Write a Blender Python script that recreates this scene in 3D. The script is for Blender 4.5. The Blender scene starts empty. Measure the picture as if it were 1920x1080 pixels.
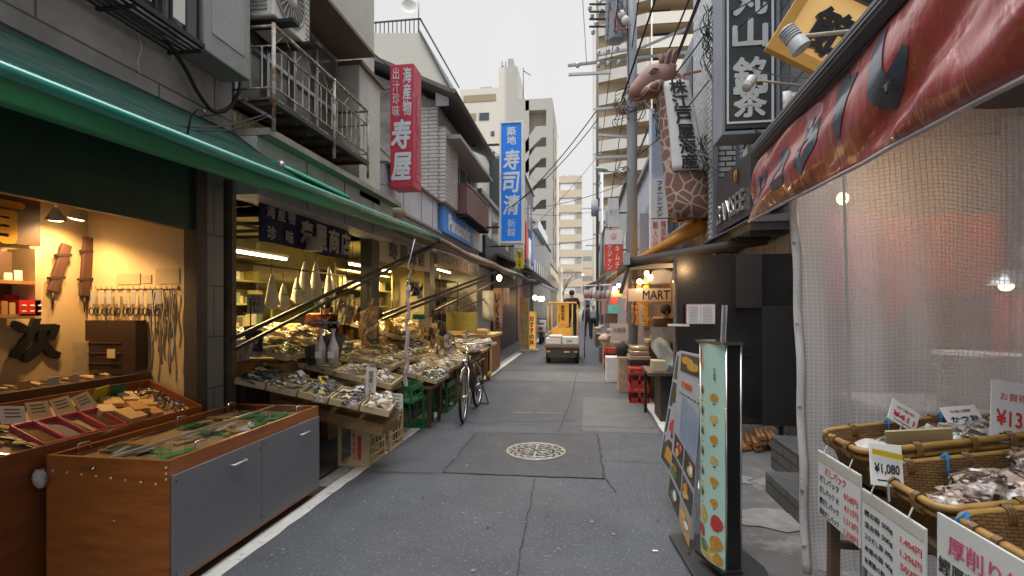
import bpy, math, random
from mathutils import Vector, Matrix, Euler
random.seed(7)
R = math.radians
scene = bpy.context.scene
col = scene.collection

# ------------------------------------------------------------------ camera
YAW = math.atan(134/933.0); FPX = 933.0; EYE = 1.5; HOR = 577
cam_d = bpy.data.cameras.new('camera'); cam = bpy.data.objects.new('camera', cam_d); col.objects.link(cam)
cam.location = (0, 0, EYE); cam.rotation_euler = (math.pi/2, 0, YAW)
cam_d.sensor_width = 36; cam_d.lens = FPX/1920*36; cam_d.shift_y = (HOR-540)/1920
cam_d.clip_start = 0.05; cam_d.clip_end = 2000
cam_d.dof.use_dof = True; cam_d.dof.focus_distance = 3.8; cam_d.dof.aperture_fstop = 4.5
scene.camera = cam
scene.view_settings.view_transform = 'Standard'; scene.view_settings.look = 'None'
scene.view_settings.exposure = 0.38; scene.view_settings.gamma = 1
scene.cycles.use_denoising = True
scene.cycles.max_bounces = 8; scene.cycles.diffuse_bounces = 4; scene.cycles.transparent_max_bounces = 12
scene.cycles.sample_clamp_indirect = 6.0
scene.cycles.caustics_reflective = False; scene.cycles.caustics_refractive = False

# ------------------------------------------------------------------ world and sun
SUN_EL = R(27); SUN_AZ = R(112)      # clockwise from +Y: the sun stands to the right
w = bpy.data.worlds.new('World'); scene.world = w; w.use_nodes = True
nt = w.node_tree; N = nt.nodes; L = nt.links
bg = N['Background']; bg.inputs[1].default_value = 0.1
sky = N.new('ShaderNodeTexSky'); sky.sky_type = 'NISHITA'; sky.sun_disc = False
sky.sun_elevation = SUN_EL; sky.sun_rotation = SUN_AZ; sky.dust_density = 4; sky.air_density = 1
tc = N.new('ShaderNodeTexCoord'); sx = N.new('ShaderNodeSeparateXYZ'); L.new(tc.outputs['Generated'], sx.inputs[0])
ramp = N.new('ShaderNodeMapRange'); ramp.interpolation_type = 'SMOOTHSTEP'   # thin overcast, brighter overhead than near the horizon
ramp.inputs['From Min'].default_value = 0.54; ramp.inputs['From Max'].default_value = 0.95
ramp.inputs['To Min'].default_value = 6.7; ramp.inputs['To Max'].default_value = 52
L.new(sx.outputs[2], ramp.inputs[0])
nz = N.new('ShaderNodeTexNoise'); nz.inputs['Scale'].default_value = 1.6; nz.inputs['Detail'].default_value = 4
L.new(tc.outputs['Generated'], nz.inputs[0])
mr2 = N.new('ShaderNodeMapRange'); mr2.inputs['To Min'].default_value = .9; mr2.inputs['To Max'].default_value = 1.1
L.new(nz.outputs[0], mr2.inputs[0])
mm = N.new('ShaderNodeMath'); mm.operation = 'MULTIPLY'; L.new(ramp.outputs[0], mm.inputs[0]); L.new(mr2.outputs[0], mm.inputs[1])
cc = N.new('ShaderNodeVectorMath'); cc.operation = 'SCALE'; cc.inputs[0].default_value = (1.01, 1.0, .99)
L.new(mm.outputs[0], cc.inputs['Scale'])
mx = N.new('ShaderNodeMix'); mx.data_type = 'RGBA'; mx.inputs[0].default_value = .88
L.new(sky.outputs[0], mx.inputs[6]); L.new(cc.outputs[0], mx.inputs[7]); L.new(mx.outputs[2], bg.inputs[0])
sd = bpy.data.lights.new('sun', 'SUN'); sd.energy = 3.2; sd.angle = R(.6); sd.color = (1, .9, .76)
so = bpy.data.objects.new('sun', sd); col.objects.link(so)
sv = Vector((math.sin(SUN_AZ)*math.cos(SUN_EL), math.cos(SUN_AZ)*math.cos(SUN_EL), math.sin(SUN_EL)))
so.rotation_euler = sv.to_track_quat('Z', 'Y').to_euler()

# ------------------------------------------------------------------ measuring helper: photo pixel + one known coordinate -> metres
def at(px, py, x=None, y=None, z=None):
    u = (px-960)/FPX; v = (HOR-py)/FPX
    d = Vector((-math.sin(YAW)+math.cos(YAW)*u, math.cos(YAW)+math.sin(YAW)*u, v))
    t = x/d.x if x is not None else (y/d.y if y is not None else (z-EYE)/d.z)
    return Vector((0, 0, EYE)) + d*t
def aty(px, y): return at(px, 500, y=y).x          # x of a pixel column at depth y
def atx(px, x): return at(px, 500, x=x).y          # y of a pixel column on the plane x

# ------------------------------------------------------------------ materials
MATS = {}
def mat(name, c, rough=.6, metal=0, var=.12, scale=6, bump=0, bscale=40, spec=.5, coat=0, emit=None, estr=0, trans=0, dirt=None, dscale=2, dlo=.5, dhi=.7, stretch=None, alpha=1):
    if name in MATS: return MATS[name]
    m = bpy.data.materials.new(name); m.use_nodes = True
    nt = m.node_tree; n = nt.nodes; l = nt.links; p = n['Principled BSDF']
    p.inputs['Roughness'].default_value = rough; p.inputs['Metallic'].default_value = metal
    p.inputs['Specular IOR Level'].default_value = spec; p.inputs['Coat Weight'].default_value = coat
    p.inputs['Coat Roughness'].default_value = .08; p.inputs['Transmission Weight'].default_value = trans
    p.inputs['Alpha'].default_value = alpha
    tcn = n.new('ShaderNodeTexCoord'); src = tcn.outputs['Object']
    if stretch:
        mp = n.new('ShaderNodeMapping'); mp.inputs['Scale'].default_value = stretch; l.new(src, mp.inputs[0]); src = mp.outputs[0]
    nz = n.new('ShaderNodeTexNoise'); nz.inputs['Scale'].default_value = scale; nz.inputs['Detail'].default_value = 5
    nz.inputs['Roughness'].default_value = .65; l.new(src, nz.inputs['Vector'])
    cr = n.new('ShaderNodeMapRange'); cr.inputs['From Min'].default_value = .25; cr.inputs['From Max'].default_value = .75
    cr.inputs['To Min'].default_value = 1-var; cr.inputs['To Max'].default_value = 1+var; l.new(nz.outputs[0], cr.inputs[0])
    sc = n.new('ShaderNodeVectorMath'); sc.operation = 'SCALE'; sc.inputs[0].default_value = c[:3]; l.new(cr.outputs[0], sc.inputs['Scale'])
    out = sc.outputs[0]
    if dirt:
        n2 = n.new('ShaderNodeTexNoise'); n2.inputs['Scale'].default_value = dscale; n2.inputs['Detail'].default_value = 7
        n2.inputs['Roughness'].default_value = .7; l.new(src, n2.inputs['Vector'])
        r2 = n.new('ShaderNodeMapRange'); r2.inputs['From Min'].default_value = dlo; r2.inputs['From Max'].default_value = dhi; l.new(n2.outputs[0], r2.inputs[0])
        mx = n.new('ShaderNodeMix'); mx.data_type = 'RGBA'; l.new(r2.outputs[0], mx.inputs[0]); l.new(out, mx.inputs[6]); mx.inputs[7].default_value = (*dirt, 1)
        out = mx.outputs[2]
    l.new(out, p.inputs['Base Color'])
    if emit:
        p.inputs['Emission Color'].default_value = (*emit, 1); p.inputs['Emission Strength'].default_value = estr
    if bump:
        n3 = n.new('ShaderNodeTexNoise'); n3.inputs['Scale'].default_value = bscale; n3.inputs['Detail'].default_value = 4; l.new(src, n3.inputs['Vector'])
        b = n.new('ShaderNodeBump'); b.inputs['Strength'].default_value = bump; b.inputs['Distance'].default_value = .02
        l.new(n3.outputs[0], b.inputs['Height']); l.new(b.outputs[0], p.inputs['Normal'])
    MATS[name] = m; return m
def brick(name, c1, c2, mortar, bw, bh, ms=.01, rough=.7, bump=.4, offset=.5, var=.1):
    if name in MATS: return MATS[name]
    m = bpy.data.materials.new(name); m.use_nodes = True
    nt = m.node_tree; n = nt.nodes; l = nt.links; p = n['Principled BSDF']; p.inputs['Roughness'].default_value = rough
    tcn = n.new('ShaderNodeTexCoord'); s = n.new('ShaderNodeSeparateXYZ'); l.new(tcn.outputs['Object'], s.inputs[0])
    a = n.new('ShaderNodeMath'); l.new(s.outputs[0], a.inputs[0]); l.new(s.outputs[1], a.inputs[1])
    cb = n.new('ShaderNodeCombineXYZ'); l.new(a.outputs[0], cb.inputs[0]); l.new(s.outputs[2], cb.inputs[1])
    b = n.new('ShaderNodeTexBrick'); l.new(cb.outputs[0], b.inputs[0]); b.offset = offset
    b.inputs['Color1'].default_value = (*c1, 1); b.inputs['Color2'].default_value = (*c2, 1); b.inputs['Mortar'].default_value = (*mortar, 1)
    b.inputs['Scale'].default_value = 1; b.inputs['Brick Width'].default_value = bw; b.inputs['Row Height'].default_value = bh; b.inputs['Mortar Size'].default_value = ms
    nz = n.new('ShaderNodeTexNoise'); nz.inputs['Scale'].default_value = 2.2; nz.inputs['Detail'].default_value = 7; nz.inputs['Roughness'].default_value = .7; l.new(tcn.outputs['Object'], nz.inputs['Vector'])
    mr = n.new('ShaderNodeMapRange'); mr.inputs['From Min'].default_value = .3; mr.inputs['From Max'].default_value = .7; mr.inputs['To Min'].default_value = 1-var*1.5; mr.inputs['To Max'].default_value = 1+var; l.new(nz.outputs[0], mr.inputs[0])
    sc = n.new('ShaderNodeVectorMath'); sc.operation = 'SCALE'; l.new(b.outputs[0], sc.inputs[0]); l.new(mr.outputs[0], sc.inputs['Scale'])
    l.new(sc.outputs[0], p.inputs['Base Color'])
    bp = n.new('ShaderNodeBump'); bp.inputs['Strength'].default_value = bump; bp.inputs['Distance'].default_value = .01; bp.invert = True
    l.new(b.outputs['Fac'], bp.inputs['Height']); l.new(bp.outputs[0], p.inputs['Normal'])
    MATS[name] = m; return m

# ------------------------------------------------------------------ mesh helpers
class MB:
    def __init__(s): s.v = []; s.f = []; s.sm = []
    def add(s, vs, fs, smooth=False):
        o = len(s.v); s.v += [Vector(a) for a in vs]
        for f in fs: s.f.append([i+o for i in f]); s.sm.append(smooth)
        return s
    def box(s, x0, x1, y0, y1, z0, z1, M=None):
        vs = [Vector(a) for a in ((x0,y0,z0),(x1,y0,z0),(x1,y1,z0),(x0,y1,z0),(x0,y0,z1),(x1,y0,z1),(x1,y1,z1),(x0,y1,z1))]
        if M: vs = [M @ a for a in vs]
        return s.add(vs, [(0,3,2,1),(4,5,6,7),(0,1,5,4),(1,2,6,5),(2,3,7,6),(3,0,4,7)])
    def prism(s, poly, vec):
        vec = Vector(vec); a = [Vector(p) for p in poly]; n = len(a)
        return s.add(a+[p+vec for p in a], [list(range(n))[::-1], list(range(n, 2*n))]+[(i, (i+1) % n, (i+1) % n+n, i+n) for i in range(n)])
    def quad(s, *p): return s.add(p, [tuple(range(len(p)))])
    def tube(s, pts, r, n=8, caps=True):
        pts = [Vector(p) for p in pts]; k = len(pts); rs = r if isinstance(r, (list, tuple)) else [r]*k
        vs = []; up = None
        for i, p in enumerate(pts):
            d = (pts[min(i+1, k-1)]-pts[max(i-1, 0)]).normalized()
            if up is None: up = d.orthogonal().normalized()
            up = (up-d*up.dot(d)).normalized(); sd_ = d.cross(up)
            for j in range(n):
                a = 2*math.pi*j/n; vs.append(p+(up*math.cos(a)+sd_*math.sin(a))*rs[i])
        fs = [(i*n+j, i*n+(j+1) % n, (i+1)*n+(j+1) % n, (i+1)*n+j) for i in range(k-1) for j in range(n)]
        s.add(vs, fs, n > 5)
        if caps:
            o = len(s.v)-k*n
            s.f.append([o+j for j in range(n)][::-1]); s.sm.append(False); s.f.append([o+(k-1)*n+j for j in range(n)]); s.sm.append(False)
        return s
    def bar(s, a, b, w_, h_=None):            # square bar
        a = Vector(a); b = Vector(b); d = b-a; L_ = d.length; h_ = h_ or w_
        q = d.to_track_quat('Z', 'Y').to_matrix().to_4x4(); M = Matrix.Translation(a) @ q
        return s.box(-w_/2, w_/2, -h_/2, h_/2, 0, L_, M)
    def lathe(s, prof, c=(0,0,0), n=16, M=None):
        c = Vector(c); vs = []
        for r, z in prof:
            for j in range(n):
                a = 2*math.pi*j/n; q = Vector((r*math.cos(a), r*math.sin(a), z)); vs.append((M @ q if M else q)+c)
        k = len(prof)
        s.add(vs, [(i*n+j, i*n+(j+1) % n, (i+1)*n+(j+1) % n, (i+1)*n+j) for i in range(k-1) for j in range(n)], True)
        return s
    def ell(s, c, r, n=12, m=8, M=None, noise=0, rnd=random):
        c = Vector(c); vs = []
        for i in range(m+1):
            th = math.pi*i/m
            for j in range(n):
                a = 2*math.pi*j/n; k = 1+(rnd.uniform(-noise, noise) if 0 < i < m else 0)
                q = Vector((r[0]*math.sin(th)*math.cos(a)*k, r[1]*math.sin(th)*math.sin(a)*k, r[2]*math.cos(th)*k)); vs.append((M @ q if M else q)+c)
        return s.add(vs, [(i*n+j, (i+1)*n+j, (i+1)*n+(j+1) % n, i*n+(j+1) % n) for i in range(m) for j in range(n)], True)
    def surf(s, fn, nu, nv, thick=0):
        vs = [Vector(fn(i/nu, j/nv)) for i in range(nu+1) for j in range(nv+1)]
        k = nv+1
        fs = [(i*k+j, (i+1)*k+j, (i+1)*k+j+1, i*k+j+1) for i in range(nu) for j in range(nv)]
        return s.add(vs, fs, True)
    def xf(s, M):
        s.v = [M @ a for a in s.v]; return s
    def build(s, name, m, parent=None, world=True, bev=0, thick=0):
        off = Vector((0,0,0))
        if parent is not None and world:
            p = parent
            while p.parent: p = p.parent
            off = p.location
        me = bpy.data.meshes.new(name); me.from_pydata([tuple(a-off) for a in s.v], [], s.f)
        me.polygons.foreach_set('use_smooth', s.sm); me.update()
        if m: me.materials.append(m)
        o = bpy.data.objects.new(name, me); col.objects.link(o)
        if parent is not None: o.parent = parent
        if thick:
            q = o.modifiers.new('solid', 'SOLIDIFY'); q.thickness = thick; q.offset = 0
        if bev:
            q = o.modifiers.new('bevel', 'BEVEL'); q.width = bev; q.segments = 2; q.limit_method = 'ANGLE'
        return o
def B(x0, x1, y0, y1, z0, z1): return MB().box(min(x0,x1), max(x0,x1), min(y0,y1), max(y0,y1), min(z0,z1), max(z0,z1))
def tag(o, label, cat, group=None, kind=None):
    if label: o['label'] = label
    if cat: o['category'] = cat
    if group: o['group'] = group
    if kind: o['kind'] = kind
    return o
def thing(name, label, cat, loc=(0,0,0), group=None, rz=0):
    o = bpy.data.objects.new(name, None); col.objects.link(o); o.location = loc; o.rotation_euler = (0,0,rz)
    o.empty_display_size = .1
    return tag(o, label, cat, group)
def struct(name, mb, m): return tag(mb.build(name, m), None, None, None, 'structure')
KIDS = {}
def dup(root, loc=None, rot=None, label=None, group=None, scale=None):
    c = root.copy(); col.objects.link(c)
    if loc is not None: c.location = loc
    if rot is not None: c.rotation_euler = rot
    if scale is not None: c.scale = scale
    if label: c['label'] = label
    if group: c['group'] = group
    def rec(src, dst):
        for ch in [k for k in bpy.data.objects if k.parent is src]:
            d = ch.copy(); col.objects.link(d); d.parent = dst; rec(ch, d)
    rec(root, c)
    return c
_txt = {}
def text(body, p0, right, up, w_, h_, m, parent, name='lettering', vertical=False, bold=.02, ext=.004, shear=0, rough=0, align='C', space=1.0):
    """lettering fitted into the box w_ x h_ centred on p0 (world); right, up = unit vectors"""
    c = bpy.data.curves.new('t', 'FONT'); c.body = '\n'.join(body) if vertical else body
    c.align_x = 'CENTER'; c.shear = shear; c.space_line = .98 if vertical else space; c.resolution_u = 3
    o = bpy.data.objects.new('t', c); col.objects.link(o)
    dg = bpy.context.evaluated_depsgraph_get(); me = bpy.data.meshes.new_from_object(o.evaluated_get(dg))
    bpy.data.objects.remove(o); bpy.data.curves.remove(c)
    xs = [v.co.x for v in me.vertices]; ys = [v.co.y for v in me.vertices]
    if not xs: return None
    x0, x1, y0, y1 = min(xs), max(xs), min(ys), max(ys)
    sx_ = w_/(x1-x0) if w_ else None; sy_ = h_/(y1-y0) if h_ else None
    if sx_ is None: sx_ = sy_
    if sy_ is None: sy_ = sx_
    right = Vector(right).normalized(); up = Vector(up).normalized(); nrm = right.cross(up)
    off = Vector((0,0,0))
    if parent is not None:
        p = parent
        while p.parent: p = p.parent
        off = p.location
    p0 = Vector(p0); rr = random.Random(5)
    front = []
    for v in me.vertices:
        a = v.co.x; b = v.co.y
        if rough:
            a += rough*math.sin(b*9+a*4); b += rough*math.sin(a*11+2)
        front.append(p0+right*(a-(x0+x1)/2)*sx_+up*(b-(y0+y1)/2)*sy_-off)
    fs = [list(p.vertices) for p in me.polygons]
    if bold >= .015:        # heavier strokes: overlapping copies a hair apart in depth
        base = list(front); f0 = list(fs); q = len(base)
        for k_, (da, db) in enumerate(((bold, .5*bold), (-bold, -.5*bold), (.5*bold, -bold), (-.5*bold, bold))):
            front += [p+right*da*sx_+up*db*sy_+nrm*(.0007*(k_+1)) for p in base]; fs += [[i+q*(k_+1) for i in f] for f in f0]
    nv = len(front)
    bpy.data.meshes.remove(me)
    if ext:
        from collections import Counter
        ed = Counter()
        for f in fs:
            for i in range(len(f)): ed[(f[i], f[(i+1) % len(f)])] += 1
        side = [(b_, a_, a_+nv, b_+nv) for (a_, b_) in ed if (b_, a_) not in ed]
        vs = [a+nrm*ext for a in front]+front
        fs = fs+side
    else: vs = front
    me2 = bpy.data.meshes.new(name); me2.from_pydata([tuple(a) for a in vs], [], fs); me2.materials.append(m)
    q = bpy.data.objects.new(name, me2); col.objects.link(q)
    if parent is not None: q.parent = parent
    return q
X = Vector((1,0,0)); Y = Vector((0,1,0)); Z = Vector((0,0,1))

def lamp(kind, loc, energy, color, parent=None, size=.1, rot=None, spot=None, size_y=None):
    d = bpy.data.lights.new(kind.lower()+'_light', kind); d.energy = energy; d.color = color
    if kind == 'AREA':
        d.size = size
        if size_y: d.shape = 'RECTANGLE'; d.size_y = size_y
    else: d.shadow_soft_size = size
    if kind == 'SPOT': d.spot_size = spot or R(90); d.spot_blend = .6
    o = bpy.data.objects.new(kind.lower()+'_light', d); col.objects.link(o)
    if parent is not None:
        p = parent
        while p.parent: p = p.parent
        o.parent = p; loc = Vector(loc)-p.location
    o.location = loc
    if rot: o.rotation_euler = rot
    return o
# ------------------------------------------------------------------ shared materials
ASPH = mat('asphalt', (.072,.079,.093), .78, var=.26, scale=1.6, bump=.5, bscale=120, dirt=(.26,.265,.27), dscale=48, dlo=.57, dhi=.68)
ASPH2 = mat('asphalt_dark', (.06,.064,.073), .72, var=.2, scale=3, bump=.5, bscale=170, dirt=(.19,.192,.195), dscale=52, dlo=.58, dhi=.72)
ASPH3 = mat('asphalt_pale', (.12,.123,.127), .8, var=.2, scale=2.4, bump=.5, bscale=150, dirt=(.17,.17,.17), dscale=80, dlo=.58, dhi=.7)
PAINT = mat('road_paint', (.6,.6,.58), .6, var=.12, scale=8, dirt=(.2,.2,.2), dscale=14, dlo=.56, dhi=.72, bump=.2, bscale=150)
CONC = mat('concrete', (.33,.33,.32), .8, var=.18, scale=3, bump=.4, bscale=60, dirt=(.2,.2,.19), dscale=2.2, dlo=.5, dhi=.75)
CONC2 = mat('concrete_patch', (.3,.3,.3), .8, var=.2, scale=6, bump=.4, bscale=60, dirt=(.16,.16,.16), dscale=5)
DARKSTEEL = mat('dark_steel', (.03,.032,.036), .45, .4, var=.2)
RUST = mat('rusty_white_paint', (.5,.49,.45), .6, var=.1, scale=9, dirt=(.2,.1,.05), dscale=9, dlo=.48, dhi=.6, bump=.3)
STEEL = mat('galvanised_steel', (.45,.47,.5), .38, .7, var=.15, scale=7)
CHROME = mat('chrome', (.7,.7,.7), .15, 1, var=.03)
BLACK = mat('black_rubber', (.012,.012,.013), .6, var=.2)
GLASS = mat('window_glass', (.035,.045,.055), .08, 0, var=.3, scale=1.5, spec=.8)
WHITE = mat('white_paint', (.68,.68,.66), .5, var=.06, dirt=(.45,.44,.4), dscale=3, dlo=.52, dhi=.8)
PAPER = mat('paper_card', (.66,.67,.68), .6, var=.06, scale=9)
INK = mat('black_ink', (.015,.015,.02), .6, var=.1)
REDINK = mat('red_ink', (.55,.04,.03), .6, var=.1)
CABLE = mat('cable_black', (.02,.02,.022), .5, var=.2)
OAK = mat('orange_plywood', (.33,.105,.022), .35, var=.22, scale=2.5, stretch=(1,1,6), dirt=(.2,.055,.012), dscale=3, dlo=.45, dhi=.75, coat=.3, bump=.06, bscale=30)
DWOOD = mat('dark_wood', (.07,.035,.018), .5, var=.3, scale=4, stretch=(1,1,5), bump=.1)
PALEWOOD = mat('pale_wood', (.5,.37,.2), .6, var=.16, scale=5, stretch=(6,1,6), bump=.15)
YELLOWWALL = mat('shop_wall_cream', (.5,.39,.22), .7, var=.08, scale=2)

# ------------------------------------------------------------------ ground
def sheet(name, pts, z, m, kind='structure'):
    mb = MB().quad(*[(p[0], p[1], z) for p in pts]); return tag(mb.build(name, m), None, None, None, kind)
struct('ground', MB().quad((-400,-60,-.02),(400,-60,-.02),(400,700,-.02),(-400,700,-.02)), mat('ground_far', (.16,.16,.155), .9, var=.2, scale=.3))
def grid(x0, x1, y0, y1, n, m_, z): return MB().surf(lambda a, b: (x0+(x1-x0)*a, y0+(y1-y0)*b, z), n, m_)
struct('road', B(-2.12, 1.0, -4, 105, -.3, 0), ASPH)
# left shoulder: drain strip and slabs
struct('pavement', B(-9, -2.12, -4, 105, -.3, -.004), mat('shoulder', (.085,.085,.088), .8, var=.3, scale=3, bump=.4, bscale=90, dirt=(.2,.2,.19), dscale=3.5, dlo=.58, dhi=.66))
struct('pavement', B(1.0, 9, -4, 105, -.3, -.004), mat('shoulder_right', (.1,.1,.104), .85, var=.3, scale=3, bump=.5, bscale=90, dirt=(.2,.2,.195), dscale=1.6, dlo=.52, dhi=.6))
def line(name, x0, x1, y0, y1, z, m, seed, wob=.008):
    rr = random.Random(seed); n = int((y1-y0)/.12)
    a = [(x0+rr.uniform(-wob, wob), y0+(y1-y0)*i/n, z) for i in range(n+1)]; b = [(x1+rr.uniform(-wob, wob), y0+(y1-y0)*i/n, z) for i in range(n+1)]
    mb = MB().add(a+b, [(i, n+1+i, n+2+i, i+1) for i in range(n)]); return struct(name, mb, m)
line('road_marking', -2.12, -2.0, -2, 44, .004, PAINT, 1)
line('road_marking', .95, 1.09, 4.0, 44, .004, PAINT, 2)
line('drain_strip', -2.3, -2.26, -2, 44, .004, mat('drain_gap', (.02,.02,.02), .9), 3, .004)
line('drain_cover', -2.26, -2.125, 3.9, 44, .004, CONC2, 4, .004)
# asphalt repairs
sheet('road_patch', [(-1.26,4.38),(.18,4.42),(.16,5.96),(-1.27,5.83)], .004, ASPH2)
sheet('road_patch', [(-1.98,4.3),(-1.3,4.33),(-1.3,5.7),(-1.97,6.2)], .003, mat('asphalt_mid', (.073,.078,.088), .76, var=.2, scale=2, bump=.5, bscale=160, dirt=(.14,.14,.145), dscale=90, dlo=.6, dhi=.72))
sheet('road_patch', [(-1.9,6.3),(-.1,6.6),(-.1,8.9),(-1.9,8.9)], .003, ASPH2)
sheet('road_patch', [(-.02,6.1),(.9,6.1),(.9,8.4),(-.0,8.4)], .003, ASPH3)
sheet('road_patch', [(-1.9,10.2),(.9,10.2),(.9,11.6),(-1.9,11.6)], .003, ASPH3)
sheet('road_patch', [(-1.9,13.0),(.9,13.0),(.9,13.8),(-1.9,13.8)], .003, ASPH2)
rr = random.Random(6)
for (cx_,cy_,r_) in ((1.35,3.75,.3),(1.5,2.95,.2),(1.25,4.6,.25)): sheet('pavement_patch', [(cx_+r_*math.cos(k*.39)*rr.uniform(.55,1.3), cy_+r_*.6*math.sin(k*.39)*rr.uniform(.55,1.3)) for k in range(16)], .003, mat('worn_concrete', (.2,.2,.2), .85, var=.3, scale=9, bump=.5, bscale=80))
def crack(pts, wd, seed):
    rr = random.Random(seed); P_ = []
    for a, b in zip(pts[:-1], pts[1:]):
        n = max(2, int(math.dist(a, b)/.08))
        for i in range(n): P_.append((a[0]+(b[0]-a[0])*i/n+rr.uniform(-.008,.008), a[1]+(b[1]-a[1])*i/n+rr.uniform(-.008,.008)))
    P_.append(pts[-1]); vs = []
    for i, p in enumerate(P_):
        q = P_[min(i+1, len(P_)-1)]; o = P_[max(i-1, 0)]; dx, dy = q[0]-o[0], q[1]-o[1]; L_ = math.hypot(dx, dy) or 1; k = wd*rr.uniform(.5, 1.3)
        vs += [(p[0]-dy/L_*k, p[1]+dx/L_*k, .0085), (p[0]+dy/L_*k, p[1]-dx/L_*k, .0085)]
    struct('road_crack', MB().add(vs, [(2*i, 2*i+1, 2*i+3, 2*i+2) for i in range(len(P_)-1)]), mat('crack_tar', (.03,.03,.032), .8))
crack([(-.15,-1),(-.36,2.3),(-.42,4.35)], .004, 1); crack([(-.3,6.0),(-.2,8),(-.15,12)], .006, 2)
crack([(-1.26,4.38),(.18,4.42)], .006, 3); crack([(.18,4.42),(.16,5.96)], .012, 4); crack([(.16,5.96),(-1.27,5.83),(-1.26,4.38)], .006, 5)
crack([(.18,4.95),(.95,4.95)], .004, 6); crack([(-1.9,4.32),(-1.3,4.36)], .004, 7); crack([(-1.95,6.28),(.9,6.35)], .006, 8)
crack([(.2,4.42),(.26,4.1)], .006, 9)
WORN = mat('worn_paint', (.3,.3,.3), .7, var=.4, scale=20)
for (x0, x1, y0, y1) in ((-1.0,-.72,7.02,7.05),(-.66,-.3,7.05,7.08),(-1.62,-1.56,6.4,6.5),(-.25,-.2,2.98,2.995)):
    sheet('paint_scrap', [(x0,y0),(x1,y0+.01),(x1-.01,y1),(x0+.01,y1-.01)], .009, WORN)
sheet('paint_scrap', [(.42,3.14),(.455,3.145),(.45,3.16),(.42,3.158)], .009, PAPER)
rr = random.Random(99); gm = MB(); gd = MB()
for i in range(260):
    x = rr.uniform(-1.9,.9); y = rr.uniform(1.6,12); r_ = rr.uniform(.004,.013); k = rr.randint(5,7); q = gm if i % 3 else gd
    q.add([(x+r_*math.cos(6.283*j/k)*rr.uniform(.7,1.2), y+r_*math.sin(6.283*j/k)*rr.uniform(.7,1.2), .0095) for j in range(k)], [tuple(range(k))])
tag(gm.build('road_specks', mat('pale_speck', (.22,.22,.22), .8)), None, None, None, 'structure'); tag(gd.build('road_specks', mat('dark_speck', (.03,.03,.032), .8)), None, None, None, 'structure')
# manhole
mh = thing('manhole_cover', 'round cast iron manhole cover set in the dark asphalt patch', 'manhole cover', (-.49, 5.17, 0))
IRON = mat('worn_iron', (.34,.33,.3), .5, .5, var=.25, scale=12)
IROND = mat('iron_recess', (.07,.07,.072), .7, .3, var=.2)
MB().lathe([(.001,.006),(.31,.006),(.31,.0)], n=40).build('base_plate', IROND, mh, world=False)
rg = MB(); rg.lathe([(.285,.007),(.287,.014),(.31,.014),(.312,.006)], n=40); rg.lathe([(.2,.007),(.201,.013),(.215,.013),(.216,.007)], n=40)
rg.build('rim', IRON, mh, world=False)
pt = MB(); rr = random.Random(3)
for k in range(16):
    a = 2*math.pi*k/16
    pt.box(-.02, .02, .222, .252, .007, .013, Matrix.Rotation(a, 4, 'Z')); pt.box(-.028, .028, .258, .28, .007, .013, Matrix.Rotation(a+.2, 4, 'Z'))
for k in range(6):
    a = 2*math.pi*k/6
    pt.box(-.01, .01, .03, .19, .007, .013, Matrix.Rotation(a, 4, 'Z'))
    for q in (-.35, .35): pt.box(-.008, .008, .07, .14, .007, .013, Matrix.Rotation(a, 4, 'Z') @ Matrix.Translation((q*.1, .02, 0)) @ Matrix.Rotation(q*2, 4, 'Z'))
    pt.box(-.03, .03, .15, .165, .007, .0125, Matrix.Rotation(a+.5, 4, 'Z'))
pt.build('relief_pattern', IRON, mh, world=False)

# ------------------------------------------------------------------ LEFT 1: concrete block building with the knife shop
blk = brick('concrete_blocks', (.33,.335,.34), (.37,.37,.37), (.14,.14,.14), 1.35, .62, .008, .85, .35, .4, .22)
b1 = thing('shop_building', 'near grey concrete block building with a barred window above the knife shop', 'building', (-3, 1, 0))
B(-3.4, -3.0, -2.5, 3.9, 2.62, 6.5).build('wall', blk, b1)
B(-8, -4.0, -2.5, 3.6, 0, 6.5).build('wall', YELLOWWALL, b1)          # back wall of the shop
B(-8, -3.4, 3.6, 3.9, 0, 6.5).build('wall', CONC, b1)                   # party wall
B(-3.998, -3.06, 3.52, 3.6, 0, 2.36).build('side_wall', mat('cream_panel', (.54,.43,.25), .6, var=.05, scale=3), b1)
B(-3.998, -3.0, -2.5, 3.598, 2.36, 2.42).build('ceiling', YELLOWWALL, b1)
B(-3.04, -2.98, -2.5, 3.45, 2.1, 2.64).build('lintel_panel', mat('dark_green_board', (.02,.07,.045), .5, var=.15), b1)
B(-3.06, -2.95, 3.45, 3.56, 0, 2.62).build('door_jamb', mat('dark_jamb', (.05,.045,.04), .5), b1)
B(-3.2, -3.03, 3.6, 3.84, 0, 2.61).build('pillar', brick('pale_tile_pillar', (.24,.25,.25), (.27,.27,.265), (.1,.1,.1), .9, .42, .006, .5), b1)
st = MB(); st.surf(lambda a, b: (-2.994, 1.77+.04*math.sin(b*9)+a*.05, 2.9+b*.5), 1, 8)
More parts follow.
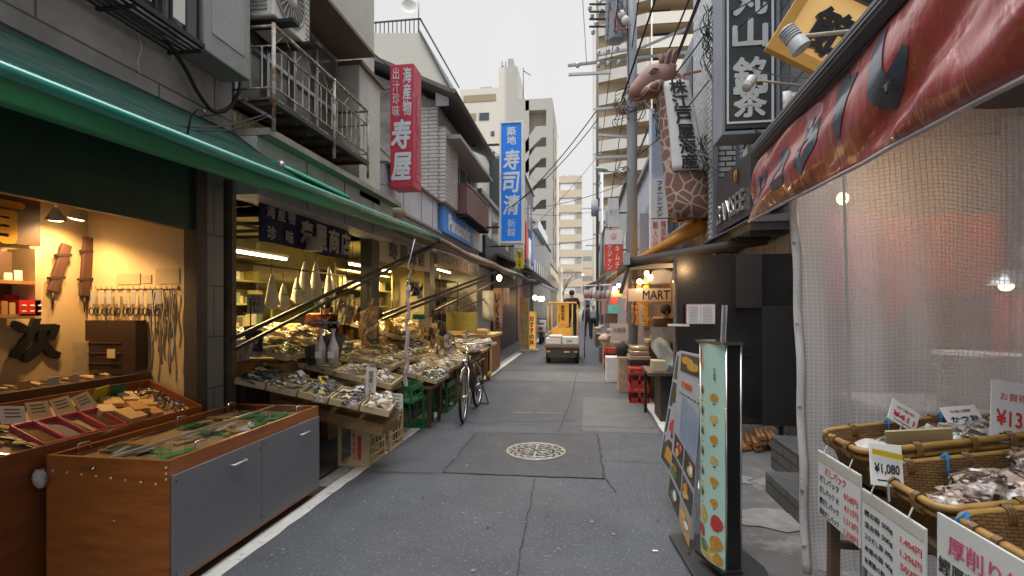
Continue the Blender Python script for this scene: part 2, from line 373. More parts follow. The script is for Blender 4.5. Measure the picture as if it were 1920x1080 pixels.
# window bay + grille
bay = B(-3.0, -2.75, 3.28, 3.8, 3.39, 6.5).build('window_bay', mat('grey_render', (.33,.35,.36), .8, var=.12, scale=4, bump=.5, bscale=120, dirt=(.24,.25,.25), dscale=2), b1, bev=.01)
B(-2.765, -2.745, 3.36, 3.72, 3.55, 6.2).build('recess_panel', mat('grey_render2', (.36,.38,.39), .8, var=.1, scale=4, bump=.5, bscale=120), bay, bev=.006)
wn = B(-3.02, -2.99, 1.5, 3.2, 3.5, 4.9).build('window', GLASS, b1)
fr = MB()
for y in (1.5, 2.05, 2.6, 3.2): fr.box(-2.99, -2.96, y-.025, y+.025, 3.5, 4.9)
fr.box(-2.99, -2.96, 1.5, 3.2, 3.46, 3.52); fr.build('window_frame', STEEL, wn)
gr = MB()
for i in range(15): gr.box(-2.745, -2.725, 1.5+i*.122, 1.5+i*.122+.016, 3.39, 4.9)
for z in (3.38, 4.0): gr.box(-2.75, -2.72, 1.48, 3.26, z, z+.035)
for x in (-2.98, -2.93, -2.88, -2.83, -2.78): gr.box(x-.007, x+.007, 1.48, 3.26, 3.365, 3.379)
for y in (1.5, 2.1, 2.7, 3.24): gr.box(-3, -2.73, y-.012, y+.012, 3.35, 3.365)
gr.build('window_grille', DARKSTEEL, b1)
sl = MB()
for i in range(5): sl.box(-2.735, -2.722, 1.9+i*.27, 2.0+i*.27, 3.45, 4.9)
sl.build('curtain_slats', WHITE, wn)
B(-3.0, -2.96, -2.4, 3.9, 2.93, 2.97).build('flashing', mat('black_flashing', (.03,.03,.033), .6), b1)
cp = MB()
for (y, z0, z1) in ((1.25, 2.95, 3.5), (2.07, 3.0, 3.26), (3.0, 3.1, 3.4)):
    cp.surf(lambda a, b, y=y, z0=z0, z1=z1: (-2.997, y+.014*math.sin(b*8+y)+(a-.5)*(.035 if y < 2 else .012), z0+(z1-z0)*b), 1, 8)
cp.build('crack_filler', mat('filler', (.5,.5,.5), .8), b1)
# drooping cables on the facade: one thing each
def cable(pts, r, label, group=None, m=None, sag=0, seg=14, name='cable'):
    P_ = [Vector(p) for p in pts]; out = []
    if len(P_) == 2:
        a, b = P_
        out = [a.lerp(b, i/seg)+Vector((0,0,-4*sag*(i/seg)*(1-i/seg))) for i in range(seg+1)]
    else:
        for i in range(len(P_)-1):
            p0 = P_[max(i-1, 0)]; p1 = P_[i]; p2 = P_[i+1]; p3 = P_[min(i+2, len(P_)-1)]
            for k in range(6):
                t = k/6; out.append(.5*((2*p1)+(p2-p0)*t+(2*p0-5*p1+4*p2-p3)*t*t+(3*p1-p0-3*p2+p3)*t**3))
        out.append(P_[-1])
    o = MB().tube(out, r, 5).build(name, m or CABLE)
    return tag(o, label, 'cable', group)
cable([at(300,60,x=-2.9), at(345,125,x=-2.92), at(372,175,x=-2.93), at(400,208,x=-2.93), at(432,200,x=-2.9), at(450,165,x=-2.86), at(452,140,x=-2.9)], .016, 'thick dark cable looping under the grey window bay')
cable([at(0,62,x=-2.92), at(110,105,x=-2.92), at(200,145,x=-2.92), at(275,185,x=-2.92), at(330,200,x=-2.92), at(370,218,x=-2.92), at(425,210,x=-2.92)], .006, 'thin cable running along the block wall above the green awning')
cable([at(0,95,x=-2.5), at(100,150,x=-2.45), at(180,195,x=-2.4), at(260,222,x=-2.45), at(340,236,x=-2.5), at(420,236,x=-2.6), at(500,214,x=-2.62)], .007, 'upper one of two cables lying over the green awning cloth')
cable([at(130,170,x=-2.4), at(230,212,x=-2.4), at(320,240,x=-2.5), at(430,243,x=-2.6), at(502,218,x=-2.62)], .006, 'lower one of two cables lying over the green awning cloth')

# ------------------------------------------------------------------ green awning
GREENC = mat('green_awning_cloth', (.006,.1,.05), .9, spec=.1, var=.2, scale=5, bump=.15, bscale=20)
GREENT = mat('weathered_green_cloth', (.008,.05,.036), 1, spec=.05, var=.4, scale=3, stretch=(14,1,14), dirt=(.055,.065,.065), dscale=2.5, dlo=.45, dhi=.62, bump=.3)
TEAL = mat('teal_pipe', (.02,.3,.24), .22, .0, var=.1, coat=.8)
aw = thing('awning', 'long green shop awning with a glossy teal front pipe over the knife shop', 'awning', (-2.1, 4, 2.4))
MB().surf(lambda a, b: (-2.12-.86*a, -1+4.9*b, 2.34+.0275*(-1+4.9*b)+(.58-.02*b)*a-.03*math.sin(a*3.14)), 8, 30).build('cloth', GREENT, aw, thick=.006)
MB().surf(lambda a, b: (-2.12-.62*a, 3.9+3.15*b, 2.335+.0275*(3.9+3.15*b)+.26*a), 6, 20).build('cloth', GREENC, aw, thick=.006)
MB().surf(lambda a, b: (-2.1+.012*math.sin(b*23+a), -1+8.0*b, 2.32+.0275*(-1+8*b)-a*(.16-.09*b)), 5, 60).build('valance', mat('green_valance', (.003,.17,.06), .5, var=.12, scale=2, coat=.2), aw, thick=.004)
MB().tube([(-2.1, -1+8.05*i/10, 2.325+.0275*(-1+8.05*i/10)) for i in range(11)], .034, 14).build('front_pipe', TEAL, aw)
ar = MB(); ar.bar(at(432,637,x=-2.95), at(826,452,x=-2.1), .026, .034); ar.bar(at(440,655,x=-2.9), at(815,462,x=-2.12), .024, .028)
ar.build('support_arm', mat('arm_dark', (.035,.04,.045), .45, .3, var=.3, dirt=(.012,.1,.06), dscale=3, dlo=.55, dhi=.7), aw)
hk = MB().tube([(-2.3,2.62,2.52),(-2.28,2.62,2.62),(-2.24,2.62,2.66),(-2.19,2.62,2.65),(-2.18,2.62,2.62)], .006, 6); hk.build('hook', mat('arm_dark', (.035,.04,.045), .45, .3, var=.3, dirt=(.012,.1,.06), dscale=3, dlo=.55, dhi=.7), aw)
# hand rolled spare section
ga = thing('folded_awning', 'short rolled green awning end above the fish stall', 'awning', (-2.62, 4.6, 2.75))
MB().surf(lambda a, b: (-2.6-.25*a, 3.98+1.3*b, 2.72+.12*a+.03*math.sin(a*12)), 10, 6).build('rolled_cloth', mat('bright_green_cloth', (.01,.33,.2), .5, var=.15, coat=.2), ga, thick=.02)
MB().lathe([(.001,0),(.035,0),(.035,.03),(.001,.03)], (-2.6,4.0,2.74), 10, Matrix.Rotation(R(90), 4, 'X')).build('end_cap', STEEL, ga)

# ------------------------------------------------------------------ LEFT 2: building with rusty balcony
b2 = thing('shop_building', 'pale rendered building with a rusty balcony above the fish stall', 'building', (-3.1, 5.4, 0))
REND = mat('pale_render', (.52,.52,.5), .8, var=.12, scale=2, bump=.2, dirt=(.36,.35,.32), dscale=1.5, dlo=.5, dhi=.8)
BEI = mat('stained_beige_render', (.32,.27,.2), .85, var=.25, scale=4, bump=.3, dirt=(.1,.075,.05), dscale=3, dlo=.5, dhi=.72)
B(-3.6, -3.1, 3.9, 7.08, 2.5, 6.8).build('wall', REND, b2)
B(-3.12, -3.06, 3.92, 6.0, 3.02, 3.34).build('wall_band', BEI, b2)
B(-3.1, -2.62, 3.9, 5.95, 4.7, 6.6).build('upper_balcony', REND, b2)
B(-3.1, -2.6, 3.9, 5.97, 4.66, 4.7).build('drip_edge', mat('brown_edge', (.16,.12,.09), .7), b2)
B(-3.1, -2.78, 5.9, 6.55, 2.9, 4.55).build('duct_box', REND, b2, bev=.01)
B(-3.14, -2.74, 5.88, 6.62, 4.55, 4.6).build('duct_cap', mat('brown_edge', (0,0,0)), b2)
wn = B(-3.1, -3.07, 4.0, 5.85, 3.34, 4.6).build('sliding_window', mat('dusty_glass', (.13,.13,.13), .2, var=.2, scale=2), b2)
fr = MB()
for y in (4.0, 4.45, 4.9, 5.35, 5.8): fr.box(-3.07, -3.03, y-.02, y+.02, 3.34, 4.6)
for z in (3.34, 3.9, 4.56): fr.box(-3.068, -3.035, 4.0, 5.85, z, z+.04)
fr.build('window_frame', STEEL, wn)
# fascia below
B(-3.1, -2.78, 3.92, 7.0, 2.48, 2.98).build('fascia_box', mat('grey_metal_panel', (.46,.48,.5), .5, var=.06, scale=2, dirt=(.28,.29,.3), dscale=2), b2)
fj = MB()
for y in (4.7, 5.5, 6.3): fj.box(-2.779, -2.775, y, y+.01, 2.5, 2.98)
fj.build('panel_joint', DARKSTEEL, b2)
B(-3.1, -2.66, 3.92, 7.06, 2.985, 3.045).build('cornice', mat('weathered_cornice', (.3,.28,.25), .8, var=.3, scale=6, bump=.4), b2)
tl = MB()
for i in range(6): tl.tube([(-3.04, 3.98+i*.06, 3.06),(-3.04, 3.98+i*.06, 3.22)], .028, 8)
tl.build('clay_pipes', mat('clay_cream', (.5,.44,.3), .7), b2)
# balcony
bl = thing('balcony', 'rusty iron balcony with thin vertical bars hanging on the pale building', 'balcony', (-2.85, 4.9, 3.3))
fl = MB(); fl.box(-3.1, -2.64, 3.95, 5.84, 3.3, 3.32)
fl.build('floor', mat('rusted_deck', (.12,.09,.07), .8, var=.4, scale=7, dirt=(.4,.4,.38), dscale=6, dlo=.56, dhi=.6), bl)
rb = MB()
for i in range(7): rb.box(-3.08, -2.66, 3.97+i*.3, 4.0+i*.3, 3.262, 3.298)
rb.box(-2.68, -2.63, 3.95, 5.84, 3.26, 3.3); rb.box(-3.1, -3.06, 3.95, 5.84, 3.26, 3.3); rb.build('floor_frame', mat('rusty_dark', (.06,.05,.045), .8, var=.4, scale=9), bl)
rl = MB()
for z, r in ((3.93, .016), (3.76, .01), (3.4, .01)):
    rl.tube([(-3.08, 3.95, z),(-2.64, 3.95, z),(-2.64, 5.84, z),(-3.08, 5.84, z)], r, 6)
rl.build('railing', mat('rusty_rail', (.25,.18,.12), .7, var=.4, scale=9, dirt=(.45,.44,.4), dscale=11, dlo=.5, dhi=.6), bl)
brs = MB()
for i in range(1, 17): y = 3.95+i*1.89/17; brs.tube([(-2.64, y, 3.4),(-2.64, y, 3.76)], .0065, 5)
for i in range(1, 4): x = -3.08+i*.11; brs.tube([(x, 3.95, 3.4),(x, 3.95, 3.76)], .0065, 5); brs.tube([(x, 5.84, 3.4),(x, 5.84, 3.76)], .0065, 5)
for i in range(6):
    y = 3.95+i*.315; brs.tube([(-2.64, y, 3.76),(-2.64, y+.157, 3.93),(-2.64, y+.315, 3.76)], .004, 4)
brs.build('railing_bars', RUST, bl)
for (x, y, zb) in ((-2.64, 3.95, 3.02), (-2.64, 5.0, 3.1), (-2.64, 5.84, 3.1)): MB().tube([(x,y,zb),(x,y,3.95)], .017, 8).build('post', RUST, bl)
MB().bar((-3.08,3.97,2.98+.4), (-2.66,3.97,3.14), .025).build('brace', STEEL, bl)
ac = thing('air_conditioner', 'white outdoor air conditioner unit perched on the rusty balcony rail', 'air conditioner', (-2.82, 4.25, 4.02))
B(-3.0, -2.66, 3.98, 4.56, 4.04, 4.62).build('casing', WHITE, ac, bev=.015)
MR = Matrix.Rotation(R(90), 4, 'Y')
MB().lathe([(.225,0),(.235,.012),(.25,.012),(.255,0)], (-2.66,4.22,4.34), 28, MR).build('fan_ring', mat('ac_grey', (.35,.36,.36), .6), ac)
MB().lathe([(.001,.004),(.225,.004)], (-2.66,4.22,4.34), 28, MR).build('fan_opening', mat('fan_dark', (.1,.1,.1), .6), ac)
fg = MB().lathe([(.001,.022),(.08,.022),(.085,.01)], (-2.66,4.22,4.34), 20, MR)
for k in range(24):
    a = k*math.pi/12; fg.bar((-2.646, 4.22+.08*math.cos(a), 4.34+.08*math.sin(a)), (-2.646, 4.22+.23*math.cos(a), 4.34+.23*math.sin(a)), .004)
fg.build('fan_guard', WHITE, ac)
lv = MB()
for k in range(14): lv.box(-2.97, -2.72, 3.972, 3.984, 4.1+k*.035, 4.118+k*.035)
for k in range(10): lv.box(-2.662, -2.654, 4.48, 4.55, 4.1+k*.05, 4.11+k*.05)
lv.build('side_louvres', mat('ac_grey', (0,0,0)), ac)
br = MB(); br.box(-3.1, -2.5, 4.02, 4.12, 4.0, 4.03); br.box(-3.1, -2.5, 4.4, 4.5, 4.0, 4.03); br.build('bracket', DARKSTEEL, ac)

# ------------------------------------------------------------------ LEFT 3: low panel-fronted shop, LEFT 4: tiled house
b3 = thing('shop_building', 'low shop front clad in pale blue grey metal panels beside the red sign', 'building', (-3, 8.5, 0))
PANEL = mat('pale_blue_panel', (.46,.5,.56), .45, var=.06, scale=1.5, dirt=(.36,.38,.42), dscale=2, dlo=.5, dhi=.8)
B(-6, -2.95, 7.1, 9.88, 3.08, 3.66).build('upper_panels', PANEL, b3)
B(-6, -2.98, 7.1, 9.88, 2.62, 3.02).build('lower_panels', PANEL, b3)
fj = MB()
for y in (7.9, 8.8, 9.5): fj.box(-2.949, -2.945, y, y+.012, 3.08, 3.66); fj.box(-2.979, -2.975, y, y+.012, 2.62, 3.02)
fj.build('panel_joint', DARKSTEEL, b3)
B(-6, -2.9, 7.1, 9.88, 3.66, 3.7).build('capping', mat('brown_edge', (0,0,0)), b3)
B(-6, -2.88, 7.1, 9.9, 3.02, 3.06).build('drip_edge', mat('weathered_cornice', (0,0,0)), b3)
MB().ell((-2.86, 7.35, 2.98), (.14,.14,.1), 10, 6, noise=.1).build('cloth_bundle', mat('beige_cloth', (.45,.4,.3), .9, bump=.4), b3)
GB = brick('grey_block_wall', (.2,.2,.2), (.23,.225,.22), (.17,.17,.17), 1.1, .28, .01, .9, .2, .5, .35)
TILE = brick('long_grey_tile', (.36,.36,.35), (.41,.41,.4), (.12,.12,.12), .5, .075, .009, .6, .6, .5, .14)
b4 = thing('tiled_house', 'two storey grey tiled house with slanted eaves and a brown metal balcony', 'house', (-3.1, 11.8, 0))
MB().prism([(-8,9.9,2.72),(-3.02,9.9,2.72),(-3.02,9.9,5.75),(-5.6,9.9,7.0),(-8,9.9,5.9)], (0,4.0,0)).build('wall', GB, b4)
B(-3.03, -2.99, 9.88, 13.9, 2.4, 5.6).build('street_wall', mat('beige_grey_wall', (.27,.25,.23), .8, var=.1), b4)
B(-3.02, -2.78, 9.86, 10.85, 3.66, 5.2).build('tiled_bay', TILE, b4)
B(-3.3, -2.95, 9.84, 9.92, 2.9, 5.6).build('tiled_pier', TILE, b4)
MB().prism([(-2.55,9.5,5.72),(-2.55,9.5,5.8),(-5.7,9.5,7.3),(-5.7,9.5,7.2)], (0,4.5,0)).build('roof', mat('slate_roof', (.09,.09,.095), .7, var=.2, scale=8), b4)
MB().tube([(-2.52,9.5,5.76),(-2.52,14.0,5.76)], .05, 8).build('gutter', mat('gutter_brown', (.12,.1,.085), .6), b4)
B(-3.0, -2.5, 9.95, 13.6, 4.98, 5.06).build('eave_shelf', mat('grey_soffit', (.25,.26,.27), .7), b4)
MB().prism([(-2.99,9.87,5.62),(-2.72,9.87,5.62),(-2.72,9.87,5.78),(-2.99,9.87,5.9)], (0,-.03,0)).build('gable_flashing', PANEL, b4)
for y in (11.0, 11.7, 12.4, 13.0):
    f = B(-2.99, -2.965, y, y+.55, 4.3, 4.9).build('window', GLASS, b4); B(-2.975, -2.95, y-.04, y, 4.25, 4.95).build('window_frame', STEEL, f)
bc = MB(); n = 26
for i in range(n): bc.box(-2.61, -2.59, 10.95+i*.1, 11.035+i*.1, 3.66, 4.22)
bc.box(-2.62, -2.58, 10.92, 13.56, 4.28, 4.32); bc.box(-2.62, -2.58, 10.92, 13.56, 3.62, 3.66); bc.box(-3.0, -2.6, 10.92, 10.95, 3.62, 4.3)
for i in range(8): bc.box(-2.61,-2.59,10.95+i*.36,10.98+i*.36,4.2,4.3)
bc.build('balcony_panel', mat('brown_metal', (.17,.09,.075), .5, var=.1), b4)
bf = MB(); bf.box(-3.0, -2.62, 10.95, 13.55, 3.66, 3.69)
for i in range(9): bf.box(-3.0, -2.6, 10.95+i*.32, 11.0+i*.32, 3.56, 3.62)
bf.build('balcony_floor', DARKSTEEL, b4)
# far gabled building with roof railing
b5 = thing('gabled_building', 'cream building with a sloping roofline and a railed roof terrace behind the tiled house', 'building', (-8, 18, 0))
def pz(py, y, px): return at(px, py, y=y).z
p = [at(600,62,y=18), at(788,62,y=18), at(845,170,y=18), at(880,240,y=18)]
poly = [(p[0].x,18,0),(p[3].x,18,0),(p[3].x,18,p[3].z),(p[2].x,18,p[2].z),(p[1].x,18,p[1].z),(p[0].x,18,p[0].z)]
MB().prism(poly, (0,8,0)).build('wall', mat('cream_far_wall', (.5,.49,.44), .8, var=.06, scale=.5), b5)
MB().prism([(p[1].x,17.9,p[1].z+.1),(p[3].x+.05,17.9,p[3].z+.1),(p[3].x+.05,17.9,p[3].z-.1),(p[1].x,17.9,p[1].z-.1)], (0,8,0)).build('roof', mat('dark_roof_edge', (.08,.08,.085), .7), b5)
rr_ = MB(); zt = p[1].z
for i in range(22): x = p[0].x+.4+(p[1].x-p[0].x-.5)*i/21; rr_.box(x-.015, x+.015, 18.05, 18.08, zt, zt+.55)
rr_.box(p[0].x, p[1].x, 18.04, 18.09, zt+.55, zt+.6); rr_.box(p[1].x-.05, p[1].x, 18.04, 24, zt+.55, zt+.6); rr_.build('roof_railing', DARKSTEEL, b5)
sdn = thing('satellite_dish', 'white satellite dish on a mast above the railed roof terrace', 'antenna', (p[1].x-.4, 18.4, zt))
an = MB(); bx_, bz_ = p[1].x-.2, zt
an.tube([(bx_,18.4,bz_),(bx_,18.4,bz_+2.6)], .03, 6); an.bar((bx_-.25,18.4,bz_+1.9),(bx_+.25,18.4,bz_+1.9),.03); an.bar((bx_-.2,18.4,bz_+2.2),(bx_+.2,18.4,bz_+2.2),.03); an.build('mast', STEEL, sdn)
MB().lathe([(.001,.0),(.12,.03),(.24,.1),(.3,.17)], (bx_-.35,18.3,bz_+1.1), 16, Matrix.Rotation(R(75), 4, 'X') @ Matrix.Rotation(R(20), 4, 'Y')).build('dish', WHITE, sdn)

# LEFT 6.. : farther street fronts
def front(name, label, x, y0, y1, h, m, floors=2, win=True, depth=6, wm=None, side=-1):
    t = thing(name, label, 'building', (x, (y0+y1)/2, 0))
    B(x, x+side*depth, y0, y1, 0, h).build('wall', m, t)
    if win:
        for k in range(floors):
            z0 = 3.2+k*2.7
            if z0+1.3 > h: break
            n_ = max(1, int((y1-y0)/1.6))
            for i in range(n_):
                yy = y0+(y1-y0)*(i+.2)/n_; f = B(x, x-side*.02, yy, yy+(y1-y0)/n_*.6, z0, z0+1.3).build('window', wm or GLASS, t)
                B(x, x-side*.06, yy-.05, yy+(y1-y0)/n_*.6+.05, z0-.07, z0).build('sill', STEEL, f)
    B(x+side*depth, x-side*.12, y0, y1, h, h+.12).build('coping', mat('grey_soffit', (0,0,0)), t)
    return t
b6 = front('shop_building', 'narrow pale building with a black lower fascia left of the blue sign', -3.0, 13.95, 19.5, 4.8, mat('pale_grey_wall', (.42,.43,.44), .7, var=.1), 1)
B(-3.0, -2.8, 14.1, 19.2, 2.7, 3.6).build('black_fascia', mat('black_panel_far', (.02,.022,.026), .4), b6)
b7 = front('shop_building', 'slim dark building with coloured sign strips right of the blue sign', -3.0, 22, 30, 8.2, mat('charcoal_wall', (.05,.055,.065), .5, var=.15), 2)
for i, c in enumerate(((.5,.5,.5), (.35,.04,.04), (.5,.5,.48), (.08,.15,.35))):
    B(-2.98, -2.85, 23+i*1.6, 24.1+i*1.6, 3.3+(i % 2)*.6, 5.2+(i % 2)*.6).build('sign_strip', mat('sign_strip%d' % i, c, .5), b7)
B(-3.0,-2.75,22.3,22.45,2.6,7.6).build('drain_pipe', STEEL, b7)
b6b = front('shop_building', 'grey two storey building between the black fascia and the slim dark building', -3.0, 19.5, 22, 5.2, mat('mid_grey_wall', (.3,.31,.32), .7, var=.1), 1)
b8 = front('shop_building', 'dark glazed three storey building farther down the left side', -3.0, 30, 46, 6.6, mat('dark_glazed', (.08,.09,.105), .25, var=.2), 2)
B(-3.0, -2.7, 30, 38, 6.3, 6.9).build('roof_box', mat('dome_panel', (.42,.45,.5), .4), b8)
b9 = front('shop_building', 'small cream building at the far end of the left side', -3.0, 46, 60, 5.5, mat('cream_small', (.4,.36,.28), .8), 1)

# ------------------------------------------------------------------ distant towers
def z66(py): return 1.5+(577-py)/933*66
wt = thing('apartment_tower', 'tall white apartment building with zigzag stair openings at the end of the street', 'building', (-10, 66, 0))
WT = mat('white_tower', (.44,.425,.39), .8, var=.05, scale=.2, dirt=(.4,.39,.36), dscale=.3, dlo=.5, dhi=.9)
X66 = lambda px: aty(px, 66)
poly = [(X66(863),66,0),(X66(985),66,0),(X66(985),66,z66(182)),(X66(970),66,z66(182)),(X66(970),66,z66(120)),(X66(935),66,z66(120)),(X66(935),66,z66(158)),(X66(863),66,z66(158))]
MB().prism(poly, (0,16,0)).build('wall', WT, wt)
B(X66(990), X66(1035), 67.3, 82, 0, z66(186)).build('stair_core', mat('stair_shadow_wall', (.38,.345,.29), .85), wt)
B(X66(1024), X66(1035.5), 66, 67.3, 0, z66(186)).build('corner_pier', WT, wt)
B(X66(985), X66(992), 66, 67.3, 0, z66(186)).build('inner_pier', WT, wt)
B(X66(985), X66(1024), 66, 67.3, z66(205), z66(186)).build('stair_parapet', WT, wt)
MB().box(X66(985), X66(1035.5), 66, 82, z66(186)+.01, z66(184)).build('coping', WT, wt)
pp = MB(); per = (39.0)/933*66; xL, xM, xR = X66(985), X66(1013), X66(1024)
for k in range(11):
    zt_ = z66(213)-k*per-.35   # top of opening at right
    # parapet panel under each opening: slanted upper edge rising to the right
    pp.prism([(xL,66,zt_-3.25),(xM-.6,66,zt_-1.25),(xR,66,zt_-1.25),(xR,66,zt_-per+.0),(xM+.2,66,zt_-per+.0),(xL,66,zt_-per-2.1)], (0,.25,0))
pp.build('stair_parapet', WT, wt)
for (a, b_, c, d) in ((898,240,917,205),):
    pass
def wtwin(px0, py0, px1, py1, m=GLASS):
    f = B(X66(px0), X66(px1), 65.93, 66.1, z66(py1), z66(py0)).build('window', m, wt); return f
wtwin(899,205,917,219); wtwin(921,241,927,250); wtwin(890,244,898,254); wtwin(922,280,928,290); wtwin(893,283,900,292)
wtwin(870,170,930,183, mat('recess_brown', (.22,.18,.12), .8)); wtwin(875,205,893,218, mat('recess_brown', (0,0,0)))
for k in range(6): wtwin(890, 320+k*39, 899, 331+k*39); wtwin(918, 320+k*39, 926, 331+k*39)
for z in range(8): pass
sw = MB()
for k in range(9):
    z = z66(235)-k*per
    for y in (69, 74): sw.box(-4.2, X66(1035)+.06, y, y+1.2, z-.9, z+.6)
sw.build('side_windows', GLASS, wt)
rt = MB(); rt.box(X66(895), X66(916), 68, 70, z66(158), z66(143)); rt.box(X66(950), X66(960), 67, 69, z66(120), z66(98)); rt.build('rooftop_unit', mat('unit_grey', (.35,.35,.33), .7), wt)
ra = MB()
for (px, py0, py1) in ((937,120,95),(944,120,96),(880,158,148)): ra.tube([(X66(px),68,z66(py0)),(X66(px),68,z66(py1))], .06, 5)
ra.bar((X66(932),68,z66(108)),(X66(941),68,z66(104)),.08); ra.bar((X66(978),68,z66(116)),(X66(992),68,z66(126)),.08); ra.tube([(X66(978),68,z66(182)),(X66(978),68,z66(110))],.05,5)
ra.build('antenna', DARKSTEEL, wt)

ft = thing('office_tower', 'slender beige office building with banded windows closing the street', 'building', (-3, 110, 0))
Z110 = lambda py: 1.5+(577-py)/933*110
xa, xb, xc = aty(1048,110), aty(1080,110), aty(1091,110)
BT = mat('beige_far', (.42,.37,.3), .8, var=.04, scale=.2)
B(xa, xc, 110.4, 125, 0, Z110(332)-.5).build('wall', mat('tower_core', (.45,.43,.4), .7), ft)
per = 27.7/933*110
for k in range(9):
    z1 = Z110(344)-k*per
    if k: B(xa, xc+.02, 110, 125.1, z1+.0, z1+per*.53).build('spandrel_band', BT, ft)
    else: B(xa, xc+.02, 110, 125.1, z1, Z110(331)).build('spandrel_band', BT, ft)
    f = B(xa+.3, xb, 110.2, 110.45, z1-per*.47, z1).build('window_band', mat('blind_glass', (.55,.58,.6), .3, var=.15, scale=.5), ft)
    B(xb+.15, xc-.05, 110.15, 110.45, z1-per*.47, z1).build('corner_window', mat('green_grey_glass', (.25,.27,.25), .25), ft)
    B(xb, xb+.15, 110.05, 110.5, z1-per*.47, z1).build('mullion', STEEL, ft)
rt = MB()
for px in (1057, 1069): rt.box(aty(px-1.5,112), aty(px+2,112), 112, 113, Z110(331), Z110(324)); 
rt.build('rooftop_vents', mat('unit_grey', (0,0,0)), ft)
for i, (px0, px1, py, yy, c) in enumerate(((1091,1112,470,140,(.4,.36,.3)), (1089,1120,505,125,(.45,.36,.27)), (1112,1125,455,160,(.36,.37,.38)), (1036,1052,500,100,(.42,.38,.33)))):
    t = thing('far_building', ['hazy brown block behind the wires right of the office tower','low tan building at the foot of the wires','pale hazy block just left of the beige balcony tower','low tan building left of the office tower'][i], 'building', (aty(px0,yy), yy, 0))
    x0_, x1_ = aty(px0,yy), aty(px1,yy); h_ = 1.5+(577-py)/933*yy
    B(x0_, x1_, yy, yy+8, 0, h_).build('wall', mat('far_wall%d' % i, c, .8), t)
    for k in range(int(h_/3.2)):
        f = B(x0_+.4, x1_-.4, yy-.05, yy+.1, 1.8+k*3.2, 3.0+k*3.2).build('window_band', mat('far_glass', (.2,.22,.24), .3), t)
# bare street tree in front of far tower
tr = thing('bare_tree', 'bare leafless street tree in front of the far office tower', 'tree', (aty(1056,85), 85, 0))
tk = MB(); tw = MB(); rr = random.Random(11); x0_ = aty(1056,85)
tk.tube([(x0_,85,0),(x0_+.1,85,2.5),(x0_-.1,85,4.2)], [.16,.12,.08], 6)
def branch(p, d, L_, r, dep):
    q = p+d*L_; (tk if dep < 2 else tw).tube([p, p.lerp(q,.5)+Vector((rr.uniform(-.1,.1),0,rr.uniform(0,.1)))*L_*.3, q], [r, r*.8, r*.6], 4, False)
    if dep < 4:
        for _ in range(3): branch(q, (d+Vector((rr.uniform(-.8,.8), rr.uniform(-.8,.8), rr.uniform(-.1,.6)))).normalized(), L_*.72, r*.6, dep+1)
for _ in range(6): branch(Vector((x0_,85,3.2+rr.random()*1.2)), Vector((rr.uniform(-.8,.8),rr.uniform(-.8,.8),1)).normalized(), 1.6, .07, 0)
tk.build('trunk', mat('bark', (.16,.13,.1), .9), tr); tw.build('twigs', mat('twig', (.25,.21,.16), .9), tr)

# beige balcony tower on the right
bt = thing('apartment_tower', 'tall cream apartment tower with brown shadowed balconies behind the utility pole', 'building', (6, 60, 0))
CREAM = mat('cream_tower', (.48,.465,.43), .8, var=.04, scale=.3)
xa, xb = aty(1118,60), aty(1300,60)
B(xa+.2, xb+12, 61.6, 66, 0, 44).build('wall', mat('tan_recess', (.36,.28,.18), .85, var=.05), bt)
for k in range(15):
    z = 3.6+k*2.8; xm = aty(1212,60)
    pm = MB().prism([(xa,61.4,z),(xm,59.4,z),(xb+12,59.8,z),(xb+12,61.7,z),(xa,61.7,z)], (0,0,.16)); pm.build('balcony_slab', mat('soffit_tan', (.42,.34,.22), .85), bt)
    pr = MB(); pr.prism([(xa,61.36,z),(xm,59.36,z),(xm,59.52,z),(xa,61.52,z)], (0,0,1.32)); pr.prism([(xm,59.36,z),(xb+12,59.76,z),(xb+12,59.92,z),(xm,59.52,z)], (0,0,1.32)); pr.build('balcony_parapet', CREAM, bt)
for k in range(14):
    f = B(xm+1, xm+3, 61.55, 61.62, 5.1+k*2.8, 6.4+k*2.8).build('window', GLASS, bt)
B(xa-.3, xa+.25, 61.3, 66, 0, 44).build('edge_wall', CREAM, bt)
dp = MB().tube([(xm+.5,59.3,0),(xm+.5,59.3,44)], .08, 6).build('drain_pipe', CREAM, bt)
# unseen tall block, added off to the right to keep the lane in shade
ob = thing('shade_block', 'tall grey block added unseen beyond the right-hand shops to shade the lane', 'building', (14, 2, 0))
B(12, 22, -25, 15, 0, 30).build('wall', CONC, ob)
for k in range(9): B(11.95, 12.05, -24, 14, 2+k*3.2, 3.6+k*3.2).build('window_band', GLASS, ob)
# ------------------------------------------------------------------ signs on the left side
REDS = mat('red_sign_paint', (.5,.04,.08), .45, var=.12, scale=3, dirt=(.5,.2,.22), dscale=9, dlo=.6, dhi=.7)
SIGNW = mat('sign_white_paint', (.62,.68,.75), .5, var=.08, scale=6)
BLUES = mat('blue_sign_face', (.004,.15,.6), .3, var=.12, scale=1.2, emit=(.004,.16,.65), estr=.2)
rs = thing('hanging_sign', 'weathered red vertical sign with white brush lettering hung out over the awning', 'sign', (-2.7, 7.2, 3.3))
B(-2.9, -2.53, 7.2, 7.56, 3.32, 5.18).build('sign_box', REDS, rs, bev=.008)
rx = -2.715
text('海産物', (rx+.085, 7.198, 4.76), X, Z, .13, .72, SIGNW, rs, vertical=True, bold=.018, rough=.005)
text('出汁珍味', (rx-.09, 7.198, 4.76), X, Z, .115, .74, SIGNW, rs, vertical=True, bold=.012, rough=.005)
text('寿', (rx-.01, 7.198, 4.12), X, Z, .3, .42, SIGNW, rs, bold=.03, rough=.006, shear=.12)
text('屋', (rx-.01, 7.198, 3.63), X, Z, .3, .4, SIGNW, rs, bold=.03, rough=.006, shear=.12)
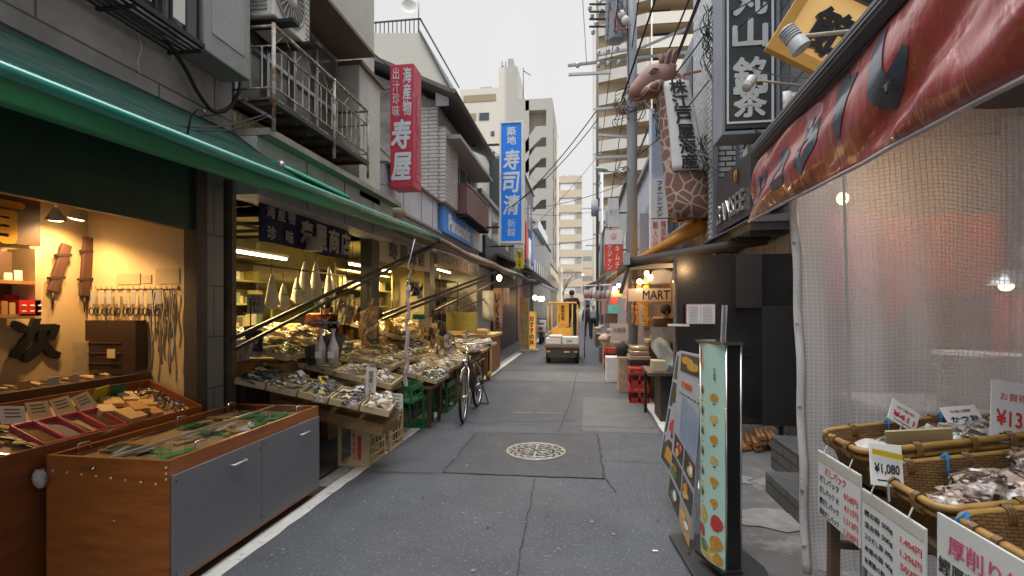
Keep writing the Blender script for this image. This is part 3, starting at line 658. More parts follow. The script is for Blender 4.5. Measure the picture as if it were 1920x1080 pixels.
text('寿屋', (-2.528, 7.38, 4.1), Y, Z, .16, 1.3, mat('faded_pink', (.45,.12,.14), .5), rs, vertical=True, bold=.03)
bk = MB()
for z in (3.55, 4.9): bk.tube([(-3.1,7.38,z),(-2.88,7.38,z)], .012, 6); bk.tube([(-3.1,7.2,z-.25),(-2.88,7.38,z)], .006, 5)
bk.build('bracket', DARKSTEEL, rs)
bs = thing('hanging_sign', 'tall blue vertical sign with white lettering in a pale frame', 'sign', (-2.0, 13, 3.4))
q0 = at(940,232,y=13); q1 = at(978,452,y=13)
x0_, x1_, z1_, z0_ = q0.x, q1.x, q0.z, q1.z
B(x0_, x1_, 13, 13.3, z0_, z1_).build('sign_box', BLUES, bs)
fr = MB(); t_ = .05
fr.box(x0_-t_, x0_, 12.97, 13.33, z0_-t_, z1_+t_); fr.box(x1_, x1_+t_, 12.97, 13.33, z0_-t_, z1_+t_); fr.box(x0_, x1_, 12.97, 13.33, z1_, z1_+t_); fr.box(x0_, x1_, 12.97, 13.33, z0_-t_, z0_)
fr.build('frame', WHITE, bs)
xc_ = (x0_+x1_)/2; H_ = z1_-z0_
text('築地', (xc_, 12.998, z1_-.105*H_), X, Z, .24, .15*H_, SIGNW, bs, vertical=True, bold=.02)
for i, ch in enumerate('寿司清'): text(ch, (xc_, 12.998, z1_-(.31+.19*i)*H_), X, Z, .42, .165*H_, SIGNW, bs, bold=.025, rough=.006, shear=.12)
text('新館', (xc_, 12.998, z1_-.885*H_), X, Z, .22, .145*H_, SIGNW, bs, vertical=True, bold=.01)
bk = MB(); bk.bar((-3.0,13.15,z0_+.4),(x0_-.04,13.15,z0_+.4),.05); bk.bar((-3.0,13.15,z1_-.5),(x0_-.04,13.15,z1_-.5),.05); bk.build('bracket', DARKSTEEL, bs)
ys = thing('hanging_sign', 'small yellow vertical sign with a grey circle below the blue sign', 'sign', (-1.8, 15, 2.6))
q0 = at(967,467,y=15); q1 = at(981,503,y=15)
B(q0.x, q1.x, 15, 15.15, q1.z, q0.z).build('sign_box', mat('yellow_sign', (.6,.5,.01), .5), ys)
B(q0.x-.04, q1.x+.0, 15.0, 15.12, q0.z+.02, q0.z+.16).build('top_panel', WHITE, ys)
text('サムキ', ((q0.x+q1.x)/2, 14.998, q1.z+.22), X, Z, .09, .36, INK, ys, vertical=True)
MB().lathe([(.001,0),(.07,0),(.07,.01),(.001,.01)], ((q0.x+q1.x)/2, 14.99, q0.z-.09), 14, Matrix.Rotation(R(90),4,'X')).build('round_mark', mat('unit_grey',(0,0,0)), ys)
MB().bar((-3,15.08,q0.z+.1),(q0.x,15.08,q0.z+.1),.04).build('bracket', DARKSTEEL, ys)
ps = thing('shop_sign', 'wide blue and white electrical brand sign board under the tiled bay', 'sign', (-2.9, 11.5, 3.1))
B(-3.0, -2.86, 9.95, 12.75, 3.08, 3.62).build('blue_panel', mat('mid_blue_panel', (.06,.24,.68), .4, var=.05), ps)
B(-3.0, -2.87, 12.75, 14.0, 3.08, 3.62).build('white_panel', mat('pale_sign_panel', (.42,.45,.46), .4, var=.15, scale=4), ps)
text('Panasonic', (-2.858, 11.35, 3.34), Y, Z, 2.0, .34, SIGNW, ps, bold=.035)
# ------------------------------------------------------------------ grey awning past the green one
ga = thing('awning', 'sagging grey canvas awning with a rounded front edge past the green one', 'awning', (-2.1, 10, 2.5))
def gcl(a, b):
    y = 7.05+12.2*b; return (-2.08+.25*b*b-.9*a, y, 2.52+.05*b-.05*math.sin(b*math.pi*3)**2+.2*a+.08*math.sin(a*3.14))
MB().surf(gcl, 6, 40).build('cloth', mat('grey_canvas', (.16,.145,.13), .7, var=.3, scale=3, bump=.3, bscale=15), ga, thick=.006)
MB().tube([(-2.07+.25*(i/20)**2, 7.05+12.2*i/20, 2.5+.05*i/20-.05*math.sin(i/20*math.pi*3)**2) for i in range(21)], .028, 10).build('front_pipe', mat('grey_pipe', (.3,.27,.25), .5, dirt=(.5,.5,.5), dscale=4), ga)
MB().surf(lambda a, b: (-2.09+.25*b*b, 7.1+12*b, 2.5+.05*b-.05*math.sin(b*math.pi*3)**2-a*.1), 2, 40).build('valance', mat('grey_canvas', (0,0,0)), ga, thick=.004)
for (p_, q_) in (((716,591),(930,510)), ((716,600),(911,524)), ((811,585),(975,505)), ((855,580),(1001,527))):
    a_ = at(*p_, x=-3.0); b_ = at(*q_, x=-2.0)
    MB().bar(a_, b_, .03, .04).build('support_arm', mat('arm_dark', (0,0,0)), ga)
bulb_m = mat('bulb_glow', (1,.9,.7), .3, emit=(1,.62,.25), estr=14)
def bulb(loc, label, e=12, r=.035, colr=(1,.6,.28), group=None, shade=True, light=True):
    t = thing('light_bulb', label, 'lamp', loc, group)
    MB().ell(loc, (r,r,r*1.15), 10, 8).build('bulb', bulb_m, t)
    MB().tube([Vector(loc)+Z*r, Vector(loc)+Z*(r+.05)], r*.5, 8).build('socket', BLACK, t)
    MB().tube([Vector(loc)+Z*(r+.05), Vector(loc)+Z*(r+.22)], .004, 4).build('cord', CABLE, t)
    if light: lamp('POINT', Vector(loc)-Z*(r+.04), e, colr, t, r)
    return t
bulb(at(936,521,x=-2.15), 'glowing bulb hanging under the grey canvas awning', 25, .07)

# ------------------------------------------------------------------ knife shop interior
bulbs = []
def reflector(loc, dirv, label, e, green=False):
    t = thing('reflector_lamp', label, 'lamp', loc)
    M = Vector(dirv).to_track_quat('Z', 'Y').to_matrix().to_4x4()
    MB().lathe([(.012,-.09),(.02,-.07),(.03,-.05),(.05,-.015),(.058,0)], loc, 18, M).build('reflector_shell', mat('green_glass_shell', (.02,.25,.14), .2) if green else mat('shell_white', (.5,.45,.35), .3), t)
    MB().lathe([(.001,.012),(.03,.009),(.055,0)], loc, 18, M).build('lens', mat('lens_glow', (1,.9,.7), .3, emit=(1,.7,.35), estr=16), t)
    MB().tube([Vector(loc)-M.to_3x3() @ Z*.09, Vector(loc)-M.to_3x3() @ Z*.15, Vector(loc)-M.to_3x3() @ Z*.16+Z*.1], .012, 6).build('holder', DARKSTEEL, t)
    sp = lamp('SPOT', Vector(loc)+M.to_3x3() @ Z*.03, e, (1,.58,.24), t, .04, M.to_euler(), R(150)); sp.rotation_euler = (M @ Matrix.Rotation(math.pi, 4, 'X')).to_euler()
    return t
reflector(at(105,412,x=-3.55), (-.2,.2,-1), 'left warm spotlight under the lintel of the knife shop', 32)
reflector(at(143,410,x=-3.75), (-.25,.0,-1), 'small warm spotlight beside the first one in the knife shop', 24)
reflector(at(365,450,x=-3.12), (-.5,-.35,-1), 'green topped spotlight at the right post of the knife shop', 30, True)
# back wall items (x=-4)
XB = -3.99
t = thing('wall_character', 'black carved wooden brush character fixed on the cream back wall', 'sign', at(64,636,x=XB))
text('次', at(64,636,x=XB), Y, Z, .31, .3, mat('black_lacquer', (.01,.01,.01), .4), t, 'carved_character', bold=.045, ext=.03, rough=.006)
p0 = at(0,375,x=-3.9); p1 = at(80,462,x=-3.9)
gs = thing('gilt_sign', 'dark board with golden carved lettering at the far left of the knife shop', 'sign', p0)
B(-3.98, -3.92, p0.y-1, p1.y, p1.z, p0.z+.1).build('board', DWOOD, gs)
text('有', (-3.915, p1.y-.32, (p0.z+p1.z)/2+.02), Y, Z, .36, .32, mat('gilt', (.6,.35,.06), .3, .7), gs, 'gilt_lettering', bold=.03, ext=.03)
sh = thing('wall_shelf', 'white framed display shelf with wooden boards at the left of the back wall', 'shelf', at(30,540,x=-3.8))
a_ = at(66,480,x=-3.75); b_ = at(66,592,x=-3.75); y1_ = a_.y
z1_, z0_ = a_.z, b_.z
B(-3.98, -3.94, y1_-1.2, y1_, z0_, z1_+.03).build('back_board', mat('shelf_brown', (.12,.07,.04), .6), sh)
B(-3.98, -3.75, y1_, y1_+.035, z0_-.02, z1_+.05).build('side_board', mat('cream_panel', (0,0,0)), sh)
for z in (z0_, (z0_+z1_)/2+.02): B(-3.94, -3.75, y1_-1.2, y1_-.002, z-.012, z+.012).build('shelf_board', mat('board_orange', (.35,.18,.06), .5), sh)
hb = thing('handbag', 'black leather handbag standing on the wooden wall shelf', 'bag', (-3.84, y1_-.22, (z0_+z1_)/2+.035))
MB().surf(lambda a, b: (-3.84+.035*math.sin(a*6.283)*(1-.4*b), y1_-.24+.1*math.cos(a*6.283)*(1-.25*b), (z0_+z1_)/2+.035+.1*b), 16, 5).build('body', mat('black_leather', (.015,.013,.012), .35, bump=.3), hb)
for s in (-.02, .02): MB().tube([(-3.84+s, y1_-.24+.05*math.cos(k/8*3.14), (z0_+z1_)/2+.125+.09*math.sin(k/8*3.14)) for k in range(9)], .006, 6).build('handle', mat('black_leather', (0,0,0)), hb)
for i, (dy, h_) in enumerate(((.09,.05),(.03,.07))): tag(B(-3.82,-3.815,y1_-dy-.05,y1_-dy,(z0_+z1_)/2+.034,(z0_+z1_)/2+.034+h_).build('price_card', PAPER), ['small cream price card beside the black handbag','taller cream price card at the end of the wall shelf'][i], 'card')
rbx = thing('red_box', 'bright red patterned gift box on the lowest wall shelf', 'box', at(56,592,x=-3.75))
p0 = at(36,562,x=-3.75); p1 = at(78,592,x=-3.75)
B(-3.9, -3.75, p0.y, p1.y, p1.z, p0.z).build('box_body', mat('bright_red', (.6,.03,.02), .5), rbx)
MB().prism([(-3.9,p0.y,p0.z+.002),(-3.9,p1.y,p0.z+.002),(-3.9,p1.y-.02,p0.z+.035),(-3.9,p0.y+.02,p0.z+.035)], (.02,0,0)).build('lid_flap', mat('bright_red', (0,0,0)), rbx)
dots = MB()
for i in range(3):
    for j in range(2): dots.ell((-3.7495, p0.y+.03+i*.05, p1.z+.03+j*.04), (.002,.017,.008), 8, 4)
dots.build('pale_print', PAPER, rbx)
for i in range(7):
    m_ = mat('book%d' % (i % 3), ((.5,.35,.18),(.4,.2,.08),(.55,.45,.3))[i % 3], .6)
    tag(B(-3.88, -3.76, p0.y-.05-i*.045, p0.y-.015-i*.045, p1.z, p1.z+.09+.01*(i % 3)).build('booklet', m_), 'upright tan booklet left of the red box', 'book', 'booklets beside the red box')
# whetted knives in rough sheaths hanging on the wall
for i, (a, b, wd, lb) in enumerate((((125,458),(98,548),.075,'old brown wooden sheath hanging tilted on the cream wall'), ((166,445),(158,556),.08,'old brown wooden sheath hanging straight near the wall corner'))):
    pa = at(*a, x=XB+.03); pb = at(*b, x=XB+.03)
    t = thing('wooden_sheath', lb, 'sheath', pa)
    MB().bar(pa, pb, .03, wd).build('sheath', mat('old_brown_wood', (.07,.03,.02), .7, var=.4, scale=12, stretch=(1,1,.2)), t, bev=.008)
    MB().tube([pb, pb-Z*.06+Y*.005, pb-Z*.13], [.012,.009,.002], 6).build('tang', DARKSTEEL, t)
    bd = MB(); d = (pb-pa)
    for k in (.25,.72): c = pa+d*k; bd.bar(c-Y*.055, c+Y*.055+Z*.01, .036, .02)
    bd.build('binding_cord', mat('dark_cord', (.03,.02,.015), .8), t)
# knife ledge
lg = thing('display_ledge', 'dark wooden ledge along the back wall covered with laid out knives', 'shelf', (-3.7, 2, .97))
B(-3.99, -3.42, -.5, 3.5, .9, .965).build('board', DWOOD, lg)
B(-3.44, -3.4, -.5, 3.5, .88, .99).build('front_rail', mat('front_rail_wood', (.1,.045,.02), .5, var=.2), lg)
rr = random.Random(4)
def knife_proto(nm, lb, blade, handle):
    t = thing(nm, lb, 'knife', (0,0,-50))
    MB().prism([(0,-.018,0),(.17,-.016,0),(.2,.006,0),(.16,.016,0),(0,.016,0)], (0,0,.003)).build('blade', blade, t, world=False)
    MB().tube([(-.11,0,.006),(-.05,0,.008),(0,0,.006)], [.012,.014,.012], 6).build('handle', handle, t, world=False)
    return t
k1 = knife_proto('kitchen_knife', 'kitchen knife with pale wooden handle lying on the back ledge', mat('blade_steel', (.5,.5,.5), .25, .9), PALEWOOD)
for i in range(30):
    y = .9+i*.086; loc = (-3.68+rr.uniform(-.08,.08), y, .968); rot = (0,0,rr.uniform(-.35,.1)+(0 if i % 4 else .5))
    if i == 0: k1.location = loc; k1.rotation_euler = rot; k1['group'] = 'knives laid on the back ledge'
    else: dup(k1, loc, rot, None, 'knives laid on the back ledge')
for i, (px, c, lb) in enumerate(((35,(.5,.3,.12),'slim tan carton on the left of the knife ledge'),(90,(.5,.5,.48),'little white price card standing on the knife ledge'),(130,(.55,.45,.25),'cream price card in the middle of the knife ledge'))):
    p_ = at(px, 712, x=-3.55); tag(B(-3.56,-3.55,p_.y,p_.y+.07,.967,1.03).build('price_card', mat('lc%d' % i, c, .6)), lb, 'card')
pk = thing('picture_book', 'upright illustrated magazine leaning in the corner of the knife shop', 'book', at(152,690,x=-3.85))
p0 = at(137,641,x=-3.85); p1 = at(172,692,x=-3.85)
B(-3.86, -3.85, p0.y, p1.y, .97, p0.z).build('cover', mat('mag_cover', (.5,.4,.25), .4, var=.3, scale=18, dirt=(.3,.35,.4), dscale=10), pk)
# side wall items (y=3.52)
YS = 3.515
rk = thing('tool_rack', 'white hanging rail with clips on the side wall of the knife shop', 'rack', at(240,545,y=YS))
p0 = at(183,540,y=YS); p1 = at(335,536,y=YS)
B(p0.x, p1.x, YS-.015, YS, p0.z-.01, p0.z+.015).build('rail', mat('cream_panel', (0,0,0)), rk)
hk = MB()
for i in range(16): x = p0.x+(p1.x-p0.x)*i/15; hk.tube([(x,YS-.01,p0.z),(x,YS-.06,p0.z-.01),(x,YS-.06,p0.z+.01)], .003, 4)
hk.build('hooks', CHROME, rk)
sc_ = thing('scissors', 'pair of steel scissors hanging in the upper row on the side wall', 'scissors', (0,0,-50))
bb = MB()
for s in (-1, 1):
    bb.tube([(s*.022+.02*math.cos(k/10*6.283), 0, -.16+.03*math.sin(k/10*6.283)) for k in range(11)], .005, 5)
bb.build('finger_loops', mat('black_loop', (.03,.03,.03), .4), sc_, world=False)
MB().prism([(-.012,0,-.13),(.012,0,-.13),(.004,0,.0),(-.004,0,.0)], (0,-.004,0)).build('blades', mat('blade_steel', (0,0,0)), sc_, world=False)
MB().prism([(-.022,-.006,-.1),(.022,-.006,-.1),(.022,-.006,.01),(-.022,-.006,.01)], (0,-.002,0)).build('card', mat('grey_card', (.32,.32,.3), .6), sc_, world=False)
for i in range(9):
    x = p0.x+.02+i*.073; loc = (x, YS-.05, p0.z-.03)
    if i == 0: sc_.location = loc; sc_['group'] = 'scissors hanging on the side wall'
    else: dup(sc_, loc, (0, rr.uniform(-.08,.08), rr.uniform(-.4,.4)), None, 'scissors hanging on the side wall')
for i in range(9):
    x = at(288+i*6, 560, y=YS).x; L_ = .35+.3*math.sin(i*1.3)**2
    o = MB().surf(lambda a, b: (x+.014*(a-.5)+.01*math.sin(b*9+i), YS-.03-.012*(i % 3)-.01*math.sin(a*3.1), p0.z-.02-L_*b), 2, 8).build('leather_strap', mat('strap%d' % (i % 3), ((.3,.26,.2),(.2,.17,.13),(.4,.36,.28))[i % 3], .6), None, thick=.004)
    tag(o, 'long pale grey sharpening strap hanging from the rail', 'strap', 'straps hanging from the rail')
p0 = at(186,600,y=YS); p1 = at(278,692,y=YS)
dc = thing('drawer_cabinet', 'dark brown wooden pigeonhole cabinet set against the side wall', 'cabinet', ((p0.x+p1.x)/2, 3.4, .97))
B(p0.x, p1.x, 3.4, 3.5, p1.z, p0.z).build('case', mat('dark_cabinet', (.035,.02,.012), .5, var=.2), dc)
rec = MB()
for k in range(3): rec.box(p0.x+.02, p1.x-.12, 3.39, 3.4, p1.z+.05+k*.08, p1.z+.058+k*.08)
rec.build('shelf_lines', DWOOD, dc)
tag(B(p0.x+.24, p0.x+.31, 3.36, 3.365, p1.z+.1, p1.z+.17).build('price_card', mat('cream_panel',(0,0,0))), 'cream note taped to the dark pigeonhole cabinet', 'card')
for i, (px0,py0,px1,py1,lb) in enumerate(((219,513,263,533,'long tan notice strip above the scissors'),(292,504,337,532,'square cream notice above the straps'),(266,516,284,531,'small tan notice between the two larger ones'))):
    p0 = at(px0,py0,y=YS); p1 = at(px1,py1,y=YS); tag(B(p0.x,p1.x,YS-.004,YS+.003,p1.z,p0.z).build('notice', mat('tan_notice', (.4,.33,.2), .7)), lb, 'notice')

# ------------------------------------------------------------------ wooden display cabinets in front of the knife shop
cb = thing('display_cabinet', 'orange plywood display cabinet with grey metal doors and a glass top', 'cabinet', (-2.46, 3, 0))
cx0, cx1, cy0, cy1, ct = -2.83, -2.1, 2.27, 3.72, .715
bd = MB(); bd.box(cx0, cx1, cy0, cy0+.02, .06, ct); bd.box(cx0, cx1, cy1-.02, cy1, .06, ct); bd.box(cx0, cx0+.02, cy0+.02, cy1-.02, .06, ct); bd.box(cx0+.02, cx1-.02, cy0+.02, cy1-.02, .06, .08); bd.box(cx0+.02, cx1-.02, cy0+.02, cy1-.02, .65, .662)
bd.box(cx1-.02, cx1, cy0+.02, cy1-.02, .06, ct); bd.build('carcass', OAK, cb)
DOORM = mat('grey_laminate', (.165,.175,.2), .42, var=.07, scale=3, dirt=(.14,.15,.17), dscale=6, dlo=.5, dhi=.8, coat=.15)
PLATE = mat('silver_handle', (.62,.64,.68), .35, .6)
for i, (ya, yb) in enumerate(((cy0+.015, 2.995), (3.0, cy1-.004))):
    d = B(cx1, cx1+.012, ya, yb, .085, .635).build('door', DOORM, cb, bev=.002)
    yc = (ya+yb)/2+.12; hm = MB().tube([(cx1+.014,yc-.06,.56),(cx1+.04,yc-.055,.56),(cx1+.04,yc+.055,.56),(cx1+.014,yc+.06,.56)], .007, 6); hm.build('handle', PLATE, d)
    sc2 = MB()
    for (yy, zz) in ((ya+.02,.6),(ya+.02,.12),(yb-.015,.58),(yb-.015,.14)): sc2.ell((cx1+.013,yy,zz),(.003,.006,.006),8,4)
    sc2.build('screws', DARKSTEEL, d)
GL = bpy.data.materials.new('display_glass'); GL.use_nodes = True
n = GL.node_tree.nodes; l = GL.node_tree.links; n.remove(n['Principled BSDF'])
tr_ = n.new('ShaderNodeBsdfTransparent'); tr_.inputs[0].default_value = (.93,.96,.95,1); gl_ = n.new('ShaderNodeBsdfGlossy'); gl_.inputs['Roughness'].default_value = .04
fz = n.new('ShaderNodeFresnel'); fz.inputs[0].default_value = 1.45; mxs = n.new('ShaderNodeMixShader'); l.new(fz.outputs[0], mxs.inputs[0]); l.new(tr_.outputs[0], mxs.inputs[1]); l.new(gl_.outputs[0], mxs.inputs[2]); l.new(mxs.outputs[0], n['Material Output'].inputs[0])
xm = (cx0+cx1)/2
for (xa, xb) in ((cx0+.02, xm-.005), (xm+.005, cx1-.02)):
    g = MB().quad((xa,cy0+.022,ct-.004),(xb,cy0+.022,ct-.004),(xb,cy1-.022,ct-.004),(xa,cy1-.022,ct-.004)).build('glass_pane', GL, cb)
B(xm-.006, xm+.006, cy0+.021, cy1-.021, ct-.012, ct+.001).build('glass_rail', STEEL, cb)
for (x, y) in ((cx0+.06,2.42),(cx0+.06,3.1),(cx1-.06,2.55),(cx1-.06,3.0),(cx1-.06,3.55),(cx0+.06,3.6)):
    MB().tube([(x,y-.035,ct-.004),(x,y-.035,ct+.03),(x,y+.035,ct+.03),(x,y+.035,ct-.004)], .0045, 6).build('glass_handle', CHROME, cb)
rv = MB()
for i in range(8): rv.ell((cx0+.04+i*.088, cy0-.001, .635-.006*i), (.007,.004,.007), 8, 4)
for z in (.68,.65,.62): rv.ell((cx1-.015, cy0-.001, z), (.007,.004,.007), 8, 4)
rv.ell((-2.42,cy0-.001,.39),(.008,.003,.003),8,4)
rv.build('screw_caps', mat('cream_cap', (.6,.5,.35), .4), cb)
MB().bar((-2.62,cy0-.006,.66),(-2.53,cy0-.006,.662),.008).build('latch', mat('brass', (.45,.25,.08), .35, .8), cb)
MB().tube([(-2.545,cy0-.012,.66),(-2.525,cy0-.012,.66)], .008, 8).build('latch_knob', CHROME, cb)
for (x, y) in ((-2.75,2.4),(-2.2,2.4),(-2.75,3.6),(-2.2,3.6)): MB().tube([(x-.012,y,.032),(x+.012,y,.032)], .032, 12).build('caster', BLACK, cb)
tg = ((.03,.3,.08),(.6,.45,.25),(.1,.1,.1),(.5,.3,.1),(.65,.62,.55),(.03,.25,.07))
B(cx0+.021,cx1-.021,cy0+.021,cy1-.021,.662,.665).build('felt_lining', mat('kraft', (.42,.28,.14), .7), cb)
for i in range(46):
    x = rr.uniform(cx0+.08, cx1-.1); y = rr.uniform(cy0+.08, cy1-.12); a = rr.uniform(-.4,.4)+(1.57 if i % 3 else 0); l_ = rr.uniform(.05,.12); w__ = rr.uniform(.012,.035)
    M = Matrix.Translation((x, y, .668+.004*(i % 6))) @ Matrix.Rotation(a, 4, 'Z') @ Matrix.Rotation(rr.uniform(-.1,.1), 4, 'X')
    tag(MB().box(-l_, l_, -w__, w__, 0, .012, M).build('boxed_blade', mat('cab_item%d' % (i % 6), tg[i % 6], .45, var=.2, scale=20), None, bev=.002), 'small boxed tool lying under the glass of the cabinet', 'tool', 'boxed tools under the cabinet glass')
# second cabinet: open tray top, tilted
c2 = thing('display_cabinet', 'dark orange plywood display cabinet with an open tilted tray left of the glass one', 'cabinet', (-3.1, 2.9, 0))
OAK2 = mat('dark_orange_plywood', (.22,.07,.02), .4, var=.22, scale=2.5, stretch=(1,1,6), dirt=(.12,.035,.01), dscale=3, dlo=.45, dhi=.75, coat=.25)
XF, XR, Y0c, Y1c = -2.875, -3.33, 2.05, 3.42
zt = lambda x: .755+(XF-x)*.42
MB().prism([(XR,Y0c,.05),(XF-.02,Y0c,.05),(XF,Y0c,zt(XF)),(XR,Y0c,zt(XR))], (0,.02,0)).build('end_panel', OAK2, c2)
MB().prism([(XR,Y1c,.05),(XF-.02,Y1c,.05),(XF,Y1c,zt(XF)),(XR,Y1c,zt(XR))], (0,-.02,0)).build('end_panel', OAK2, c2)
MB().prism([(XF-.04,Y0c+.02,.05),(XF-.02,Y0c+.02,.05),(XF,Y0c+.02,zt(XF)),(XF-.02,Y0c+.02,zt(XF))], (0,Y1c-Y0c-.04,0)).build('side_panel', OAK2, c2)
B(XR, XR+.02, Y0c+.02, Y1c-.02, .05, zt(XR)).build('side_panel', OAK2, c2)
MB().prism([(XR+.02,Y0c+.02,zt(XR)-.07),(XF-.022,Y0c+.02,zt(XF)-.06),(XF-.022,Y0c+.02,zt(XF)-.05),(XR+.02,Y0c+.02,zt(XR)-.06)], (0,Y1c-Y0c-.04,0)).build('tray_floor', mat('kraft', (.42,.28,.14), .7), c2)
rv = MB()
for i in range(5): rv.ell((XR+.05+i*.1, Y0c-.001, .72-.012*i), (.007,.004,.007), 8, 4)
rv.build('screw_caps', mat('cream_cap', (0,0,0)), c2)
def on_tray(x, y, dz=0): return Vector((x, y, zt(x)-.05+dz))
TM = Matrix.Rotation(math.atan(.42), 4, 'Y')
def trayitem(name, label, cat, x, y, mbf, m, rz=0, dz=0, group=None):
    o = mbf.xf(Matrix.Translation(on_tray(x, y, dz)) @ TM @ Matrix.Rotation(rz, 4, 'Z')).build(name, m, None, bev=.0015); return tag(o, label, cat, group)
for i, (c, lb) in enumerate((((.25,.16,.06),'pink edged compartment of fine brown awls'),((.45,.45,.48),'pink edged compartment of silver tweezers'),((.02,.2,.08),'pink edged compartment holding one green file'),((.2,.12,.05),'pink edged compartment of dark needles'))):
    x = -2.95-.0; y = 2.38+i*.125
    t = thing('tool_tray', lb, 'tray', on_tray(-3.02, y))
    M = Matrix.Translation(on_tray(-3.03, y)) @ TM
    mb = MB(); 
    for (a, b, c_, d) in ((-.12,-.115,-.06,.06),(.115,.12,-.06,.06),(-.12,.12,-.06,-.055),(-.12,.12,.055,.06)): mb.box(a,b,c_,d,0,.04,M)
    mb.build('rim', mat('pink_plastic', (.5,.08,.13), .4), t)
    MB().box(-.115,.115,-.055,.055,.001,.004,M).build('base', mat('kraft',(0,0,0)), t)
    for k in range(1 if i == 2 else 7):
        tm = MB().tube([M @ Vector((-.1+.01*k,-.04+.012*k,.02)), M @ Vector((.1,-.035+.01*k,.03))], .009 if i == 2 else .003, 5)
        tm.build('tool', mat('traytool%d' % i, c, .4, .3), t)
for i, (px, py, c, lb) in enumerate(((112,770,(.55,.52,.5),'white handwritten card standing behind the pink tray'),(148,780,(.5,.4,.25),'kraft price card behind the second pink compartment'),(180,790,(.5,.4,.25),'kraft price card behind the third pink compartment'),(222,800,(.45,.36,.25),'kraft price card at the right end of the pink tray'))):
    p_ = at(px, py, x=-3.14); M = Matrix.Translation((-3.16, 2.36+i*.135, zt(-3.16)+.02)) @ Matrix.Rotation(-.5, 4, 'Y') @ Matrix.Rotation(.15*(i-1.5), 4, 'X')
    t = thing('price_card', lb, 'card', M.translation); MB().box(-.002,.002,-.06,.06,-.05,.06,M).build('card', mat('pc%d' % i, c, .7), t)
    ln = MB()
    for k in range(3): ln.box(.0021,.003,-.04,.035,.035-k*.022,.041-k*.022,M)
    ln.build('handwriting', INK if i == 0 else DWOOD, t)
BOXM = [mat('tan_box', (.55,.38,.17), .6, var=.1), mat('orange_box', (.5,.3,.1), .6), mat('cream_box', (.6,.48,.28), .6)]
spots = [(-3.0,2.92,.13,.07,.05),(-3.05,3.02,.1,.06,.06),(-3.12,2.86,.1,.05,.04),(-3.2,2.98,.12,.05,.03),(-3.0,3.1,.09,.05,.03),(-3.22,3.12,.1,.06,.03),(-3.1,3.16,.1,.04,.03),(-3.24,2.78,.09,.05,.03)]
for i, (x, y, l_, w__, h_) in enumerate(spots):
    trayitem('small_carton', 'small tan carton in the middle of the tilted tray', 'box', x, y, MB().box(-w__,w__,-l_/2,l_/2,0,h_), BOXM[i % 3], rr.uniform(-.4,.4), .0, 'cartons on the tilted tray')
for i in range(70):
    x = rr.uniform(-3.27,-2.92); y = rr.uniform(3.2,3.37)
    trayitem('steel_clipper', 'small shiny steel clipper in the far corner of the tilted tray', 'tool', x, y, MB().ell((0,0,.012+.01*(i % 3)),(.022,.01,.008),6,4,Matrix.Rotation(rr.uniform(-.8,.8),4,'Y')), mat('dark_chrome', (.2,.19,.18), .2, .9), rr.uniform(0,3), 0, 'clippers in the far corner of the tray')
for i in range(26):
    x = rr.uniform(-3.28,-2.93); y = rr.uniform(2.1,2.33); m_ = (PALEWOOD, mat('blade_steel',(0,0,0)), BOXM[1], mat('black_leather',(0,0,0)))[i % 4]
    trayitem('small_tool', 'thin tool lying loose at the near end of the tilted tray', 'tool', x, y, MB().box(-.09,.06,-.009,.009,0,.01), m_, rr.uniform(-.4,.3)+.6, .002+.006*(i % 3), 'loose tools at the near end of the tray')
trayitem('green_packet', 'green and yellow packet propped at the back of the tilted tray', 'packet', -3.27, 2.95, MB().box(-.004,.004,-.06,.06,0,.1), mat('green_yellow', (.35,.35,.03), .5), .2)
trayitem('dark_green_packet', 'dark green packet beside the yellow one at the tray back', 'packet', -3.27, 3.08, MB().box(-.004,.004,-.05,.05,0,.1), mat('dkgreen', (.01,.1,.05), .5), -.1)
tag(MB().ell((-2.84,2.25,.6),(.03,.03,.045),8,6,noise=.3).build('plastic_wad', mat('plastic_wad_m', (.5,.48,.5), .3, bump=.5)), 'crumpled clear plastic wad stuck between the two cabinets', 'plastic')
# ------------------------------------------------------------------ fish stall interiors (behind x=-3)
YW = mat('yellow_shop_wall', (.3,.25,.11), .7, var=.12, scale=3)
YD = mat('olive_shelf_paint', (.3,.26,.12), .6, var=.15, scale=4)
def interior(b, y0, y1, xb, m, ceil):
    B(xb-.1, xb, y0, y1, 0, 2.62).build('back_wall', m, b)
    B(xb, -3.05, y0, y1, ceil, ceil+.05).build('ceiling', mat('ceiling_cream', (.5,.46,.3), .7), b)
    B(xb, -3.0, y0, y1, -.002, .02).build('floor', mat('shop_floor', (.12,.11,.1), .6), b)
interior(b2, 3.92, 7.05, -5.0, YW, 2.5); interior(b3, 7.12, 9.84, -5.0, YW, 2.55); interior(b4, 9.95, 13.85, -4.6, YW, 2.62)
B(-5.0, -3.0, 3.905, 3.96, 0, 2.6).build('partition', mat('partition_dark', (.16,.13,.09), .7, var=.3), b2)
B(-3.15, -2.98, 6.72, 6.98, 0, 2.62).build('dark_post', mat('dark_post_m', (.025,.028,.03), .5), b2)
B(-3.12, -3.0, 9.5, 9.8, 0, 2.62).build('dark_post', mat('dark_post_m', (0,0,0)), b3)
B(-4.6, -3.0, 13.85, 13.93, 0, 3.0).build('partition', CONC, b4)
B(-5.0, -3.2, 9.84, 9.9, 0, 2.6).build('partition', YW, b3)
mb = MB()
for y in (4.3,4.8,5.3,5.8,6.3): mb.box(-4.9,-3.1,y,y+.03,2.46,2.499)
mb.box(-3.9,-3.86,4.0,7.0,2.44,2.47); mb.build('ceiling_battens', mat('dark_post_m',(0,0,0)), b2)
tubem = mat('tube_glow', (1,.95,.8), .3, emit=(1,.86,.5), estr=9)
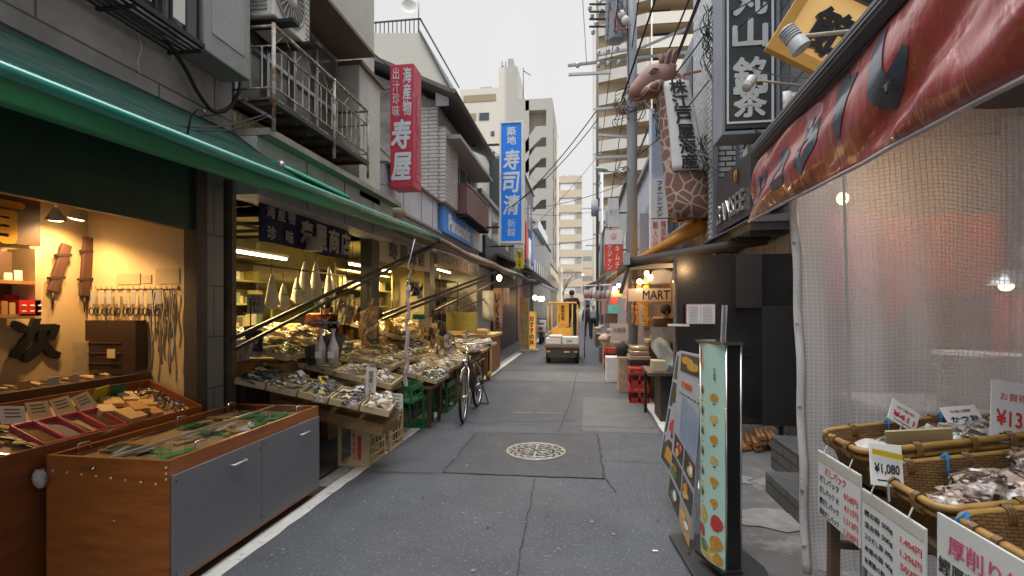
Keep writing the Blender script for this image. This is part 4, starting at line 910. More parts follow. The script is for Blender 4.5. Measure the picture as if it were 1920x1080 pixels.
def tubelight(x, y0, y1, z, label, e):
    t = thing('tube_light', label, 'lamp', (x,(y0+y1)/2,z))
    MB().tube([(x,y0,z),(x,y1,z)], .016, 8).build('tube', tubem, t)
    B(x-.03,x+.03,y0-.02,y1+.02,z+.02,z+.05).build('fitting', WHITE, t)
    MB().tube([(x,y0+.1,z+.04),(x,y0+.1,z+.4)], .005, 4).build('hanger', DARKSTEEL, t)
    lamp('AREA', (x,(y0+y1)/2,z-.03), e*1.5, (1,.72,.3), t, .08, (0,0,0), None, y1-y0)
    return t
tubelight(-3.9, 5.0, 6.1, 2.14, 'near fluorescent tube glowing yellow behind the navy banner', 42)
tubelight(-3.7, 7.5, 9.2, 2.2, 'fluorescent tube in the second bay of the fish shop', 42)
tubelight(-3.6, 10.3, 11.5, 2.45, 'nearer fluorescent tube in the third shop bay', 36)
tubelight(-3.6, 12.0, 13.2, 2.45, 'farther fluorescent tube in the third shop bay', 30)
# banner and sign boards
NAVY = mat('navy_cloth', (.008,.014,.06), .8, var=.2, bump=.2)
FADEW = mat('faded_white', (.35,.35,.36), .7)
nb = thing('shop_banner', 'navy cloth banner with white shop lettering hung above the near fish stall', 'banner', (-3.0, 5.1, 2.1))
yA, yB = 4.24, 6.05
MB().surf(lambda a, b: (-2.985+.012*math.sin(a*17), yA+(yB-yA)*a, 2.12+.46*b+.01*math.sin(a*7)), 40, 3).build('cloth', NAVY, nb, thick=.004)
for i, ch in enumerate('寿屋商店'): text(ch, (-2.965, yA+.78+i*.295, 2.3), Y, Z, .24, .27, FADEW, nb, bold=.035)
for i, ch in enumerate('海産物'): text(ch, (-2.965, yA+.15+i*.17, 2.43), Y, Z, .13, .14, FADEW, nb, bold=.02)
for ch, dy in (('珍', .16), ('味', .46)): text(ch, (-2.965, yA+dy, 2.22), Y, Z, .13, .13, FADEW, nb, bold=.02)
nw = thing('shop_sign', 'cream sign board with dark shop lettering above the second stall bay', 'sign', (-3.0, 8.2, 2.3))
B(-3.03, -2.99, 7.02, 9.45, 2.2, 2.61).build('board', mat('cream_board', (.42,.4,.34), .6, var=.1), nw)
for i, ch in enumerate('寿屋商店'): text(ch, (-2.985, 7.55+i*.46, 2.4), Y, Z, .34, .26, mat('faded_navy', (.04,.05,.08), .6), nw, bold=.04)
n3 = thing('shop_sign', 'faded pale strip sign above the third shop bay', 'sign', (-3, 12, 2.5))
B(-3.02,-2.98,9.98,13.8,2.42,2.7).build('board', mat('faded_strip', (.2,.19,.16), .6, var=.3, scale=6), n3)
text('乾物・海苔・鰹節', (-2.975,11.8,2.56), Y, Z, 3.0, .2, FADEW, n3, bold=.02)
# shelf racks with stock
def rack(label, x, y0, y1, z0, z1, n, m=YD):
    t = thing('shelf_rack', label, 'shelf', (x, (y0+y1)/2, z0))
    for k in range(n): z = z0+(z1-z0)*k/(n-1); B(x-.3, x, y0, y1, z-.012, z+.012).build('shelf_board', m, t)
    for y in (y0, (y0+y1)/2, y1):
        B(x-.003, x+.02, y-.02, y+.02, 0, z1+.1).build('upright', m, t)
    B(x-.32, x-.3, y0, y1, 0, z1).build('back_panel', mat('rack_back', (.1,.085,.05), .8), t)
    return [z0+(z1-z0)*k/(n-1)+.013 for k in range(n)]
GOODS = [mat('goods%d' % i, c, .5, var=.2, scale=15) for i, c in enumerate(((.5,.45,.3),(.35,.3,.08),(.1,.1,.1),(.5,.4,.2),(.25,.1,.05),(.55,.52,.45),(.15,.2,.1)))]
rr = random.Random(21)
box_p = {}
def stock(zs, x, y0, y1, label, group, step=.14, cat='box', hmax=.2):
    for z in zs[:-1]:
        y = y0+.08
        while y < y1-.08:
            if rr.random() < .85:
                h_ = rr.uniform(.08, hmax); w__ = rr.uniform(.04, step*.46)
                o = B(x-.25, x-.03-rr.random()*.08, y-w__, y+w__, z, z+h_).build('stock_box', rr.choice(GOODS), None)
                tag(o, label, cat, group)
            y += step
zs = rack('olive shelf rack against the back wall of the near fish stall bay', -4.65, 4.3, 6.9, .9, 2.2, 5); stock(zs, -4.65, 4.3, 6.9, 'packet of dried goods on the back rack of the near bay', 'stock on the near rack')
zs = rack('olive shelf rack along the second bay of the fish shop', -3.75, 7.1, 9.4, .95, 2.1, 5); stock(zs, -3.75, 7.1, 9.4, 'dark packet of dried goods on the rack of the second bay', 'stock on the second bay rack')
zs = rack('shelf rack with black boards in the third shop bay', -3.45, 10.0, 13.4, .9, 2.2, 4, mat('blue_black_board', (.02,.03,.05), .4))
TUB = [mat('tub_white', (.62,.58,.48), .4), mat('tub_red', (.55,.08,.02), .5), mat('tub_orange', (.6,.25,.03), .5)]
tb = thing('tub', 'white lidded tub with an orange label on the racks of the third bay', 'tub', (0,0,-50), 'white tubs on the third bay rack')
MB().lathe([(.001,0),(.12,0),(.13,.22),(.14,.225),(.14,.25),(.001,.25)], n=14).build('tub_body', TUB[0], tb, world=False)
MB().box(-.005,.135,-.05,.05,.02,.09).build('label', TUB[2], tb, world=False)
k = 0
for z in zs[:3]:
    for y in (10.3,10.8,11.4,11.9,12.5,13.0):
        if rr.random() < .9:
            if k == 0: tb.location = (-3.6,y,z)
            else: dup(tb, (-3.6,y,z), (0,0,rr.uniform(-.3,.3)), None, None, (1,1,rr.uniform(.8,1.3)))
            k += 1
lid = thing('wall_poster', 'bright cream poster panel on the back wall of the third bay', 'poster', (-4.5,12,2))
B(-4.59,-4.57,10.5,13.4,1.9,2.5).build('sheet', mat('bright_cream', (.65,.58,.4), .6), lid)
# hanging white plastic bags
BAGW = mat('milky_plastic', (.6,.56,.45), .35, var=.1, bump=.5, bscale=25, spec=.6)
def cone_bag(p, h_, w_, label, m=BAGW, band=True):
    t = thing('hanging_bag', label, 'bag', p); r2 = random.Random(int(abs(p[1]*1000)))
    ph = r2.random()*6
    MB().surf(lambda a, b: (p[0]+w_*(.12+.88*b**.8)*math.cos(a*6.283)*(1+.15*math.sin(a*25+ph))*.6, p[1]+w_*(.12+.88*b**.8)*math.sin(a*6.283)*(1+.15*math.cos(a*19+ph)), p[2]-h_*b+.03*math.sin(a*12)*b), 20, 8).build('bag_body', m, t)
    MB().tube([Vector(p)+Z*.12, p], .004, 4).build('hook_string', CABLE, t)
    if band: MB().tube([Vector(p)+Vector((w_*.4*math.cos(k), w_*.5*math.sin(k), -h_*.45)) for k in [i*.7 for i in range(10)]], .01, 5).build('green_tie', mat('green_tie', (.02,.3,.15), .5), t)
for i, (px, py, h_, w_, lb, bd) in enumerate(((510,515,.36,.1,'narrow white plastic bag hanging at the left of the near bay',False),(531,532,.28,.1,'white plastic bag with a green tie hanging in the near bay',True),(557,520,.3,.1,'second green tied bag hanging left of the price cards',True),(572,490,.5,.13,'large white bag hanging under the fluorescent tube',False),(592,490,.5,.12,'large white bag hanging right of the fluorescent tube',False),(617,500,.4,.1,'pale bag hanging just left of the dark post',False))):
    cone_bag(at(px,py,x=-3.45), h_, w_, lb, band=bd)
# arched grey hose and rod rail
rlx = thing('hanging_rail', 'thin brown rail carrying bags across the near stall bay', 'rail', (-3.45,5,2.05))
a_ = at(478,513,x=-3.4); MB().tube([(-3.4,4.2,a_.z+.1),(-3.4,6.8,a_.z+.1)], .012, 6).build('rod', DWOOD, rlx)
MB().tube([(-3.4,4.2,a_.z+.1),(-3.4,4.2,2.5)], .008, 5).build('drop', DARKSTEEL, rlx); MB().tube([(-3.4,6.8,a_.z+.1),(-3.4,6.8,2.5)], .008, 5).build('drop', DARKSTEEL, rlx)
sp = thing('spotlight', 'old grey spotlight hanging in front of the navy banner', 'lamp', at(590,470,x=-2.9))
p = at(588,462,x=-2.88)
MB().lathe([(.05,.1),(.07,.03),(.09,-.05),(.085,-.06)], p, 14).build('housing', mat('housing_grey', (.35,.34,.3), .5), sp)
MB().lathe([(.001,-.05),(.08,-.055)], p, 14).build('green_glass', mat('green_glass_shell', (0,0,0)), sp)
MB().tube([p+Z*.1, p+Z*.14, p+Z*.14-Y*.15], .014, 6).build('arm', DARKSTEEL, sp)

# ------------------------------------------------------------------ display trays and dried fish
TRAYM = mat('tray_wood', (.5,.41,.26), .6, var=.15, scale=6, dirt=(.3,.22,.12), dscale=5, dlo=.5, dhi=.8)
FILM = bpy.data.materials.new('clear_film'); FILM.use_nodes = True
n = FILM.node_tree.nodes; l = FILM.node_tree.links; n.remove(n['Principled BSDF'])
tr_ = n.new('ShaderNodeBsdfTransparent'); tr_.inputs[0].default_value = (.93,.93,.93,1)
gl_ = n.new('ShaderNodeBsdfGlossy'); gl_.inputs['Roughness'].default_value = .16; gl_.inputs[0].default_value = (.75,.77,.8,1)
ly = n.new('ShaderNodeLayerWeight'); ly.inputs[0].default_value = .35
mr = n.new('ShaderNodeMapRange'); mr.inputs['To Min'].default_value = .04; mr.inputs['To Max'].default_value = .28; l.new(ly.outputs['Facing'], mr.inputs[0])
nz = n.new('ShaderNodeTexNoise'); nz.inputs['Scale'].default_value = 26; nz.inputs['Detail'].default_value = 2; tcn = n.new('ShaderNodeTexCoord'); l.new(tcn.outputs['Object'], nz.inputs[0])
bp = n.new('ShaderNodeBump'); bp.inputs['Strength'].default_value = .9; bp.inputs['Distance'].default_value = .03; l.new(nz.outputs[0], bp.inputs['Height']); l.new(bp.outputs[0], gl_.inputs['Normal'])
mxs = n.new('ShaderNodeMixShader'); l.new(mr.outputs[0], mxs.inputs[0]); l.new(tr_.outputs[0], mxs.inputs[1]); l.new(gl_.outputs[0], mxs.inputs[2]); l.new(mxs.outputs[0], n['Material Output'].inputs[0])
def pack_proto(kind, seed, lx, ly_, h_, mats, style):
    r2 = random.Random(seed); t = thing('dried_goods_bag', 'x', 'packet', (0,0,-50))
    mb = MB()
    def film(a, b):
        e = (math.sin(a*math.pi)*math.sin(b*math.pi))**.4
        return ((a-.5)*lx*(1+.06*math.sin(b*11+seed)), (b-.5)*ly_*(1+.08*math.sin(a*9+seed*2)), h_*(e+.2*math.sin(a*13+seed)*math.sin(b*17+seed*3)*e)+.004)
    mb.surf(film, 9, 7); mb.build('film', FILM, t, world=False)
    ct = MB()
    if style == 'fish':
        for i in range(7):
            x0 = r2.uniform(-.3,.3)*lx; y0 = (i/6-.5)*ly_*.75; L_ = lx*r2.uniform(.28,.36); a = r2.uniform(-.25,.25); z = r2.uniform(.2,.7)*h_; bz = r2.uniform(-.01,.015)
            ct.tube([(x0*.3-L_*math.cos(a), y0-L_*math.sin(a), z), (x0*.3, y0, z+bz), (x0*.3+L_*math.cos(a), y0+L_*math.sin(a), z)], [.003, r2.uniform(.01,.016), .004], 6)
    elif style == 'flake':
        for i in range(26):
            p = Vector((r2.uniform(-.4,.4)*lx, r2.uniform(-.4,.4)*ly_, r2.uniform(.1,.75)*h_)); M = Euler((r2.uniform(-.7,.7), r2.uniform(-.7,.7), r2.uniform(0,3))).to_matrix()
            s = r2.uniform(.01,.025); ct.add([p+M @ Vector(q) for q in ((-s,-s*.5,0),(s,-s*.6,.004),(s*.8,s*.6,0),(-s*.9,s*.5,.004))], [(0,1,2,3)])
    elif style == 'slab':
        for i in range(3):
            M = Matrix.Translation((r2.uniform(-.06,.06)*lx, (i-1)*ly_*.27, .01)) @ Matrix.Rotation(r2.uniform(-.12,.12),4,'Z'); ct.box(-lx*.38,lx*.38,-ly_*.11,ly_*.11,0,h_*.6,M)
    else:
        for i in range(12): ct.ell((r2.uniform(-.35,.35)*lx, r2.uniform(-.33,.33)*ly_, r2.uniform(.2,.6)*h_), (r2.uniform(.012,.024), r2.uniform(.012,.02), .012), 6, 4)
    ct.build('contents', mats, t, world=False)
    lb_ = MB().surf(lambda a, b: Vector(film(.32+.3*a, .3+.42*b))+Vector((0,0,.004)), 4, 4).build('paper_label', (PAPER, mat('label_gold', (.55,.4,.08), .5), mat('label_white2', (.55,.52,.47), .5))[seed % 3], t, world=False)
    return t
FD = mat('dark_fish', (.03,.028,.03), .28, .2, var=.5, scale=20, dirt=(.2,.2,.21), dscale=18, dlo=.58, dhi=.66)
FB = mat('brown_fish', (.3,.15,.03), .45, var=.4, scale=25, dirt=(.5,.38,.18), dscale=12, dlo=.5, dhi=.62)
FP = mat('pale_flakes', (.55,.38,.16), .6, var=.3, scale=20)
FW = mat('pale_fish', (.5,.4,.22), .45, var=.25, scale=25, dirt=(.3,.22,.1), dscale=14, dlo=.55, dhi=.65)
FO = mat('olive_kelp', (.2,.15,.02), .4, var=.4, scale=15, dirt=(.45,.33,.06), dscale=9, dlo=.5, dhi=.6)
PR = {'dark': [pack_proto('dark', s, .24, .14, .055, FD, 'fish') for s in (1,2)], 'brown': [pack_proto('b', s, .24, .15, .05, FB, 'fish') for s in (3,4)],
      'flake': [pack_proto('f', s, .2, .15, .06, FP, 'flake') for s in (5,6)], 'slab': [pack_proto('s', s, .22, .15, .03, FW, 'slab') for s in (7,)],
      'bean': [pack_proto('n', s, .18, .13, .05, FB, 'bean') for s in (8,)], 'kelp': [pack_proto('k', 9, .3, .12, .03, FO, 'slab'), pack_proto('k', 10, .26, .12, .05, FO, 'fish')], 'pale': [pack_proto('p', 11, .2, .12, .05, FW, 'fish')]}
USED = set()
def put(kind, loc, rot, label, group, sc=1):
    o = rr.choice(PR[kind])
    if o.name not in USED:
        USED.add(o.name); o.location = loc; o.rotation_euler = rot; o['label'] = label; o['group'] = group; o.scale = (sc,sc,sc)
    else: dup(o, loc, rot, label, group, (sc,sc,sc))
WORDS = {'dark':'dark silver dried fish', 'brown':'brown dried sardines', 'flake':'pale shaved fish flakes', 'slab':'pale dried slices', 'bean':'small brown dried shellfish', 'kelp':'olive dried kelp', 'pale':'pale whitebait'}
ORD = ['nearest the street','second from the street','third from the street','fourth from the street','innermost']
def bed(name, y0, y1, x_out, z_out, x_in, z_in, kinds, n, skew=0, per=6, lift=.0, tilty=0):
    ang = math.atan2(z_in-z_out, x_out-x_in); W = (x_out-x_in)/n
    for i in range(n):
        xc = x_out-W*(i+.5); zc = z_out+(z_in-z_out)*(i+.5)/n; yc = (y0+y1)/2+skew*(i+.5); L_ = (y1-y0); S = W/math.cos(ang)
        M = Matrix.Translation((xc, yc, zc)) @ Matrix.Rotation(ang, 4, 'Y') @ Matrix.Rotation(tilty, 4, 'X') @ Matrix.Rotation(math.atan2(-skew, W), 4, 'Z')
        mb = MB(); a = S/2-.005; b = L_/2; h_ = .055
        mb.box(-a,a,-b,b,0,.012,M); mb.box(-a,a,-b,-b+.012,.012,h_,M); mb.box(-a,a,b-.012,b,.012,h_,M); mb.box(-a,-a+.012,-b+.012,b-.012,.012,h_,M); mb.box(a-.012,a,-b+.012,b-.012,.012,h_,M)
        tag(mb.build('wooden_tray', TRAYM, None), 'shallow pale wooden tray, %s in the %s' % (ORD[min(i,4)], name), 'tray')
        kd = kinds[i % len(kinds)]; lb = 'clear bag of %s in the %s tray' % (WORDS[kd], name)
        for j in range(per):
            p = M @ Vector((rr.uniform(-.25,.25)*S, (j+.5)/per*L_*.9-L_*.45, .018+.02*(j % 3)))
            R_ = (M.to_3x3() @ Euler((rr.uniform(-.25,.25), rr.uniform(-.3,.3), rr.uniform(-1.2,1.2))).to_matrix()).to_euler()
            put(kd, p, R_, lb, lb, min(1.05, S/.24*.95)*rr.uniform(.85,1.1))
bed('front row of the fish stall', 4.12, 4.62, -1.72, .56, -3.0, .87, ['flake','dark','dark','brown','dark'], 5, -.055, 7)
bed('second row of the fish stall', 4.78, 5.3, -1.95, .68, -3.1, .96, ['bean','pale','kelp','kelp'], 4, -.04, 7)
bed('third row of the fish stall', 5.45, 6.0, -2.2, .78, -3.0, .98, ['kelp','slab','kelp'], 3, -.03, 6)
bed('middle front row', 5.9, 6.5, -1.78, .56, -2.3, .68, ['dark','flake'], 2, 0, 6)
bed('middle inner row', 6.2, 6.9, -2.3, .76, -3.1, .95, ['brown','kelp','slab'], 3, 0, 6)
bed('bed behind the bicycle', 6.7, 7.4, -1.85, .6, -2.7, .8, ['pale','slab','flake'], 3, 0, 6)
bed('second bay row', 7.5, 8.3, -1.9, .62, -2.9, .9, ['flake','pale','brown'], 3, 0, 7)
bed('far low row', 8.45, 9.3, -1.8, .68, -2.9, .92, ['pale','flake','slab'], 3, 0, 8)
bed('last row before the wooden crate', 9.45, 10.3, -1.8, .72, -2.7, .92, ['flake','dark'], 2, 0, 8)
bed('near raised bank', 4.3, 4.95, -2.75, 1.0, -3.9, 1.28, ['kelp','slab','kelp','flake'], 4, 0, 8)
bed('raised bank by the dark post', 5.2, 6.0, -2.9, 1.02, -3.7, 1.25, ['kelp','brown','slab'], 3, 0, 8)
bed('second bay raised bank', 7.3, 8.2, -2.75, 1.0, -3.6, 1.22, ['brown','kelp','flake'], 3, 0, 8)
bed('far raised bank', 8.4, 9.3, -2.75, 1.02, -3.6, 1.24, ['kelp','pale','brown'], 3, 0, 8)
for i, (y0, y1) in enumerate(((4.3,4.95),(5.2,6.0),(7.3,8.2),(8.4,9.3))):
    tag(B(-3.6,-2.85,y0+.05,y1-.05,.0,.97).build('display_plinth', mat('plank_brown', (.25,.15,.07), .7, var=.3, scale=5, stretch=(1,5,5))), ['plinth under the near raised bank','plinth under the bank left of the dark post','plinth under the second bay bank','plinth under the far raised bank'][i], 'plinth')
# under frames: plank on crates
pl = thing('table_plank', 'thick weathered wooden plank carrying the front row of trays', 'plank', (-2.2,4.5,.45))
MB().box(-.62,.4,-.22,.22,-.05,.05, Matrix.Translation((-2.15,4.42,.49)) @ Matrix.Rotation(.2,4,'Y')).build('plank', mat('plank_brown', (.25,.15,.07), .7, var=.3, scale=5, stretch=(1,5,5)), pl)
for i, (y0, y1, x0, x1, z) in enumerate(((4.85,5.3,-3.0,-2.0,.66),(5.95,6.45,-2.9,-1.85,.53),(6.8,7.3,-2.7,-1.95,.56),(7.6,9.2,-2.8,-1.95,.58),(9.5,10.2,-2.6,-1.9,.68))):
    t = thing('trestle_table', ['short trestle under the second tray row','trestle under the middle tray rows','trestle beside the bicycle rear wheel','long trestle under the second bay trays','trestle under the last trays'][i], 'trestle', ((x0+x1)/2,(y0+y1)/2,0))
    B(x0,x1,y0,y1,z-.04,z).build('top_board', mat('plank_brown',(0,0,0)), t)
    for x in (x0+.05,x1-.05):
        for y in (y0+.04,y1-.04): B(x-.02,x+.02,y-.02,y+.02,0,z-.04).build('leg', DWOOD, t)
# dark back skirting under stalls
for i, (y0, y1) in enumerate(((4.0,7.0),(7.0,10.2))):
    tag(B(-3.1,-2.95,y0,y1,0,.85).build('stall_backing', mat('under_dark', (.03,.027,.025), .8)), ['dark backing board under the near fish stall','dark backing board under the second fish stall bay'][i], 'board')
def crate(name, label, x0, x1, y0, y1, z0, z1, m, nx, nz, ny, solid_top=.12, bands=True, group=None, opening=False):
    t = thing(name, label, 'crate', ((x0+x1)/2,(y0+y1)/2,z0), group); w_ = .018; H = z1-z0; mb = MB()
    for (x, y) in ((x0,y0),(x1-w_*1.6,y0),(x0,y1-w_*1.6),(x1-w_*1.6,y1-w_*1.6)): mb.box(x,x+w_*1.6,y,y+w_*1.6,z0,z1)
    mb.box(x0+.004,x1-.004,y0+.004,y1-.004,z0,z0+.015); a = w_*.7
    for z in (z0+.01, z1-H*solid_top):
        hh = .02 if z < z0+.1 else H*solid_top
        mb.box(x0+.028,x1-.028,y0+.003,y0+a,z,z+hh); mb.box(x0+.028,x1-.028,y1-a,y1-.003,z,z+hh); mb.box(x0+.003,x0+a,y0+.028,y1-.028,z,z+hh); mb.box(x1-a,x1-.003,y0+.028,y1-.028,z,z+hh)
    mb.build('body', m, t, bev=.003)
    lt = MB(); 
    for k in range(1, nz): z = z0+H*(1-solid_top)*k/nz; lt.box(x1-.01,x1-.004,y0+.03,y1-.03,z-.007,z+.007); (not opening) and lt.box(x0+.03,x1-.03,y0+.005,y0+.012,z-.007,z+.007)
    for k in range(1, ny): y = y0+(y1-y0)*k/ny; lt.box(x1-.012,x1-.006,y-.006,y+.006,z0+.03,z1-H*solid_top)
    if not opening:
        for k in range(1, nx): x = x0+(x1-x0)*k/nx; lt.box(x-.006,x+.006,y0+.007,y0+.014,z0+.03,z1-H*solid_top)
    lt.build('lattice', m, t)
    if opening:
        B(x0+.13,x1-.03,y0+.004,y0+.012,z0+.03,z1-H*solid_top).build('front_panel', m, t)
        text('ホッピー', (x0+.165,y0+.001,(z0+z1)/2), X, Z, .03, (z1-z0)*.6, REDINK, t, vertical=True, bold=.03, ext=.002)
        B(x0+.2,x0+.235,y0+.001,y0+.004,z0+.07,z1-.1).build('red_strip', mat('red_print', (.4,.03,.05), .5), t)
    return t
CRB = mat('tan_plastic', (.5,.4,.22), .45, var=.08, dirt=(.35,.27,.15), dscale=6, dlo=.5, dhi=.8)
CRG = mat('green_plastic', (.015,.13,.05), .45, var=.12)
crate('beer_crate', 'tan plastic crate with red lettering at the foot of the fish stall', -2.3, -1.99, 4.42, 4.82, 0, .4, CRB, 1, 4, 5, opening=True)
crate('beer_crate', 'tan plastic crate just behind the lettered one', -2.24, -1.98, 4.93, 5.3, 0, .4, CRB, 3, 4, 5)
crate('bottle_crate', 'green plastic crate behind the tan crates', -2.25, -1.95, 5.95, 6.35, 0, .42, CRG, 3, 3, 3, .18)
crate('bottle_crate', 'upper green crate tucked under the front tray corner', -2.2, -1.9, 5.35, 5.75, .42, .62, CRG, 3, 2, 3, .3)
crate('bottle_crate', 'farther green crate beside the bicycle wheel', -2.2, -1.92, 6.9, 7.35, 0, .42, CRG, 3, 3, 3, .18)
tag(B(-2.2,-1.9,7.75,8.2,0,.4).build('cardboard_box', mat('cardboard', (.35,.22,.1), .8, var=.1), None, bev=.01), 'cardboard box under the stall behind the bicycle', 'box')
tag(B(-2.6,-2.15,8.6,9.1,0,.4).build('cardboard_box', mat('cardboard', (0,0,0)), None, bev=.01), 'cardboard box deep under the far stall', 'box')
st = thing('step_stool', 'dark wooden stool under the stall beside the grey cabinet', 'stool', (-2.6,4.1,0))
B(-2.75,-2.42,4.0,4.3,.36,.4).build('seat', DWOOD, st)
for x in (-2.74,-2.46):
    for y in (4.01,4.26): B(x,x+.03,y,y+.03,0,.36).build('leg', DWOOD, st)
# price cards on the stall
def card(px, py, w_, h_, label, x=None, y=None, tilt=0, face=-1, txt=None, vertical=True, m=PAPER, ink=INK, name='price_card', yaw=0, lines=0):
    c = at(px, py, x=x, y=y); t = thing(name, label, 'card', c)
    M = Matrix.Translation(c) @ Matrix.Rotation(yaw, 4, 'Z') @ Matrix.Rotation(tilt, 4, 'X')
    MB().box(-w_/2,w_/2,0,.004,-h_/2,h_/2,M).build('card', m, t)
    r_ = (M.to_3x3() @ X); u_ = (M.to_3x3() @ Z); nn = M.to_3x3() @ Vector((0,-1,0))
    if txt: text(txt, c+nn*.001, r_, u_, w_*.45 if vertical else w_*.8, h_*.8 if vertical else h_*.4, ink, t, vertical=vertical, bold=.02, ext=.001)
    for k in range(lines):
        MB().box(-w_*.38,w_*(.38-.1*(k % 2)),-.0015,-.0005,h_*(.35-k*.7/max(1,lines-1))-h_*.03,h_*(.35-k*.7/max(1,lines-1))+h_*.03,M).build('written_line', ink, t)
    return t
card(695,724,.1,.34,'tall white price card standing at the corner of the front tray', y=4.35, txt='国産いりこ', tilt=-.1, m=mat('pinkish_card', (.6,.55,.53), .6), ink=mat('grey_ink', (.2,.17,.17), .6))
card(742,752,.14,.14,'white price tag hanging from the corner of the front tray', y=4.5, lines=4, ink=mat('grey_ink', (0,0,0)))
card(737,778,.12,.1,'kraft tag hanging below the white one', y=4.52, m=mat('kraft_pink', (.5,.36,.28), .7))
card(828,715,.1,.16,'pinkish tag hanging from the dark fish tray', y=6.3, lines=2, m=mat('kraft_pink', (0,0,0)), yaw=-.6)
card(480,570,.16,.2,'grey handwritten sheet hanging at the left of the near bay', x=-3.3, txt='いわし', yaw=.6, m=mat('grey_sheet', (.3,.32,.36), .6))
card(790,560,.25,.55,'pale blue paper sheet hanging in the second bay', x=-3.3, y=None, m=mat('blue_sheet', (.38,.4,.46), .6), yaw=.5)
card(813,618,.12,.22,'pinkish paper strip in front of the second bay', y=8.4, m=mat('kraft_pink', (0,0,0)))
card(797,607,.22,.2,'cream carton standing on the trays in the second bay', y=7.6, m=BOXM[2])
card(785,594,.2,.08,'small green banner card in the second bay', y=7.6, m=mat('green_tie', (0,0,0)))
# plastic wrapped pole with hook, hanging packets
pw = thing('wrapped_pole', 'pole wrapped in clear plastic rising from the front trays to the awning', 'pole', at(757,740,y=5.6))
pa = at(760,745,y=5.4); pb = at(766,535,y=5.4)
MB().tube([pa.lerp(pb,i/24)+Vector((.012*math.sin(i*1.1),.01*math.cos(i*1.7),0)) for i in range(25)], [.024+.007*math.sin(i*2.3) for i in range(25)], 8).build('wrap', mat('pink_wrap', (.5,.42,.42), .25, var=.25, scale=30, bump=.8, bscale=30), pw)
MB().tube([pb, pb+Z*.1, pb+Vector((.03,0,.16)), pb+Vector((-.01,0,.2)), at(778,448,y=5.4)], .008, 6).build('hook', STEEL, pw)
def bundle(px, py, y, w_, h_, n_, mats, label, seed):
    r2 = random.Random(seed); c = at(px, py, y=y); t = thing('hanging_bundle', label, 'packets', c)
    MB().tube([c+Z*.3, c], .006, 5).build('string', CABLE, t)
    for i in range(n_):
        p = c+Vector((r2.uniform(-w_,w_)/2, r2.uniform(-.06,.06), -r2.uniform(.05,h_-.12))); M = Matrix.Translation(p) @ Euler((r2.uniform(-.3,.3), r2.uniform(-.35,.35), r2.uniform(-1,1))).to_matrix().to_4x4()
        MB().surf(lambda a, b: M @ Vector(((a-.5)*.11, .012*math.sin(a*9+b*7+i)*(1-abs(a-.5)), (b-.5)*.2)), 5, 6).build('packet', FILM if i % 2 else r2.choice(mats), t)
        MB().tube([M @ Vector((-.03,.004,-.07)), M @ Vector((0,.01,0)), M @ Vector((.02,.004,.07))], [.006,.02,.008], 6).build('content', r2.choice(mats), t)
AMB = mat('amber_packet', (.42,.24,.06), .25, var=.4, scale=20, bump=.6, coat=.5); SILV = mat('silver_packet', (.45,.45,.47), .25, .3, var=.3, scale=20, bump=.6)
bundle(690,562,5.0,.2,.5,16,[AMB,FB,AMB],'golden brown packets of squid hanging on a hook in front of the dark post',1)
bundle(603,632,4.6,.3,.3,12,[SILV,FD],'silvery packets clipped on a hanger above the trays',2)
for i, px in enumerate((602,625)):
    c = at(px,655,y=4.55); t = thing('bottle_packet', ['left tall clear bottle shaped packet standing in the middle of the stall','right tall clear bottle shaped packet standing in the middle of the stall'][i], 'packet', c)
    MB().lathe([(.001,-.15),(.05,-.15),(.052,.02),(.02,.1),(.012,.16),(.03,.2)], c, 12).build('body', mat('milky_bottle', (.45,.4,.4), .2, var=.3, scale=18, coat=.6), t)
    B(c.x-.03,c.x+.03,c.y-.056,c.y-.05,c.z-.08,c.z-.02).build('label', PAPER, t)
bundle(830,615,7.6,.3,.5,14,[SILV,FB,AMB],'cluster of small packets hanging beside the second bay post',3)
bundle(805,600,7.2,.2,.4,8,[FD,FB],'dark cluster of packets hanging left of the silver ones',4)
bundle(735,600,7.4,.25,.45,9,[FB,AMB],'amber packets hanging left of the wrapped pole in the second bay',6)
bundle(650,560,5.4,.2,.4,8,[FW,FB],'pale brown packets hanging just left of the golden ones',7)
bundle(775,520,8.0,.3,.4,9,[FD,SILV],'dark cluster of packets hanging high in the second bay',8)
bundle(870,590,10.5,.3,.4,8,[FB,SILV],'small cluster of packets hanging in the third bay',9)
bundle(470,620,4.2,.18,.3,8,[SILV,FD],'silver packets hanging at the left edge of the near bay',5)
cl = thing('hanger_bar', 'pale bar with blue clips holding the silvery packets', 'hanger', at(605,605,y=4.6))
a_ = at(562,605,y=4.6); b_ = at(640,605,y=4.6); MB().bar(a_, b_, .014).build('bar', STEEL, cl)
for i in range(6): p = a_.lerp(b_, (i+.5)/6); MB().box(-.008,.008,-.012,.012,-.03,.012,Matrix.Translation(p)).build('clip', mat('blue_clip', (.02,.12,.3), .4), cl)
